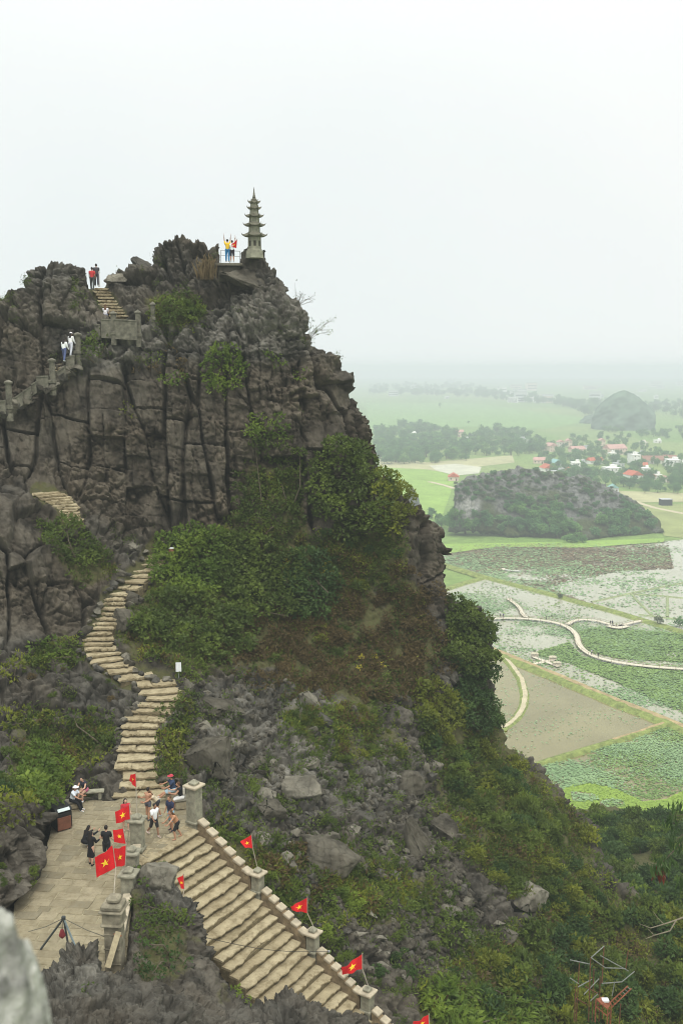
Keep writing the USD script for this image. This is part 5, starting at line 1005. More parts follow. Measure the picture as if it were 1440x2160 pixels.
# ---------------------------------------------------------------- fields, tracks
FM = {k: plain('field_' + k, c, 0.95, 0.18, 0.05) for k, c in dict(bright=(0.20, 0.30, 0.06), straw=(0.34, 0.32, 0.17), pale=(0.44, 0.43, 0.33), green=(0.15, 0.25, 0.07), olive=(0.22, 0.24, 0.09)).items()}
for k, (pl, m) in enumerate((([(790,985),(900,985),(960,1005),(950,1040),(930,1095),(800,1090)], 'bright'), ([(800,960),(900,975),(1080,960),(1085,975),(1000,985),(960,1000),(900,990),(800,985)], 'straw'), ([(905,982),(960,978),(1015,985),(1010,998),(960,1003),(920,992)], 'pale'), ([(1300,1035),(1440,1040),(1560,1045),(1560,1062),(1440,1058),(1340,1060)], 'straw'), ([(1330,1062),(1440,1064),(1560,1066),(1560,1135),(1440,1135),(1400,1130),(1370,1080)], 'olive'), ([(770,850),(1000,850),(1260,885),(1150,905),(1000,900),(780,905)], 'green'), ([(930,1150),(1180,1146),(1400,1138),(1400,1146),(1230,1158),(1050,1156),(930,1172)], 'bright'))):
    flat(sg.Polygon(gz(pl, -0.4)).buffer(0), -0.5 + 0.03 * k if k < 6 else 0.35, 'field', FM[m])
ridge('track', [(1335,1056),(1380,1070),(1440,1082),(1560,1100)], 4.5, -0.2, PATHM, 31, z0=-0.5, flat_top=0.9); ridge('track', [(905,1015),(935,1022),(960,1030)], 4, -0.2, PATHM, 32, z0=-0.5, flat_top=0.9)

# ---------------------------------------------------------------- houses
WALLS = [plain(f'house_wall_{k}', c, 0.85, 0.08, 0.5) for k, c in enumerate(((0.74, 0.72, 0.68), (0.62, 0.58, 0.50), (0.66, 0.52, 0.42), (0.55, 0.56, 0.54)))]
ROOFS = {k: plain('roof_' + k, c, 0.8, 0.2, 0.8) for k, c in dict(red=(0.42, 0.11, 0.06), brown=(0.26, 0.13, 0.09), grey=(0.42, 0.42, 0.42), teal=(0.20, 0.36, 0.34), pink=(0.45, 0.26, 0.22)).items()}
DARKW = plain('window_dark', (0.05, 0.055, 0.06), 0.3, 0.1, 1.0); DOORM = plain('door_wood', (0.12, 0.08, 0.05), 0.7, 0.2, 3.0)
def house(px, py, wpx, roof, label, wall=0, floors=1, rz=0.0, depth=1.3, cat='house'):
    b = onz(px, py, -0.6); d = np.linalg.norm(b - CAM); W = wpx * d / FPX; D = W * depth if W < 12 else W * 0.6; h = 3.4 * floors
    t = thing('house', label, cat, b, rz); M = WALLS[wall]
    obj('wall', cbox(W, D, h, (0, 0, h / 2), 0.05), M, t)
    if roof in ('red', 'brown', 'teal', 'pink'):
        o, rh = 0.5, 0.28 * min(W, D) + 0.6; along = W > D
        if along: v = [(sx * (W / 2 + o), sy * (D / 2 + o), h + 0.01) for sx in (-1, 1) for sy in (-1, 1)] + [(sx * (W / 2 + o - 0.3), 0, h + rh) for sx in (-1, 1)]; gv = [(sx * W / 2, sy * (D / 2), h + .02) for sx in (-1, 1) for sy in (-1, 1)]
        else: v = [(sx * (W / 2 + o), sy * (D / 2 + o), h + 0.01) for sx in (-1, 1) for sy in (-1, 1)] + [(0, sy * (D / 2 + o - 0.3), h + rh) for sy in (-1, 1)]
        obj('roof', hull(v), ROOFS[roof], t)
    else:
        obj('roof', cat_([cbox(W + 0.5, D + 0.5, 0.3, (0, 0, h + 0.152), 0.03), cbox(W * 0.35, D * 0.4, 2.2, (W * 0.22, D * 0.1, h + 1.4), 0.05)]), M if roof == 'white' else ROOFS['grey'], t)
    n = max(2, int(W / 3.2))
    for f in range(floors):
        for k in range(n):
            x = -W / 2 + W * (k + 0.5) / n
            if f == 0 and k == n // 2: obj('door', box(1.1, 0.16, 2.1, (x, -D / 2 - 0.05, 1.06)), DOORM, t)
            else: w_ = obj('window', box(1.1, 0.14, 1.2, (x, -D / 2 - 0.04, 3.4 * f + 1.9)), DARKW, t)
    return t
HO = [(1334,1018,26,'red','white gabled house with red roof standing nearest, above the meadow',0,2),(1369,1011,22,'red','red roofed house beside the nearest white gabled one',1,1),(1361,1003,13,'white','narrow white house behind the red roofed pair',0,2),(1386,1009,12,'white','small white house right of the red roofed pair',0,1),(1400,1017,14,'pink','low pinkish shed near the right end of the tree belt',1,1),
 (1289,1002,26,'white','wide flat white house in the trees above the hill',0,2),(1303,992,16,'grey','grey flat house behind the wide flat white one',3,2),(1336,980,17,'white','tall plain white house left of the long brown roof',0,3),(1351,988,26,'red','low house with bright red roof below the tall white one',1,1),(1374,977,44,'brown','long brown roofed building in the middle of the village',1,1),(1418,984,24,'white','white house with dark roof terrace at right of the village',0,2),(1412,972,26,'brown','brown roofed house behind the right hand white one',2,1),(1437,990,10,'white','white house at the right picture edge',0,2),
 (1254,978,30,'red','red roofed house with white wall over the hill crest',0,1),(1296,958,42,'pink','largest reddish roofed block toward the back of the village',2,2),(1290,969,12,'white','little white house in front of the large reddish block',0,2),(1213,990,18,'white','white house partly hidden by trees, left centre',0,2),(1226,982,16,'grey','grey roofed house behind the left centre white one',3,1),(1200,1000,20,'red','red roof peeping over the hill ridge',1,1),(1154,994,24,'red','red roofed long house just over the hill, left',0,1),(1139,977,28,'pink','pinkish shed at the left end of the village',2,1),(1172,983,22,'teal','teal roofed shed at the left of the village',3,1),(1178,1001,30,'grey','pale low shed right above the hill top',1,1),
 (1161,952,18,'pink','two storey pinkish house at the back left',2,2),(1216,953,30,'pink','row house with pink walls at the back',2,1),(1231,950,22,'grey','white row house with dark roof at the back',0,1),(1181,944,12,'pink','small pinkish house at the back, left of the row houses',1,2),(1198,941,12,'pink','small tall house at the back among trees',2,2),(1112,938,18,'white','white house at the far left back of the village',0,1),(1095,931,26,'grey','long grey shed at the far left back',3,1),(1293,1037,18,'teal','teal roofed hut right behind the hill shoulder',3,1),(1350,961,12,'grey','small grey house behind the village, right',3,1),(1268,940,12,'pink','small pink house on the edge of the plain',2,2),(1356,938,12,'white','cream house out on the plain, right',1,1),(1386,934,14,'white','white house farther out on the plain, right',0,1),(1250,1001,12,'pink','tiny pink roofed hut in the trees',1,1),
 (966,921,22,'pink','reddish house between the woods, left of centre',2,2),(992,925,14,'white','pale house between the woods, left of centre',0,1),(1010,927,14,'grey','grey house beyond the left woods',3,1),(870,918,14,'white','pale house behind the left woods',0,1),(956,1013,22,'red','small orange walled house alone on the bright field',2,1),(824,950,18,'grey','shed at the edge of the left woods by the cliff',3,1)]
hr2 = np.random.default_rng(9)
for k, (x, y, w, rf, lb, wl, fl3) in enumerate(HO): house(x, y, w, rf, lb, wl, fl3, hr2.uniform(-0.35, 0.35))
shed = thing('shed', 'black box shaped shed on the meadow at the right picture edge', 'shed', onz(1403, 1066, -0.6), 0.05)
BLK = plain('black_sheet', (0.03, 0.034, 0.038), 0.6, 0.15, 1.0)
obj('wall', cbox(7.5, 6, 4.4, (0, 0, 2.2), 0.06), BLK, shed); obj('roof', cbox(8.1, 6.6, 0.3, (0, 0, 4.552), 0.05), ROOFS['grey'], shed)
# trees of the village and the woods (one mass each), and the nearest as trees of their own
def wood(poly, n, smin, smax, seed, label, kinds=(0, 1, 2, 4, 5, 6)):
    q = inpoly([poly], n, seed); r = np.random.default_rng(seed); P = onz(q[:, 0], q[:, 1], -0.8)
    s = r.uniform(smin, smax, (n, 1)) * r.uniform(0.85, 1.15, (n, 3))
    instancer('wood', [FT[k] for k in kinds], P, s, np.column_stack([0 * s[:, 0], 0 * s[:, 0], r.uniform(0, 6.28, n)]), r.integers(0, len(kinds), n), label, 'wood')
instancer('scrub', [FT[k] for k in (3, 7, 3, 2, 6)], HSP, HSS, np.column_stack([0 * HSS[:, 0], 0 * HSS[:, 0], tr.uniform(0, 6.28, 420)]), tr.integers(0, 5, 420), 'grey green scrub over the ridge of the middle distance hill', 'scrub')
wood([(790,905),(860,895),(930,905),(985,940),(990,972),(930,978),(800,982)], 330, 0.9, 1.9, 1, 'dense green wood on the left behind the cliff')
wood([(985,925),(1060,905),(1130,925),(1150,955),(1060,965),(1000,960)], 150, 0.9, 1.8, 2, 'green wood between fields left of the village')
wood([(1130,930),(1260,925),(1330,935),(1460,965),(1560,985),(1560,1030),(1330,1032),(1200,1020),(1140,985)], 430, 0.6, 1.35, 3, 'garden trees scattered between the village houses')
for x, y in inpoly([[(1300,1024),(1350,1020),(1440,1020),(1560,1015),(1560,1048),(1440,1046),(1330,1040)]], 60, 66): tree_at(onz(x, y, -0.7), tr.uniform(0.7, 1.2), 'tree of the dark belt between village and meadow, right', 'trees of the belt between village and meadow', (0, 2, 4, 6, 1))
wood([(1240,905),(1560,905),(1560,935),(1400,930),(1260,925)], 70, 0.7, 1.4, 4, 'thin line of trees out on the plain')
wood([(780,815),(980,812),(1060,835),(1180,850),(1280,870),(1200,860),(980,838),(780,832)], 260, 2.0, 3.5, 5, 'hazy tree line at the far side of the plain')
wood([(1180,850),(1560,855),(1560,885),(1440,882),(1240,880)], 160, 1.5, 2.6, 6, 'hazy trees around the distant karst hill')
# far town
fr = np.random.default_rng(12)
for k in range(46):
    x, y = fr.uniform(790, 1470), fr.uniform(808, 846)
    if fr.random() < 0.35: x, y = fr.uniform(1070, 1160), fr.uniform(836, 850)
    b = onz(x, y, -0.6); d = np.linalg.norm(b - CAM); W = fr.uniform(8, 26) * d / FPX; hh = W * fr.uniform(0.3, 0.9)
    t = thing('town_building', 'pale building of the far town, almost lost in haze', 'building', b, fr.uniform(-.4, .4), 'pale buildings of the far town'); M = WALLS[int(fr.integers(0, 4))]
    obj('wall', cbox(W, W * 0.5, hh, (0, 0, hh / 2), 0.2), M, t); obj('roof', cbox(W * 1.03, W * 0.54, hh * 0.06, (0, 0, hh * 1.031), 0.1), ROOFS['grey'], t)
    for f in range(2): obj('window_band', box(W * 0.9, 0.3, hh * 0.14, (0, -W * 0.25 - 0.1, hh * (0.3 + 0.36 * f))), DARKW, t)
# distant karst hill: a steep dome with shoulders
def dome(name, label_kind, px, py, wpx, hpx, seed, mat_, sx=1.0):
    b = onz(px, py, -1.0); d = np.linalg.norm(b - CAM); R, H = wpx * d / FPX / 2, hpx * d / FPX
    n, m = 70, 34; a = np.linspace(0, 2 * np.pi, n, endpoint=False); V = []
    for i in range(m):
        q = i / (m - 1); rr = R * (1 - q ** 2.6) ** 0.75 * (1 + 0.10 * (1 - q)); 
        P = np.stack([rr * np.cos(a) * sx, rr * np.sin(a), np.full(n, H * q)], 1)
        P[:, :2] *= (1 + 0.16 * fbm(P / (0.5 * R) + seed, 3, seed) + 0.05 * fbm(P / (0.1 * R) + seed, 3, seed + 1))[:, None]; P[:, 2] += H * 0.06 * fbm(P / (0.3 * R) + 5, 3, seed + 2) * q; V.append(P + b)
    V.append((b + [0, 0, H * 1.01])[None]); V = np.vstack(V); i = np.arange(n); j = (i + 1) % n; F = []
    for k in range(m - 1): F += [np.stack([k * n + i, k * n + j, (k + 1) * n + j], 1), np.stack([k * n + i, (k + 1) * n + j, (k + 1) * n + i], 1)]
    F.append(np.stack([(m - 1) * n + i, (m - 1) * n + j, np.full(n, m * n)], 1))
    struct(name, (V, np.vstack(F)), mat_, None, smooth=True)
KM = plain('karst_forest', (0.10, 0.145, 0.10), 0.95, 0.4, 0.06)
dome('karst_hill', '', 1313, 905, 116, 78, 3, KM); dome('karst_hill', '', 1262, 893, 50, 22, 5, KM, 1.4)

# ---------------------------------------------------------------- boardwalks, rafts, boats
BAMB = plain('bamboo_deck', (0.52, 0.46, 0.36), 0.85, 0.15, 1.5); BPOST = plain('bamboo_post', (0.26, 0.20, 0.13), 0.9, 0.2, 2.0)
def walk(name, label, pts, wid, posts=True, rail=True, z=0.85, cat='boardwalk'):
    q = np.array(gz(pts, z)); s = np.concatenate([[0], np.cumsum(np.linalg.norm(np.diff(q, axis=0), axis=1))]); n = max(12, int(s[-1] / 1.6)); ss = np.linspace(0, s[-1], n)
    C = np.stack([np.interp(ss, s, q[:, k]) for k in range(2)], 1)
    if len(pts) > 2: C = np.stack([gaussian_filter(C[:, k], 2.0, mode='nearest') for k in range(2)], 1)
    t = np.gradient(C, axis=0); t /= np.linalg.norm(t, axis=1, keepdims=True); nn = np.stack([-t[:, 1], t[:, 0]], 1)
    th = thing(name, label, cat)
    V = np.vstack([np.column_stack([C + nn * wid * o, np.full(n, zz)]) for o, zz in ((-.5, z - .12), (-.5, z), (.5, z), (.5, z - .12))]); i = np.arange(4 * n).reshape(4, n)
    F = np.vstack([np.stack([i[a, :-1], i[b, :-1], i[b, 1:], i[a, 1:]], -1) for a, b in ((0, 1), (1, 2), (2, 3), (3, 0))])
    obj('deck', (V, F), BAMB, th)
    for o in (-.5, .5):
        if rail: obj('railing', tube(np.column_stack([C + nn * (wid * o), np.full(n, z + 0.75)]), 0.06, 4), BPOST, th)
    if posts:
        ms = [tube([[*(C[k] + nn[k] * wid * o), -0.6], [*(C[k] + nn[k] * wid * o), z + 0.8]], 0.06, 4) for k in range(0, n, 3) for o in (-.5, .5)]
        obj('posts', cat_(ms), BPOST, th, kind='stuff') if len(ms) > 300 else [obj('post', x, BPOST, th) for x in ms]
walk('boardwalk', 'long winding bamboo boardwalk across the lily pond', [(1012,1308),(1030,1305),(1060,1303),(1100,1304),(1140,1307),(1180,1314),(1200,1323),(1216,1338),(1219,1358),(1233,1374),(1260,1388),(1300,1397),(1370,1406),(1440,1411),(1560,1414)], 1.9)
walk('boardwalk', 'short crooked boardwalk branch leading up to a little landing', [(1113,1304),(1101,1296),(1098,1284),(1086,1272),(1074,1265)], 1.5)
walk('boardwalk', 'looped boardwalk branch ending at a wide platform by the bank', [(1196,1319),(1204,1310),(1220,1305),(1260,1308),(1284,1316),(1300,1323),(1330,1313),(1358,1308)], 1.7)
walk('platform', 'wide bamboo platform at the bend of the looped branch', [(1282,1318),(1302,1325),(1322,1318)], 3.4, rail=False, cat='platform')
walk('platform', 'small landing at the tip of the crooked boardwalk branch', [(1069,1264),(1080,1264)], 2.6, rail=False, cat='platform')
for k, (a, b, lb) in enumerate((((1118,1402),(1166,1392),'bamboo raft arm of the crossed landing, pointing right'), ((1124,1385),(1178,1406),'bamboo raft arm of the crossed landing, slanting downwards'))):
    walk('raft', lb, [a, b], 1.3 if k else 1.6, rail=False, z=0.35 + 0.12 * k, cat='raft')
for x, y, lb in ((1165,1393,'thatched float at the right tip of the crossed landing'), (1174,1405,'thatched float at the lower tip of the crossed landing'), (1127,1386,'thatched float at the upper left tip of the crossed landing')):
    t = thing('float', lb, 'float', onz(x, y, 0.1)); obj('deck', cbox(2.4, 1.5, 0.5, (0, 0, 0.45), 0.1), BAMB, t); obj('canopy', hull([(sx * 1.3, sy * .9, 1.15) for sx in (-1, 1) for sy in (-1, 1)] + [(-.8, 0, 1.6), (.8, 0, 1.6)]), plain(f'thatch_{x}', (0.42, 0.37, 0.27), 0.95, 0.25, 2.0), t); [obj('post', tube([[sx * 1.0, sy * .6, .6], [sx * 1.0, sy * .6, 1.2]], .05, 4), BPOST, t) for sx in (-1, 1) for sy in (-1, 1)]
def boat(label, a, b, mat_, wid=1.2):
    A, B = onz(*a, 0.02), onz(*b, 0.02); L = np.linalg.norm(B - A); t = thing('boat', label, 'boat', (A + B) / 2, math.atan2((B - A)[1], (B - A)[0])); n = 14; x = np.linspace(-L / 2, L / 2, n); hw = wid / 2 * np.sqrt(np.clip(1 - (2 * x / L) ** 4, 0.02, 1)); zz = 0.45 + 0.5 * (2 * x / L) ** 4
    V = np.vstack([np.column_stack([x, -hw, zz]), np.column_stack([x, -hw * .6, 0 * x - .1]), np.column_stack([x, hw * .6, 0 * x - .1]), np.column_stack([x, hw, zz]), np.column_stack([x, hw * .85, zz - .02]), np.column_stack([x, hw * .5, 0 * x + .12]), np.column_stack([x, -hw * .5, 0 * x + .12]), np.column_stack([x, -hw * .85, zz - .02])]); i = np.arange(8 * n).reshape(8, n)
    F = np.vstack([np.stack([i[q, :-1], i[(q + 1) % 8, :-1], i[(q + 1) % 8, 1:], i[q, 1:]], -1) for q in range(8)]); obj('hull', (V, F), mat_, t, smooth=40)
    for sx in (-.25, .1, .35): obj('seat', cbox(.3, wid * .8, .06, (sx * L, 0, .38), .01), BAMB, t)
BOATM = plain('boat_paint', (0.55, 0.55, 0.52), 0.6, 0.1, 1.0)
boat('long pale boat lying on the far lily pond', (1063, 1204), (1097, 1207), BOATM, 1.8); boat('white boat moored against the foot of the hill flank', (1026, 1340), (1050, 1336), BOATM, 2.6)
jet = thing('jetty', 'short pale post end of the moored long boat on the far pond', 'jetty', onz(1062, 1203, 0)); obj('deck', cbox(1.6, 4.0, 0.3, (0, 0, .5), .05), BAMB, jet); [obj('post', tube([[sx, sy, -.5], [sx, sy, .9]], .08, 5), BPOST, jet) for sx in (-.7, .7) for sy in (-1.8, 1.8)]

# ---------------------------------------------------------------- haze over the lowland
hz = trimesh.creation.box(bounds=[[-6900, -300, -1.6], [6900, 9000, 110.2]])
hm = usdkit.material(stage, '/World/Looks/haze_air', {'v': ('principled_volume', {'color': (0.60, 0.64, 0.63), 'density': 0.00044, 'anisotropy': 0.0})}, volume='v.volume')
if True: obj('haze', hz, hm, None, kind='stuff', label='pale mist thickening over the distant plain and town', category='haze')
# ================================================================ the pagoda on the summit
PAGM = plain('pagoda_stone', (0.25, 0.24, 0.18), 0.9, 0.3, 2.5, bump=0.3, bscale=18); PAGR = plain('pagoda_roof_stone', (0.13, 0.122, 0.09), 0.9, 0.35, 2.5, bump=0.3, bscale=18)
DARKS = plain('painted_niche_shade', (0.05, 0.045, 0.035), 0.9, 0.2, 4.0)  # doorways are flat panels; niche shade is painted as this dark colour
pb = at(537, 531, 79.2); S_ = np.linalg.norm(pb - CAM) / FPX
pag = thing('pagoda', 'slender grey stone pagoda of five roofs with a needle spire on the summit', 'pagoda', pb, math.radians(8))
UsdGeom.Xformable(pag).AddScaleOp().Set(Gf.Vec3f(.92, .92, .94))
hexa = lambda r, a0=0.0: np.array([[r * math.cos(a0 + k * math.pi / 3), r * math.sin(a0 + k * math.pi / 3)] for k in range(6)])
def prism(r0, r1, z0, z1): return hull(np.vstack([np.column_stack([hexa(r0), np.full(6, z0)]), np.column_stack([hexa(r1), np.full(6, z1)])]))
def pz_(y): return (1268 - y) / 9.0 * S_ * 1.03
obj('plinth', cat_([prism(0.74, 0.70, -0.5, pz_(1245)), prism(0.64, 0.60, pz_(1245) - 0.003, pz_(1212))]), PAGM, pag)
STO = [(1212, 990, .52), (905, 790, .44), (730, 632, .385), (570, 490, .33), (440, 380, .275)]; ROO = [(990, 905, .95, .50), (800, 730, .82, .44), (635, 570, .69, .38), (490, 440, .53, .32), (382, 335, .46, .25)]
for k, ((a, b, w), (c, d, R, r)) in enumerate(zip(STO, ROO)):
    m = prism(w, w * 0.96, pz_(a) - 0.004, pz_(b) + 0.03)
    st = obj('storey', m, PAGM, pag)
    obj('corner_column', cat_([tube([[x, y, pz_(a)], [x * .97, y * .97, pz_(b)]], 0.045, 6) for x, y in hexa(w)]), PAGM, st)
    z0, z1 = pz_(c), pz_(d)
    pts = [];n = 24
    E1 = [];E2 = [];E3 = []
    for q in range(n):
        an = q * 2 * math.pi / n; ph = (an % (math.pi / 3)) - math.pi / 6; rr = math.cos(math.pi / 6) / math.cos(ph); cr = (abs(ph) / (math.pi / 6)) ** 3
        E1.append([R * rr * (1 + 0.10 * cr) * math.cos(an), R * rr * (1 + 0.10 * cr) * math.sin(an), z0 + 0.10 * cr + 0.02]); E2.append([r * rr * math.cos(an), r * rr * math.sin(an), z1]); E3.append([w * rr * math.cos(an), w * rr * math.sin(an), z0 - 0.03])
    V = np.vstack([E3, E1, np.array(E1) + [0, 0, 0.07], np.array(E1) * [.8, .8, 1] + [0, 0, 0.10], E2]); i = np.arange(n); j = (i + 1) % n
    F = np.vstack([np.stack([o * n + i, o * n + j, (o + 1) * n + j, (o + 1) * n + i], -1) for o in range(4)])
    rf = obj('roof', (V, F), PAGR, pag)
    for x, y in hexa(R * 1.1): obj('upturned_tip', tube([[x * .85, y * .85, z0 + 0.13], [x, y, z0 + 0.19], [x * 1.05, y * 1.05, z0 + 0.30]], [0.05, 0.04, 0.012], 5), PAGR, rf)
fa = math.radians(-90)
for k in range(6):
    an = math.radians(30 + 60 * k); ap = .52 * math.cos(math.pi / 6)
    dm = cbox(0.20, 0.05, 0.42, (0, 0, 0), 0.01); dm.apply_transform(trimesh.transformations.rotation_matrix(an + math.pi / 2, [0, 0, 1])); dm.apply_translation([ap * math.cos(an), ap * math.sin(an), pz_(1115)]); obj('doorway', dm, DARKS, pag)
obj('dome', lathe([(0.0, pz_(270)), (0.10, pz_(275)), (0.21, pz_(300)), (0.23, pz_(325)), (0.20, pz_(338)), (0.0, pz_(338))][::-1], 14), PAGR, pag, smooth=40)
obj('spire', lathe([(0.0, pz_(270)), (0.16, pz_(272)), (0.10, pz_(250)), (0.12, pz_(240)), (0.075, pz_(225)), (0.085, pz_(205)), (0.05, pz_(180)), (0.035, pz_(120)), (0.0, pz_(72))], 10), PAGR, pag, smooth=40)
METAL = plain('dull_metal', (0.25, 0.25, 0.25), 0.5, 0.2, 6.0)
rl = thing('railing', 'thin metal railing on the summit beside the pagoda', 'railing')
rp = [at(x, y, 79.6) for x, y in ((466, 551), (484, 552), (506, 553))]
for q in rp: obj('post', tube([q - [0, 0, .3], q + [0, 0, 0.85]], 0.025, 5), METAL, rl)
for h in (.45, .85): obj('rail', tube([q + [0, 0, h] for q in rp], 0.02, 5), METAL, rl)
sl = thing('viewing_platform', 'flat stone slab on the summit where two visitors stand', 'platform', at(484, 556, 79.4)); obj('slab', cbox(2.1, 1.5, 0.22, (0, 0.1, -0.10), 0.04), ROCKB, sl); obj('footing', cbox(1.7, 1.2, 1.2, (0, .2, -.8), .1), ROCKM, sl)

# ================================================================ flags
RED = plain('flag_red', (0.55, 0.012, 0.016), 0.75, 0.12, 2.0); YELLOW = plain('flag_yellow', (0.85, 0.55, 0.03), 0.75, 0.05, 3.0); POLE = plain('flag_pole', (0.30, 0.26, 0.20), 0.7, 0.2, 5.0)
def flag(label, Y, hoist, fly, base, seed, dfly=0.35, by=None, group='red flags with a yellow star'):
    """hoist, fly: (top, bottom) edges of the cloth; base: foot of its pole"""
    ht, hb = (at(*p, Y) for p in hoist); ft, fb = (at(*p, Y - dfly) for p in fly)
    bp = base if len(base) == 3 else at(*base, by or Y)
    t = thing('flag', label, 'flag', bp, 0, group); r = np.random.default_rng(seed)
    nrm = np.cross(ft - ht, hb - ht); nrm /= np.linalg.norm(nrm); W = np.linalg.norm(ft - ht)
    if nrm @ (CAM - ht) < 0: nrm = -nrm
    def surf(u, v, off=0.0):
        u, v = np.asarray(u, float), np.asarray(v, float)
        P = (1 - u)[..., None] * ((1 - v)[..., None] * ht + v[..., None] * hb) + u[..., None] * ((1 - v)[..., None] * ft + v[..., None] * fb)
        w = W * (0.055 * np.sin(u * 6.5 + 1.2 * v + seed) + 0.03 * np.sin(11 * u - 3 * v + 2 * seed)) * np.minimum(1, u * 3)
        return P + nrm * (w + off)[..., None] - np.array([0, 0, 1]) * (0.05 * W * np.sin(math.pi * u) * (1 - v))[..., None] - bp
    nu, nv = 18, 12; U, V_ = np.meshgrid(np.linspace(0, 1, nu), np.linspace(0, 1, nv))
    A, B = surf(U, V_, 0.004).reshape(-1, 3), surf(U, V_, -0.004).reshape(-1, 3); i = np.arange(nu * nv).reshape(nv, nu)
    F = np.stack([i[:-1, :-1], i[:-1, 1:], i[1:, 1:], i[1:, :-1]], -1).reshape(-1, 4); rim = np.concatenate([i[0], i[1:, -1], i[-1, ::-1][1:], i[::-1, 0][1:]]); N = nu * nv
    F = np.vstack([F, F[:, ::-1] + N, np.stack([rim[:-1], rim[1:], rim[1:] + N, rim[:-1] + N], 1)])
    obj('cloth', (np.vstack([A, B]), F), RED, t, smooth=50)
    H = np.linalg.norm(hb - ht); a = np.arange(11) * math.pi / 5 - math.pi / 2; rr = np.where(np.arange(11) % 2 == 0, 0.30, 0.12) * min(H, W * 0.8)
    su, sv = 0.5 + rr * np.cos(a) / W, 0.5 + rr * np.sin(a) / H
    for off in (0.012, -0.012):
        sp = np.vstack([surf(su[:10], sv[:10], np.full(10, off)), surf(np.array([.5]), np.array([.5]), np.array([off * 1.15]))]); k = np.arange(10)
        obj('star', (sp, np.stack([k, (k + 1) % 10, np.full(10, 10)], 1)), YELLOW, t)
    obj('pole', tube([[0, 0, 0], (hb - bp), (ht - bp) + (ht - hb) * 0.05], 0.022, 6), POLE, t)
def stair_z(x, y):
    u = (np.array([x, y]) - STEP_A[:2]) @ SH2[:2]; return STEP_A[2] - rise * max(0, math.floor(u / tread) + 0) if u > 0 else PLZ
# pillars of the terrace edge
PE = [(289, 1726, 1.55, 0.55, 'stone pillar with a pale blue banner at the corner of terrace and broad flight'), (278, 1795, 1.2, 0.5, 'middle small capped pillar of the terrace edge'), (271, 1840, 1.2, 0.55, 'square capped pillar at the terrace edge beside the large flags')]
TB = []
for x, y, h, w, lb in PE:
    b = onz(x, y, PLZ + h + 0.12); b[2] = PLZ; TB.append(b); pillar('terrace_pillar', lb, b, h, w, math.radians(-8), 'pillars along the terrace edge', mat_=PILM)
OLDM = plain('old_brown_pillar', (0.20, 0.175, 0.125), 0.92, 0.4, 3.0, bump=0.5, bscale=12)
D = onz(244, 2040, PLZ); D[2] = PLZ; TB.append(D)
dp = thing('terrace_pillar', 'tall massive brown stone pillar at the near corner of the terrace', 'pillar', D, math.radians(-6), 'pillars along the terrace edge')
obj('shaft', cat_([cbox(.62, .62, 3.0, (0, 0, 0.75), .04), cbox(.74, .70, .5, (0, 0, 2.13), .05)]), OLDM, dp); obj('collar', cbox(.84, .84, .12, (0, 0, 1.88), .05), OLDM, dp); obj('cap', cat_([cbox(.92, .90, .10, (0, 0, 2.43), .03), cbox(.80, .78, .2, (0, 0, 2.58), .05)]), OLDM, dp); obj('cap_block', cbox(.5, .5, .24, (0.02, 0.05, 2.80), .08), OLDM, dp)
for z in (.3, .9, 1.5): obj('string_course', cbox(.64 + .02, .03, .05, (0, -.32, z), .01), OLDM, dp)
ed = thing('terrace_wall', 'low stone wall linking the pillars along the terrace edge', 'wall')
for a, b in ((TB[0], TB[1]), (TB[1], TB[2]), (TB[2], TB[3])):
    d = (b - a); L = np.linalg.norm(d); e = d / L; a2, b2 = a + e * .42, b - e * .52; L2 = np.linalg.norm(b2 - a2); c = (a2 + b2) / 2; an = math.atan2(e[1], e[0])
    obj('wall', cbox(L2, .26, 1.5, c + [0, 0, -.28], .02, an), PILM, ed); n = max(2, int(L2 / .8))
    for k in range(n): q = a2 + (b2 - a2) * (k + .5) / n; obj('coping_stone', cbox(L2 / n * .94, .40, .12, q + [0, 0, .533], .03, an), COPE, ed)
bn = thing('banner', 'pale blue banner hanging on the stair side of the corner pillar', 'banner', onz(297, 1760, PLZ + .7)); BLUE = plain('pale_blue_cloth', (0.30, 0.46, 0.50), .7, .15, 4.0)
obj('cloth', cbox(.05, .34, .85, (0.05, 0, 0), .015), BLUE, bn); obj('rod', tube([[0.05, -.22, .45], [0.05, .22, .45]], .02, 5), METAL, bn); obj('stand', tube([[0.05, 0, -.8], [0.05, 0, .45]], .02, 5), METAL, bn)
FY = lambda px, py, z: float(onz(px, py, z)[1])
top = lambda k, h: TB[k] + [0, 0, h]
flag('red flag furled edge-on above the corner of the terrace, topmost of the terrace flags', TB[0][1] + .3, ((286, 1632), (287, 1662)), ((274, 1634), (273, 1648)), top(0, 1.8), 1, 0.5)
flag('red flag hiding the legs of a woman at the terrace edge', TB[0][1] - .2, ((273, 1699), (275, 1728)), ((242, 1712), (245, 1738)), TB[0] + [-.55, -.1, 1.0 - 1.0], 2, 0.3)
flag('small red flag between the hidden woman and the large pair of flags', TB[1][1] + .1, ((260, 1748), (266, 1781)), ((238, 1751), (241, 1777)), TB[1] + [-.5, 0, 0], 3, 0.3)
flag('large red flag at the back of the overlapping pair on the terrace', TB[2][1] + .2, ((266, 1784), (264, 1826)), ((238, 1791), (240, 1830)), TB[2] + [-.3, 0, 0], 4, 0.4)
flag('largest red flag, front of the overlapping pair above the brown pillar', D[1] + 1.2, ((238, 1783), (244, 1830)), ((200, 1810), (204, 1853)), D + [0.0, 0.1, 2.85], 5, 0.3)
flag('small red flag peeping over the pale boulder beside the broad flight', 41.8, ((387, 1845), (388, 1876)), ((374, 1853), (381, 1875)), on_crag(387, 1892, -.1), 6, 0.4)
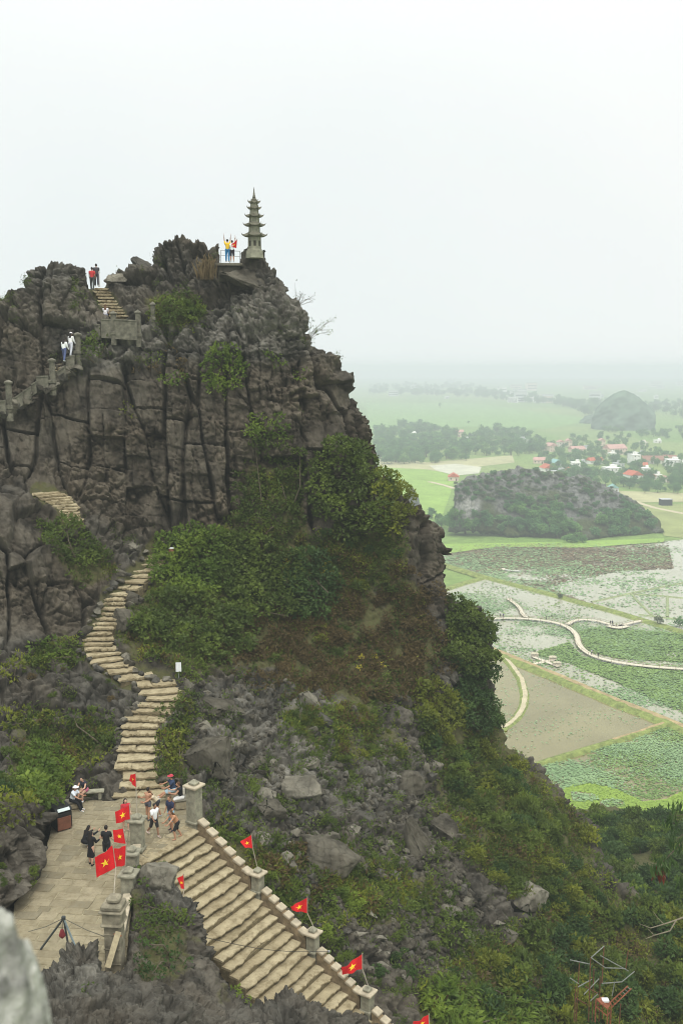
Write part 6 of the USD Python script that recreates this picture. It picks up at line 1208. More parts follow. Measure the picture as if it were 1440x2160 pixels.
flag('red flag on the upper middle pillar of the stair parapet', PL[1][1], ((530, 1761), (533, 1790)), ((506, 1776), (516, 1788)), PL[1] + [0.0, 0, 1.2], 7, 0.3)
flag('red flag behind the pillar halfway down the stair parapet', PL[2][1] + .2, ((648, 1894), (648, 1927)), ((612, 1912), (616, 1921)), PL[2] + [0.05, 0.1, 1.2], 8, 0.3)
flag('red flag with a clear star above the lowest pillar of the parapet', PL[3][1] + .2, ((764, 2013), (764, 2045)), ((720, 2041), (722, 2058)), PL[3] + [0.05, 0.1, 1.2], 9, 0.3)
flag('red flag cut off by the lower picture edge', 40.5, ((904, 2141), (905, 2168)), ((872, 2157), (873, 2172)), at(906, 2215, 40.8), 10, 0.3)

# ================================================================ people
M3 = manifold3d.Manifold
def sph(c, r, seg=12, s=(1, 1, 1)): return M3.sphere(1.0, seg).scale([r * s[0], r * s[1], r * s[2]]).translate([float(x) for x in c])
def bone(a, b, ra, rb, seg=12): return M3.batch_hull([sph(a, ra, seg), sph(b, rb, seg)])
SKIN = {k: plain('skin_' + k, c, 0.6, 0.06, 10.0) for k, c in dict(fair=(0.50, 0.30, 0.21), tan=(0.40, 0.21, 0.13), brown=(0.26, 0.14, 0.085)).items()}
CL = {}
def cloth(c):
    k = 'cloth_' + '_'.join(str(int(round(x * 255))) for x in c)
    if k not in CL: CL[k] = plain(k, c, 0.85, 0.12, 5.0)
    return CL[k]
HAIR = plain('hair_dark', (0.018, 0.014, 0.012), 0.55, 0.2, 20.0); HAIRB = plain('hair_brown', (0.09, 0.045, 0.022), 0.55, 0.2, 20.0); EYE = plain('eye_dark', (0.02, 0.015, 0.015), 0.3, 0.05, 5.0); LIP = plain('lip', (0.35, 0.10, 0.09), 0.5, 0.05, 5.0)
def person(label, loc, face, H=1.68, lean=0.0, legs=((0, 0), (0, 0)), arms=((0, 8, 10), (0, 8, 10)), shirt=None, sleeve='short', bottom=None, blen='long', skin='tan', hair=HAIR, long_hair=False, shoes=(0.5, 0.5, 0.5), hat=None, bag=None, skirt=None, seat=None, twist=0.0, fine=True):
    """face: the direction looked in (radians from +y, clockwise seen from above is negative). legs: (hip forward, knee bend) degrees; arms: (forward, out, elbow)"""
    k = H / 1.7; R = math.radians; J = {}
    J['pel'] = np.array([0, 0, 0.0]); td = np.array([0, math.sin(R(lean)), math.cos(R(lean))]); J['chest'] = td * 0.40; J['neck'] = td * 0.53; hd = np.array([0, math.sin(R(lean * .6)), math.cos(R(lean * .6))]); J['head'] = J['neck'] + hd * 0.17 + [0, 0.02, 0]
    for s, nm, (hp, kn) in ((-1, 'l', legs[0]), (1, 'r', legs[1])):
        h = np.array([0.09 * s, 0, -0.02]); d1 = np.array([0.05 * s, math.sin(R(hp)), -math.cos(R(hp))]); kj = h + d1 * 0.42; d2 = np.array([0.0, math.sin(R(hp - kn)), -math.cos(R(hp - kn))]); an = kj + d2 * 0.41
        J[nm + 'h'], J[nm + 'k'], J[nm + 'a'] = h, kj, an
    for s, nm, (f, o, e) in ((-1, 'l', arms[0]), (1, 'r', arms[1])):
        sh = J['neck'] - td * 0.06 + [0.175 * s, 0, 0]; ud = np.array([s * math.sin(R(o)), math.sin(R(f)) * math.cos(R(o)), -math.cos(R(f)) * math.cos(R(o))]); el = sh + ud * 0.28
        f2 = f + e; fd = np.array([s * math.sin(R(o * .5)), math.sin(R(f2)) * math.cos(R(o * .5)), -math.cos(R(f2)) * math.cos(R(o * .5))]); J[nm + 's'], J[nm + 'e'], J[nm + 'w'], J[nm + 'd'] = sh, el, el + fd * 0.25, fd
    low = min(J['la'][2], J['ra'][2]) - 0.075; up = -low if seat is None else seat / k + 0.09
    for q in J: J[q] = J[q] + [0, 0, up]
    B = [bone(J['pel'], J['chest'], .125, .135), bone(J['chest'] - [.07, 0, 0], J['chest'] + [.07, 0, 0], .11, .11), bone(J['ls'], J['rs'], .062, .062), bone(J['chest'], J['neck'], .1, .055), bone(J['neck'] - td * .02, J['head'] - hd * .03, .05, .052), bone(J['pel'] - [.06, 0, 0], J['pel'] + [.06, 0, 0], .12, .12)]
    hc = J['head']; B += [sph(hc, 1, 16, (.078, .095, .115)), sph(hc + [0, .035, -.06], 1, 12, (.055, .06, .055)), bone(hc + [0, .09, .012], hc + [0, .113, -.022], .011, .017, 8)] + [sph(hc + [.078 * s, -.005, -.01], 1, 8, (.012, .022, .034)) for s in (-1, 1)]
    for n, s in (('l', -1), ('r', 1)):
        B += [bone(J[n + 'h'], J[n + 'k'], .088, .056), bone(J[n + 'k'], (J[n + 'k'] * .6 + J[n + 'a'] * .4) - [0, .012, 0], .054, .055), bone((J[n + 'k'] * .6 + J[n + 'a'] * .4) - [0, .012, 0], J[n + 'a'], .055, .036), bone(J[n + 'a'] - [0, 0.02, .035], J[n + 'a'] + [0, .13, -.045], .036, .028)]
        B += [bone(J[n + 's'], J[n + 'e'], .05, .04), bone(J[n + 'e'], J[n + 'w'], .04, .028)]
        d = J[n + 'd']; side = np.array([float(s), 0, 0]); side = side - d * (side @ d); side /= np.linalg.norm(side); pn = np.cross(d, side); w = J[n + 'w']
        B.append(M3.batch_hull([sph(w + d * .02, .024, 8), sph(w + d * .085 + pn * .03, .016, 8), sph(w + d * .085 - pn * .03, .016, 8)]))
        for fi in range(4):
            a = w + d * .085 + pn * (.03 - .02 * fi); L = (.062, .075, .07, .055)[fi]; m_ = a + d * L * .55 - side * .008; e_ = m_ + (d * .75 - side * .55) * L * .5; B += [bone(a, m_, .0095, .009, 6), bone(m_, e_, .009, .0075, 6)]
        a = w + d * .035 + pn * .026; B += [bone(a, a + (d * .5 + pn * .8) * .035, .012, .010, 6), bone(a + (d * .5 + pn * .8) * .035, a + d * .055 + pn * .036 - side * .012, .010, .008, 6)]
    def tm(Ms, refine=None, it=6):
        m = M3.batch_boolean(Ms, manifold3d.OpType.Add) if len(Ms) > 1 else Ms[0]
        if refine: m = m.refine_to_length(refine)
        v, f, _ = meshkit.arrays(m); t_ = trimesh.Trimesh(v, f, process=True)
        if refine: trimesh.smoothing.filter_taubin(t_, iterations=it)
        t_.apply_scale(k); return t_
    t = thing('person', label, 'person', loc, face)
    obj('body', tm(B, .05 if fine else None, 4), SKIN[skin], t, smooth=50)
    for s in (-1, 1): obj('eye', tm([sph(hc + [.03 * s, .083, .012], 1, 8, (.012, .008, .008))]), EYE, t)
    obj('mouth', tm([sph(hc + [0, .088, -.058], 1, 8, (.024, .010, .008))]), LIP, t)
    hr = [sph(hc + [0, -.018, .022], 1, 14, (.086, .098, .112))]
    hm_ = M3.batch_boolean(hr, manifold3d.OpType.Add) - M3.cube([.3, .2, .26], True).translate([float(hc[0]), float(hc[1] + .152), float(hc[2] - .075)])
    hs = [hm_]
    if long_hair: hs.append(M3.batch_hull([sph(hc + [-.05, -.055, -.02], .05, 10), sph(hc + [.05, -.055, -.02], .05, 10), sph(J['chest'] + [-.06, -.12, .02], .04, 10), sph(J['chest'] + [.06, -.12, .02], .04, 10)]))
    obj('hair', tm(hs), hair, t, smooth=50)
    if shirt is not None:
        g = .022; Ms = [bone(J['pel'] + td * .04, J['chest'], .125 + g, .135 + g), bone(J['chest'] - [.07, 0, 0], J['chest'] + [.07, 0, 0], .11 + g, .11 + g), bone(J['ls'] - td * .01, J['rs'] - td * .01, .058 + g, .058 + g), bone(J['chest'], J['neck'] - td * .045, .1 + g, .07)]
        if sleeve != 'none':
            for n in 'lr':
                e = J[n + 'e'] if sleeve == 'long' else J[n + 's'] * .4 + J[n + 'e'] * .6; Ms.append(bone(J[n + 's'], e, .055 + g, .052 + g * .6))
                if sleeve == 'long': Ms.append(bone(J[n + 'e'], J[n + 'w'], .045 + g * .6, .034 + g * .5))
        obj('shirt', tm(Ms, .06 if fine else None, 3), cloth(shirt), t, smooth=60)
    if skirt is not None:
        kz = (J['lk'] + J['rk']) / 2; obj('skirt', tm([M3.batch_hull([sph(J['pel'] + td * .05, .145, 14), sph(kz + [-.13, -.06, -.04], .06, 10), sph(kz + [.13, -.06, -.04], .06, 10), sph(kz + [.11, .06, -.04], .06, 10), sph(kz + [-.11, .06, -.04], .06, 10)])]), cloth(skirt), t, smooth=50)
    if bottom is not None:
        g = .016; Ms = [bone(J['pel'] - [.06, 0, 0], J['pel'] + [.06, 0, 0], .122 + g, .122 + g)]
        for n in 'lr':
            if blen == 'hot': Ms.append(bone(J[n + 'h'], J[n + 'h'] * .72 + J[n + 'k'] * .28, .09 + g, .086 + g))
            elif blen == 'short': Ms.append(bone(J[n + 'h'], J[n + 'h'] * .12 + J[n + 'k'] * .88, .09 + g, .068 + g))
            else: Ms += [bone(J[n + 'h'], J[n + 'k'], .09 + g, .06 + g), bone(J[n + 'k'], J[n + 'a'], .06 + g, .045 + g)]
        obj('trousers' if blen == 'long' else 'shorts', tm(Ms, .07 if fine else None, 2), cloth(bottom), t, smooth=60)
    if shoes is not None:
        for n in 'lr': obj('shoe', tm([M3.batch_hull([sph(J[n + 'a'] + [0, -.03, -.03], .045, 8), sph(J[n + 'a'] + [0, -.03, -.055], .042, 8), sph(J[n + 'a'] + [0, .15, -.06], .034, 8)])]), cloth(shoes), t, smooth=50)
    if hat is not None: obj('hat', tm([sph(hc + [0, -.01, .07], 1, 14, (.095, .11, .075)), sph(hc + [0, .02, .055], 1, 14, (.15, .17, .014))]), cloth(hat), t, smooth=50)
    if bag is not None: obj('backpack', tm([M3.batch_hull([sph(J['chest'] + [sx * .1, -.2, sz], .05, 8) for sx in (-1, 1) for sz in (-.22, .1)])]), cloth(bag), t, smooth=50)
    t.SetCustomDataByKey('_', '') if False else None
    return t, J, k
AWAY, TOCAM, RIGHT, LEFT = 0.0, math.pi, -math.pi / 2, math.pi / 2
BLK_, WHT, NAVY = (0.014, 0.014, 0.016), (0.72, 0.72, 0.72), (0.020, 0.025, 0.055)
gp = lambda x, y, z=PLZ + .01: onz(x, y, z)
person('person seen from behind with bare back, dark hair and grey shorts', gp(313, 1729), -0.5, 1.68, 2, ((4, 3), (-6, 5)), ((28, 6, 60), (15, 12, 55)), bottom=(0.09, 0.09, 0.11), blen='hot', skin='tan', hair=HAIR, shoes=(0.08, 0.08, 0.08))
person('person with brown hair bending forward in a pale top', gp(333, 1725), LEFT + 0.4, 1.66, 42, ((18, 10), (-6, 12)), ((60, 8, 15), (70, 5, 20)), shirt=(0.50, 0.42, 0.30), sleeve='none', bottom=(0.03, 0.03, 0.035), blen='hot', skin='tan', hair=HAIRB, long_hair=True, shoes=(0.3, 0.3, 0.3))
person('person in a white shirt and dark shorts stepping down the first stairs', (lambda q: [q[0], q[1], stair_z(q[0], q[1])])(gp(326, 1775, PLZ - .25)), -2.3, 1.72, 6, ((16, 8), (-18, 25)), ((-14, 6, 20), (18, 6, 28)), shirt=WHT, bottom=(0.03, 0.028, 0.03), blen='short', skin='brown', shoes=(0.55, 0.45, 0.40))
person('person in a navy printed shirt and pale blue shorts facing the stairs', gp(361, 1752), 2.5, 1.80, 4, ((4, 4), (-4, 4)), ((10, 10, 50), (5, 10, 18)), shirt=NAVY, bottom=(0.27, 0.42, 0.52), blen='short', skin='tan', hair=HAIRB, shoes=(0.04, 0.04, 0.05))
person('person in black shorts leaning over on the upper steps', (lambda q: [q[0], q[1], stair_z(q[0], q[1])])(gp(374, 1779, PLZ - .25)), 2.2, 1.66, 30, ((32, 40), (-10, 20)), ((50, 10, 5), (40, 8, 10)), shirt=(0.40, 0.20, 0.11), sleeve='none', bottom=BLK_, blen='short', skin='tan', hair=HAIRB, long_hair=True, shoes=None)
SEATM = plain('low_seat_stone', (0.26, 0.22, 0.15), 0.95, 0.3, 4.0)
for x, y, lb in ((366, 1690, 'rough stone ledge used as a seat at the back of the landing'), (384, 1706, 'rough stone ledge used as a seat beside the gate pillar')):
    t = thing('stone_ledge', lb, 'ledge', gp(x, y, PLZ), 0.3); obj('block', cbox(.75, .6, .48, (0, .1, .235), .07), SEATM, t); obj('slab', cbox(.85, .7, .10, (0, .1, .52), .04), ROCKB, t)
person('person in a dark shirt and red cap sitting with legs stretched out', gp(366, 1690), 1.9, 1.74, 8, ((80, 25), (74, 10)), ((45, 10, 30), (60, 8, 10)), shirt=(0.03, 0.045, 0.09), bottom=(0.30, 0.42, 0.48), blen='short', skin='tan', hat=(0.42, 0.05, 0.07), shoes=(0.6, 0.62, 0.62), seat=.57)
person('person in black vest, pale hat on the back, sitting by the gate pillar', gp(384, 1706), 1.7, 1.74, 14, ((78, 80), (70, 60)), ((40, 14, 60), (50, 10, 40)), shirt=BLK_, sleeve='none', bottom=(0.62, 0.60, 0.58), blen='short', skin='tan', hair=HAIRB, bag=(0.55, 0.5, 0.42), shoes=(0.1, 0.1, 0.1), seat=.57)
person('person with long dark hair in a red top, half hidden behind a flag', gp(266, 1752), -2.7, 1.64, 0, ((3, 2), (-3, 3)), ((10, 8, 30), (10, 8, 30)), shirt=(0.42, 0.03, 0.04), bottom=(0.42, 0.25, 0.17), blen='short', skin='fair', long_hair=True, shoes=(0.4, 0.3, 0.25))
person('person crouching in black, leftmost of the three in black on the terrace', gp(178, 1790), -0.7, 1.60, 28, ((110, 138), (96, 132)), ((55, 6, 40), (60, 6, 45)), shirt=BLK_, sleeve='long', bottom=BLK_, skin='fair', long_hair=True, shoes=(0.6, 0.6, 0.6))
person('person in long black coat, middle one of the three in black on the terrace', gp(193, 1824), -0.35, 1.60, 3, ((5, 4), (-5, 5)), ((20, 8, 70), (25, 8, 70)), shirt=BLK_, sleeve='long', skirt=BLK_, skin='fair', long_hair=True, shoes=BLK_)
person('person in a printed black shirt with short dark hair, right of the three in black', gp(226, 1818), -0.1, 1.75, 0, ((3, 2), (-3, 3)), ((10, 10, 40), (10, 10, 40)), shirt=BLK_, bottom=(0.02, 0.02, 0.024), blen='short', skin='fair', shoes=BLK_)
bench = thing('stone_bench', 'grey stone bench beneath the rocks at the back of the terrace', 'bench', gp(191, 1686, PLZ), 0.15); obj('seat', cbox(1.45, .42, .11, (0, 0, .43), .03), PILM, bench); [obj('leg', cbox(.16, .36, .375, (x, 0, .187), .02), PILM, bench) for x in (-.5, .5)]
person('person in a black vest and pink shorts sitting on the stone bench', gp(181, 1686) + [0, -.02, 0], 2.75, 1.70, 22, ((84, 84), (84, 70)), ((40, 10, 55), (40, 10, 55)), shirt=(0.03, 0.03, 0.045), sleeve='none', bottom=(0.38, 0.10, 0.16), blen='hot', skin='fair', shoes=(0.6, 0.6, 0.6), seat=.49)
lo = thing('stone_ledge', 'low rock ledge under the leafy tree where one visitor rests', 'ledge', gp(152, 1706, PLZ), 0.4); obj('block', cbox(.8, .55, .36, (0, .05, .17), .08), SEATM, lo); obj('slab', cbox(.85, .6, .08, (0, .05, .385), .03), ROCKB, lo)
person('person in a white shirt and white cap resting beside the dustbin', gp(153, 1706), -1.9, 1.66, 20, ((84, 70), (78, 50)), ((45, 8, 30), (50, 8, 25)), shirt=(0.62, 0.66, 0.72), bottom=BLK_, skin='tan', hat=(0.7, 0.72, 0.72), shoes=(0.65, 0.65, 0.65), seat=.43)
pt = at(480, 551.5, 79.2); a_, _, _ = person('person in yellow shirt and blue jeans with both arms raised on the summit', pt, 0.1, 1.66, 0, ((3, 2), (-2, 2)), ((165, 12, 40), (165, 12, 40)), shirt=(0.66, 0.42, 0.03), bottom=(0.03, 0.16, 0.33), skin='tan', shoes=(0.2, 0.15, 0.1))
pt2 = at(490, 552, 79.2); a_, J_, k_ = person('person in a white top and black shorts holding a flag on the summit', pt2, 0.0, 1.60, 0, ((3, 2), (-2, 2)), ((20, 10, 40), (150, 10, 20)), shirt=(0.68, 0.75, 0.75), bottom=(0.03, 0.025, 0.035), blen='short', skin='tan', shoes=(0.5, 0.5, 0.5))
hand = pt2 + (J_['rw'] + J_['rd'] * .09) * k_
flag('small red flag waved by a visitor beside the pagoda', 79.2, ((500, 504), (498, 523)), ((488, 515), (489, 520)), hand - [0.05, 0, 0.1], 11, 0.2)
def land_at(x, y, dy=0.0): return at(x, y, float(G.raw(x, y)) + dy)
person('person in a red shirt and dark trousers climbing into the notch on the left summit', land_at(195, 611, -.5), 0.1, 1.68, 4, ((18, 14), (-12, 10)), ((10, 8, 30), (-5, 8, 30)), shirt=(0.42, 0.04, 0.04), bottom=(0.05, 0.055, 0.05), skin='tan', shoes=(0.1, 0.1, 0.1))
person('person in dark clothes just beyond the red shirted climber', land_at(204, 603, .2), 0.2, 1.66, 2, ((10, 8), (-8, 6)), ((8, 8, 20), (0, 8, 20)), shirt=(0.06, 0.055, 0.06), bottom=(0.04, 0.04, 0.05), skin='tan')
person('person in a white shirt with reddish hair behind the upper balustrade', land_at(223, 689, .4), 0.0, 1.62, 10, ((5, 4), (-4, 4)), ((20, 8, 40), (20, 8, 40)), shirt=(0.68, 0.64, 0.66), bottom=(0.2, 0.2, 0.25), skin='fair', hair=HAIRB, long_hair=True)
person('person in white with long dark hair, left one of the upper steps pair', land_at(136, 762, -.9), -0.3, 1.64, 6, ((16, 12), (-10, 10)), ((8, 10, 30), (8, 10, 30)), shirt=(0.72, 0.72, 0.72), sleeve='long', bottom=(0.08, 0.10, 0.20), skin='fair', long_hair=True)
person('person in white with a pale hat on the upper left steps, second of a pair', land_at(150, 750, -.7), -0.4, 1.66, 6, ((16, 12), (-10, 10)), ((8, 10, 30), (8, 10, 30)), shirt=(0.72, 0.70, 0.70), sleeve='long', bottom=(0.5, 0.5, 0.55), skin='fair', long_hair=True, hat=(0.66, 0.6, 0.62))
for x, y, f, c, lb in ((1055, 1303, .3, BLK_, 'tiny dark figure strolling near the left end of the boardwalk'), (1061, 1303, .5, (0.05, .05, .1), 'tiny companion beside the leftmost boardwalk stroller'), (1152, 1308, 1.2, BLK_, 'tiny dark figure halfway along the straight boardwalk'), (1287, 1318, .2, BLK_, 'tiny dark figure at the wide boardwalk platform, left of a pair'), (1291, 1318, -.2, (.04, .04, .07), 'tiny dark figure at the wide boardwalk platform, right of a pair'), (1247, 1381, -.6, (.55, .55, .55), 'tiny pale figure in the bend of the boardwalk'), (1261, 1387, -.6, BLK_, 'tiny dark figure just below the bend of the boardwalk')):
    person(lb, onz(x, y, .86), f, 1.7, 0, ((10, 5), (-10, 8)), shirt=c, bottom=(0.04, .04, .05), fine=False)

# ================================================================ furniture of the terrace
TBN = gp(131, 1748, PLZ); bin_ = thing('dustbin', 'large dark dustbin with a rust brown front and pale notice on its lid', 'dustbin', TBN, math.radians(38))
BRN = plain('bin_brown', (0.15, 0.062, 0.038), .6, .2, 4.0); BDK = plain('bin_black', (0.018, 0.018, 0.018), .6, .2, 4.0)
obj('body', cbox(.78, .82, .98, (0, .1, .53), .03), BDK, bin_); obj('front_panel', cbox(.70, .05, .66, (0, -.327, .40), .01), BRN, bin_); obj('side_panel', cbox(.05, .72, .80, (.412, .1, .50), .01), BDK, bin_); obj('lid', hull([(sx * .42, y, z) for sx in (-1, 1) for y, z in ((-.36, 1.024), (.55, 1.024), (.55, 1.16), (-.2, 1.16))]), BDK, bin_)
obj('mouth', cbox(.56, .04, .15, (0, -.322, .84), .01), BDK, bin_); nt = cbox(.62, .03, .17, (0, 0, 0), .005); nt.apply_transform(trimesh.transformations.rotation_matrix(math.radians(-48), [1, 0, 0])); nt.apply_translation([0, -.30, 1.10]); obj('notice', nt, plain('pale_notice', (0.5, 0.56, 0.55), .5, .1, 6.0), bin_); [obj('foot', cbox(.08, .08, .05, (x, y, .02), .005), BDK, bin_) for x in (-.3, .3) for y in (-.2, .4)]
TP = onz(128, 2012, PLZ); ap = at(134, 1938, TP[1]); tp = thing('tripod_barrier', 'dark pipe tripod with ropes strung from its top at the near end of the terrace', 'barrier', [ap[0], ap[1], PLZ])
PIPE = plain('dark_pipe', (0.045, 0.05, 0.05), .45, .2, 5.0); PIPEL = plain('worn_pipe', (0.22, 0.27, 0.28), .45, .2, 5.0); ROPE = plain('rope', (0.10, 0.09, 0.07), .9, .2, 9.0); o_ = np.array([ap[0], ap[1], PLZ]); h_ = ap[2] - PLZ
for (x, y), m_ in (((86, 2003), PIPE), ((147, 2012), PIPE), ((164, 2010), PIPEL)):
    q = onz(x, y, PLZ) - o_; obj('leg', tube([[0, 0, h_], q], .042, 8), m_, tp)
obj('clamp', cbox(.16, .12, .16, (0, 0, h_ + .02), .03), PIPE, tp)
for e in (onz(60, 1966, PLZ + .9), np.array([D[0] - .1, D[1] - .2, PLZ + 1.28])):
    e = e - o_; obj('rope', tube([[0, 0, h_], np.array([0, 0, h_]) * .5 + e * .5 - [0, 0, .07], e], .016, 5), ROPE, tp)
bg = thing('bag', 'dark red bag hanging from the pipe tripod', 'bag', ap + [-.06, -.06, -.62]); obj('pouch', M3.batch_hull([sph((0, 0, .14), .07, 10), sph((.05, 0, -.05), .085, 10), sph((-.05, 0, -.05), .085, 10), sph((0, 0, -.16), .04, 10)]), plain('bag_red', (0.17, 0.025, 0.03), .7, .2, 8.0), bg, smooth=50); obj('strap', tube([[.03, 0, .18], [.03, 0, .55], [-.03, 0, .55], [-.03, 0, .18]], .012, 4), ROPE, bg)
pk = thing('plank', 'pale wooden plank leaning against the tall brown pillar', 'plank'); a = at(250, 1966, D[1] - .36); b = at(227, 2042, D[1] - 1.0); e = (b - a) / np.linalg.norm(b - a); sx = np.cross(e, [0, -1, .3]); sx /= np.linalg.norm(sx); nn = np.cross(e, sx)
obj('board', hull([p + sx * .11 * s + nn * .025 * z for p in (a, b) for s in (-1, 1) for z in (-1, 1)]), plain('raw_plank', (0.36, 0.30, 0.19), .85, .2, 9.0), pk); obj('cross_batten', hull([a + e * .12 + sx * .15 * s + nn * (.04 + .02 * z) + e * .03 * q for s in (-1, 1) for z in (-1, 1) for q in (-1, 1)]), plain('rusty_batten', (0.22, 0.09, 0.05), .85, .3, 9.0), pk)
WH = plain('white_board', (0.66, 0.66, 0.66), .6, .05, 5.0)
sgn = thing('sign', 'small white notice board on a short post right of the winding stair', 'sign', land_at(377, 1428, -.6), .15); obj('board', cbox(.34, .03, .60, (0, 0, .62), .008), WH, sgn); obj('post', tube([[0, .03, -.4], [0, .03, .85]], .03, 6), METAL, sgn)
mk = thing('marker', 'small reddish marker block with a white top at the head of the winding stair', 'marker', land_at(362, 1172, -.5)); obj('block', cbox(.34, .3, .6, (0, 0, .2), .03), plain('marker_red', (0.26, 0.10, 0.07), .8, .2, 5.0), mk); obj('cap', cbox(.36, .32, .08, (0, 0, .54), .02), WH, mk)
wp = thing('post', 'thin white post in the notch of the left summit', 'post', land_at(209, 599, .1)); obj('shaft', cbox(.14, .14, 1.1, (0, 0, .35), .02), WH, wp); obj('cap', cbox(.18, .18, .06, (0, 0, .932), .01), WH, wp)
# ---------------------------------------------------------------- balustrades of the upper stair
UB = thing('balustrade', 'weathered stone balustrade panel and posts on the ledge below the summit', 'balustrade')
UPM = plain('pale_balustrade_stone', (0.125, 0.115, 0.088), .9, .45, 3.0, bump=.35, bscale=14)
def panel(t, p0, p1, y, h, th=.24, nm='panel', dn=.5):
    a, b = at(*p0, y), at(*p1, y); L = np.linalg.norm((b - a)[:2]); e = (b - a) / np.linalg.norm(b - a); an = math.atan2(e[1], e[0])
    v = [q + np.array([-math.sin(an), math.cos(an), 0]) * th / 2 * s + np.array([0, 0, z]) for q in (a, b) for s in (-1, 1) for z in (-dn, h)]
    obj(nm, hull(v), UPM, t); v2 = [q + np.array([-math.sin(an), math.cos(an), 0]) * (th / 2 + .05) * s + np.array([0, 0, h + z]) for q in (a, b) for s in (-1, 1) for z in (.003, .10)]; obj('handrail', hull(v2), UPM, t)
ub = float(G.raw(265, 700)) - 1.1
panel(UB, (243, 700), (289, 703), ub, .86); panel(UB, (214, 698), (236, 699), ub + .2, .8); panel(UB, (201, 702), (213, 702), ub + .3, .55)
def post(px, py, hpx, label, rnd, w=.36):
    y = float(G.raw(px, py)) - 0.7; b = at(px, py, y); h = hpx * np.linalg.norm(b - CAM) / FPX; t = thing('post', label, 'post', b)
    if rnd: obj('shaft', lathe([(0, -1.0), (w / 2 + .02, -1.0), (w / 2, h * .3), (w / 2 - .02, h - .2), (0, h - .2)], 12), UPM, t, smooth=40); obj('cap', lathe([(0, h - .2), (w / 2 + .08, h - .2), (w / 2 + .09, h - .1), (w / 4, h + .02), (0, h + .06)], 12), UPM, t, smooth=40)
    else: obj('shaft', cbox(w, w, h + .8, (0, 0, h / 2 - .5), .03), UPM, t); obj('cap', hull([(sx * (w / 2 + .05), sy * (w / 2 + .05), h - .1) for sx in (-1, 1) for sy in (-1, 1)] + [(sx * (w / 2 + .05), sy * (w / 2 + .05), h - .02) for sx in (-1, 1) for sy in (-1, 1)] + [(0, 0, h + .18)]), UPM, t)
    obj('base_block', cbox(w + .12, w + .12, .25, (0, 0, -.02), .03), UPM, t); return b
post(240, 702, 40, 'square post at the left end of the long ledge balustrade', False); post(292, 706, 46, 'square post at the right end of the long ledge balustrade', False); post(323, 672, 30, 'square post half hidden by the ledge bush', False, .3)
post(165, 742, 38, 'round stone post beside the two visitors in white', True, .46); post(111, 804, 45, 'round capped post on the upper left steps below the visitors', True, .46); post(20, 858, 52, 'round capped post near the left picture edge', True, .46)
LB = thing('balustrade', 'stepped stone balustrade climbing beside the upper left steps', 'balustrade')
yb = lambda x, y: float(G.raw(x, y)) - 0.65
for p0, p1, h in (((-30, 862), (13, 856), .75), ((28, 852), (48, 838), .6), ((50, 834), (66, 824), .5), ((68, 818), (78, 812), .4), ((78, 803), (103, 802), .55), ((120, 792), (138, 780), .4), ((140, 766), (157, 760), .7)): panel(LB, p0, p1, yb((p0[0] + p1[0]) / 2, p0[1]), h * .45, dn=.55, th=.34)
winding([(118,785),(128,774),(140,765),(152,756)], [(785,40),(756,36)], 'few upper left steps where the two visitors in white stand', drop=0.26)
ur = np.random.default_rng(89); UP = sg.LineString([(-25, 868), (14, 862), (50, 846), (80, 822), (105, 812), (138, 786), (160, 768)])
for s in np.linspace(2, UP.length - 2, 26):
    q = np.array(UP.interpolate(s).coords[0]) + ur.uniform(-4, 4, 2) + [0, 4]
    copy_of(BP[int(ur.integers(0, 12))], at(q[0], q[1], float(G.raw(*q)) - .45), s=ur.uniform(.42, .8) * ur.uniform(.8, 1.2, 3), rot=ur.uniform(-1, 1, 3) * [.5, .5, 3.1], name='ledge_rock', label='rock under the stepped balustrade at upper left', group='rocks under the upper left balustrade')
# stones that edge the winding stair
er = np.random.default_rng(88); LP = sg.LineString(PATHP)
for s in np.linspace(6, LP.length - 6, 46):
    for sd_ in (-1, 1):
        if er.random() < .25: continue
        p = np.array(LP.interpolate(s).coords[0]); p2 = np.array(LP.interpolate(s + 2).coords[0]); tg = (p2 - p) / (np.linalg.norm(p2 - p) + 1e-9); wpx = np.interp(p[1], [w[0] for w in PW][::-1], [w[1] for w in PW][::-1])
        q = p + np.array([sd_ * (wpx * .5 + er.uniform(2, 12)), 0]); q[1] += er.uniform(-4, 4)
        copy_of(BP[int(er.integers(0, 12))], at(q[0], q[1], float(G.raw(*q))) - [0, 0, .1], s=er.uniform(.22, .48) * er.uniform(.8, 1.2, 3), rot=er.uniform(-1, 1, 3) * [.5, .5, 3.1], name='edge_stone', label='rough stone lining the edge of the winding stair', group='stones edging the winding stair')
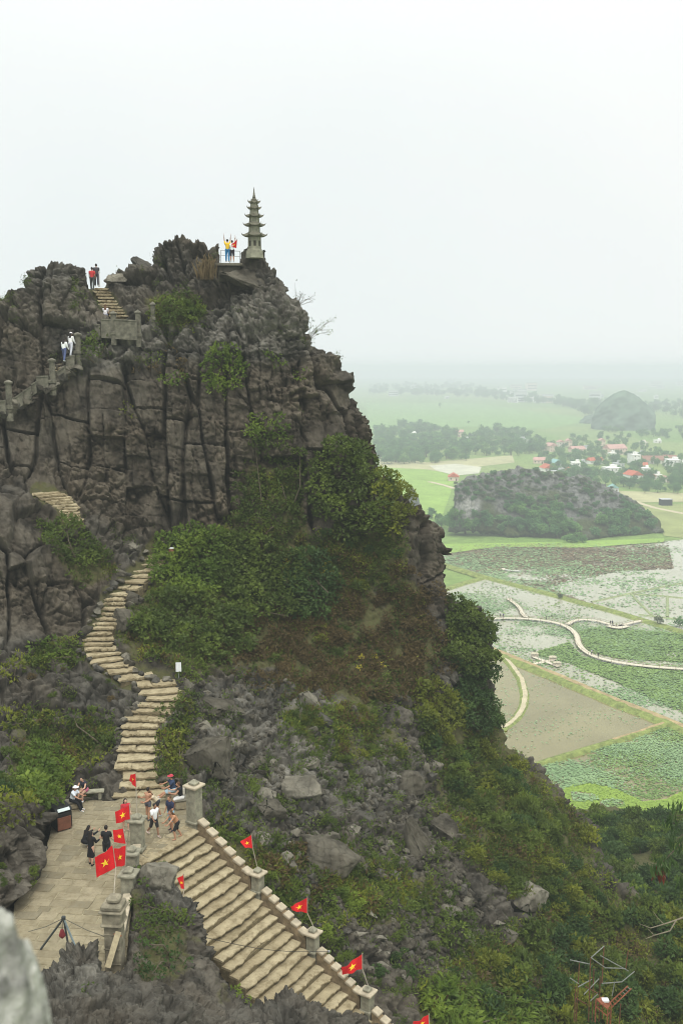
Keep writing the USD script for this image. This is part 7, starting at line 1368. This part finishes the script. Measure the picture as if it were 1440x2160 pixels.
# ---------------------------------------------------------------- scaffold in the lower right corner
SC = thing('scaffold', 'tangle of pale and rusty scaffold pipes standing in the shrubs, lower right', 'scaffold'); PALEP = plain('galvanised_pipe', (0.15, 0.152, 0.135), .5, .25, 5.0); RUST = plain('rusty_pipe', (0.12, 0.05, 0.03), .8, .35, 6.0); ORNG = plain('orange_paint', (0.20, 0.068, 0.034), .8, .45, 6.0)
zs = lambda x, y, dy=0.0: at(1000 + x / 3.273, 1960 + y / 3.273, 46.5 + dy)
for pl, m_, nm in (([(805,200,0),(895,120,1.2)], PALEP, 'ledger'), ([(805,200,0),(905,270,.2)], PALEP, 'ledger'), ([(905,270,.2),(1045,275,.9)], PALEP, 'ledger'), ([(870,185,.8),(1062,292,1)], PALEP, 'ledger'), ([(880,378,.2),(1018,367,.4)], PALEP, 'ledger'), ([(1018,367,.4),(1105,295,1.2)], PALEP, 'ledger'), ([(968,368,.3),(950,465,.3)], PALEP, 'upright'), ([(715,402,0),(810,350,.6)], PALEP, 'brace'), ([(755,455,0),(860,345,.6)], PALEP, 'brace'), ([(660,215,.4),(800,245,.2)], PALEP, 'ledger'),
    ([(725,235,.3),(702,640,.3)], RUST, 'upright'), ([(802,200,0),(788,640,0)], RUST, 'upright'), ([(825,280,.6),(812,640,.6)], RUST, 'upright'), ([(868,330,.8),(860,640,.8)], RUST, 'upright'), ([(700,400,0),(690,640,0)], RUST, 'upright'), ([(660,340,.1),(720,380,.2)], PALEP, 'brace'), ([(765,400,.2),(850,445,.4)], RUST, 'brace'), ([(800,500,.1),(852,450,.5)], PALEP, 'brace'), ([(700,480,.1),(780,525,.3)], RUST, 'brace'), ([(1062,150,1),(1045,275,.9)], RUST, 'upright'), ([(895,120,1.2),(880,378,.5)], RUST, 'upright'), ([(845,500,-.2),(835,650,-.2)], RUST, 'upright'), ([(940,560,-.2),(930,660,-.2)], RUST, 'upright'), ([(1010,520,.3),(1000,660,.3)], RUST, 'upright')):
    obj(nm, tube([zs(*q) for q in pl], .027, 6), m_, SC)
wr = thing('work_platform', 'orange painted platform with a ladder hung on the scaffold', 'platform')
c4 = [zs(838, 492, -.3), zs(888, 474, .4), zs(945, 520, .2), zs(920, 560, -.4)]; obj('deck', hull([q + [0, 0, z] for q in c4 for z in (0, .06)]), ORNG, wr)
for q in c4: obj('leg', tube([q, q - [0, 0, 1.2]], .03, 5), ORNG, wr)
for a, b in ((0, 1), (1, 2), (2, 3), (3, 0)): obj('rail', tube([c4[a] - [0, 0, .35], c4[b] - [0, 0, .35]], .03, 5), ORNG, wr)
la, lb_ = [zs(925, 520, .2), zs(1060, 395, .8)], [zs(945, 545, .2), zs(1085, 412, .8)]
for q in (la, lb_): obj('ladder_side', tube(q, .035, 5), ORNG, wr)
for f in np.linspace(.05, .95, 8): obj('rung', tube([la[0] * (1 - f) + la[1] * f, lb_[0] * (1 - f) + lb_[1] * f], .025, 5), PALEP if f > .6 else ORNG, wr)
obj('tin_box', cbox(.35, .25, .14, c4[0] * .4 + c4[2] * .6 + [0, 0, .13], .02), WH, wr)
# ---------------------------------------------------------------- bare branch, drooping leaves at the right edge, dry grass, twigs
b8 = lambda x, y, yy: at(860 + x / 2.483, 1600 + y / 2.483, yy); DEADW = plain('bleached_wood', (0.17, 0.14, 0.10), .9, .25, 6.0)
db = thing('bare_branch', 'bleached forked bare branch reaching in from the right picture edge', 'branch')
for k, (pl, r0) in enumerate((([(1760, 1100, 45), (1600, 800, 45), (1440, 835, 44.6), (1400, 850, 44.5), (1340, 870, 44.3), (1270, 890, 44), (1212, 868, 43.8)], .06), ([(1340, 870, 44.3), (1310, 840, 44.2), (1283, 803, 44.1)], .03), ([(1405, 848, 44.5), (1372, 905, 44.2), (1290, 928, 44), (1245, 946, 43.8)], .04), ([(1290, 928, 44), (1255, 893, 43.9)], .025))):
    obj('limb' if k == 0 else 'twig', tube([b8(*q) for q in pl], np.linspace(r0, .012, len(pl)), 6), DEADW, db)
dt = thing('tree', 'near tree with long drooping dark leaves at the right picture edge', 'tree'); Yd = 38.0
tips = [at(1436, 1700, Yd), at(1415, 1725, Yd), at(1428, 1770, Yd), at(1402, 1815, Yd), at(1385, 1830, Yd), at(1440, 1850, Yd)]; rt = at(1520, 1720, Yd + .5)
obj('trunk', cat_([tube([at(1600, 2080, 41), at(1560, 1850, 39), rt], [.16, .11, .06], 7)] + [tube([rt, (rt + q) / 2 + [0, 0, .25], q], [.04, .03, .01], 5) for q in tips]), BARK, dt)
dv, df = [], []; dr = np.random.default_rng(14); P = np.vstack([q + dr.normal(0, .18, (24, 3)) for q in tips]); N = np.tile([[0, -.3, 0]], (len(P), 1))
obj('crown', leaf_quads(P, N, .42, dr, .1, .24, .45, 1.0), LEAFD, dt); P2 = at(1393, 1838, Yd) + dr.normal(0, .13, (26, 3)); obj('red_leaves', leaf_quads(P2, np.tile([[0, -.3, 0]], (26, 1)), .36, dr, .1, .26, .45, .9), leaf_mat('red_leaf', (0.10, 0.02, 0.012), (0.18, 0.035, 0.02), (0.26, 0.06, 0.03)), dt)
pg = thing('dry_grass', 'tall tawny plume grass standing against the summit rock', 'grass', land_at(437, 590, -1.0)); pr_ = np.random.default_rng(6); n = 150; P = pr_.normal(0, .28, (n, 3)) * [1, .6, .1]; TAWNY = leaf_mat('tawny_grass', (0.16, 0.115, 0.06), (0.24, 0.17, 0.09), (0.32, 0.24, 0.14))
obj('blades', leaf_quads(P, np.tile([[0, -.1, 1.0]], (n, 1)), 1.25, pr_, 1.4, .04, .25), TAWNY, pg); obj('plumes', leaf_quads(P[:60] + [0, 0, 1.1] + pr_.normal(0, .2, (60, 3)), np.tile([[0, 0, .6]], (60, 1)), .5, pr_, 1, .14, .4), TAWNY, pg)
for x, y, Lx, lb, sd_ in ((636, 640, 46, 'bare twiggy shrub on the skyline right of the overhanging block', 3), (652, 716, 52, 'leafy twig shrub leaning out from the skyline lower down', 4)):
    b = land_at(x - 8, y, .3); t = thing('twig_shrub', lb, 'shrub', b); r = np.random.default_rng(sd_); s_ = Lx * 78 / FPX; tw = []
    ends = []
    for k in range(9):
        e = np.array([r.uniform(-.2, 1) * s_, r.normal(0, .2), r.uniform(.1, .75) * s_]); mid = e * .5 + r.normal(0, .08, 3); tw.append(tube([[0, 0, -.2], mid, e], [.02, .014, .006], 4)); ends.append(e)
        for q in range(3): e2 = e * r.uniform(.5, 1) + r.normal(0, .22, 3); tw.append(tube([mid * .6 + e * .4, e2], [.01, .005], 4)); ends.append(e2)
    obj('stem', cat_(tw), BARK, t)
    P = np.repeat(np.array(ends), 5 if sd_ == 4 else 1, 0); P = P + r.normal(0, .08, P.shape); obj('leaves', leaf_quads(P, np.tile([[.2, -.2, .3]], (len(P), 1)), .13, r), LEAFB if sd_ == 4 else LEAFD, t)
cb = thing('cable', 'thin dark cable sagging across the lower steps of the broad flight', 'cable'); A_, B_ = at(432, 1978, 38.4), PL[2] + SH2 * .9 + np.array([0, 0, .35]); obj('wire', tube([A_ * (1 - f) + B_ * f - [0, 0, .25 * math.sin(math.pi * f)] for f in np.linspace(0, 1, 9)], .012, 4), BDK, cb); obj('clamp', cbox(.1, .1, .1, B_, .02), METAL, cb)
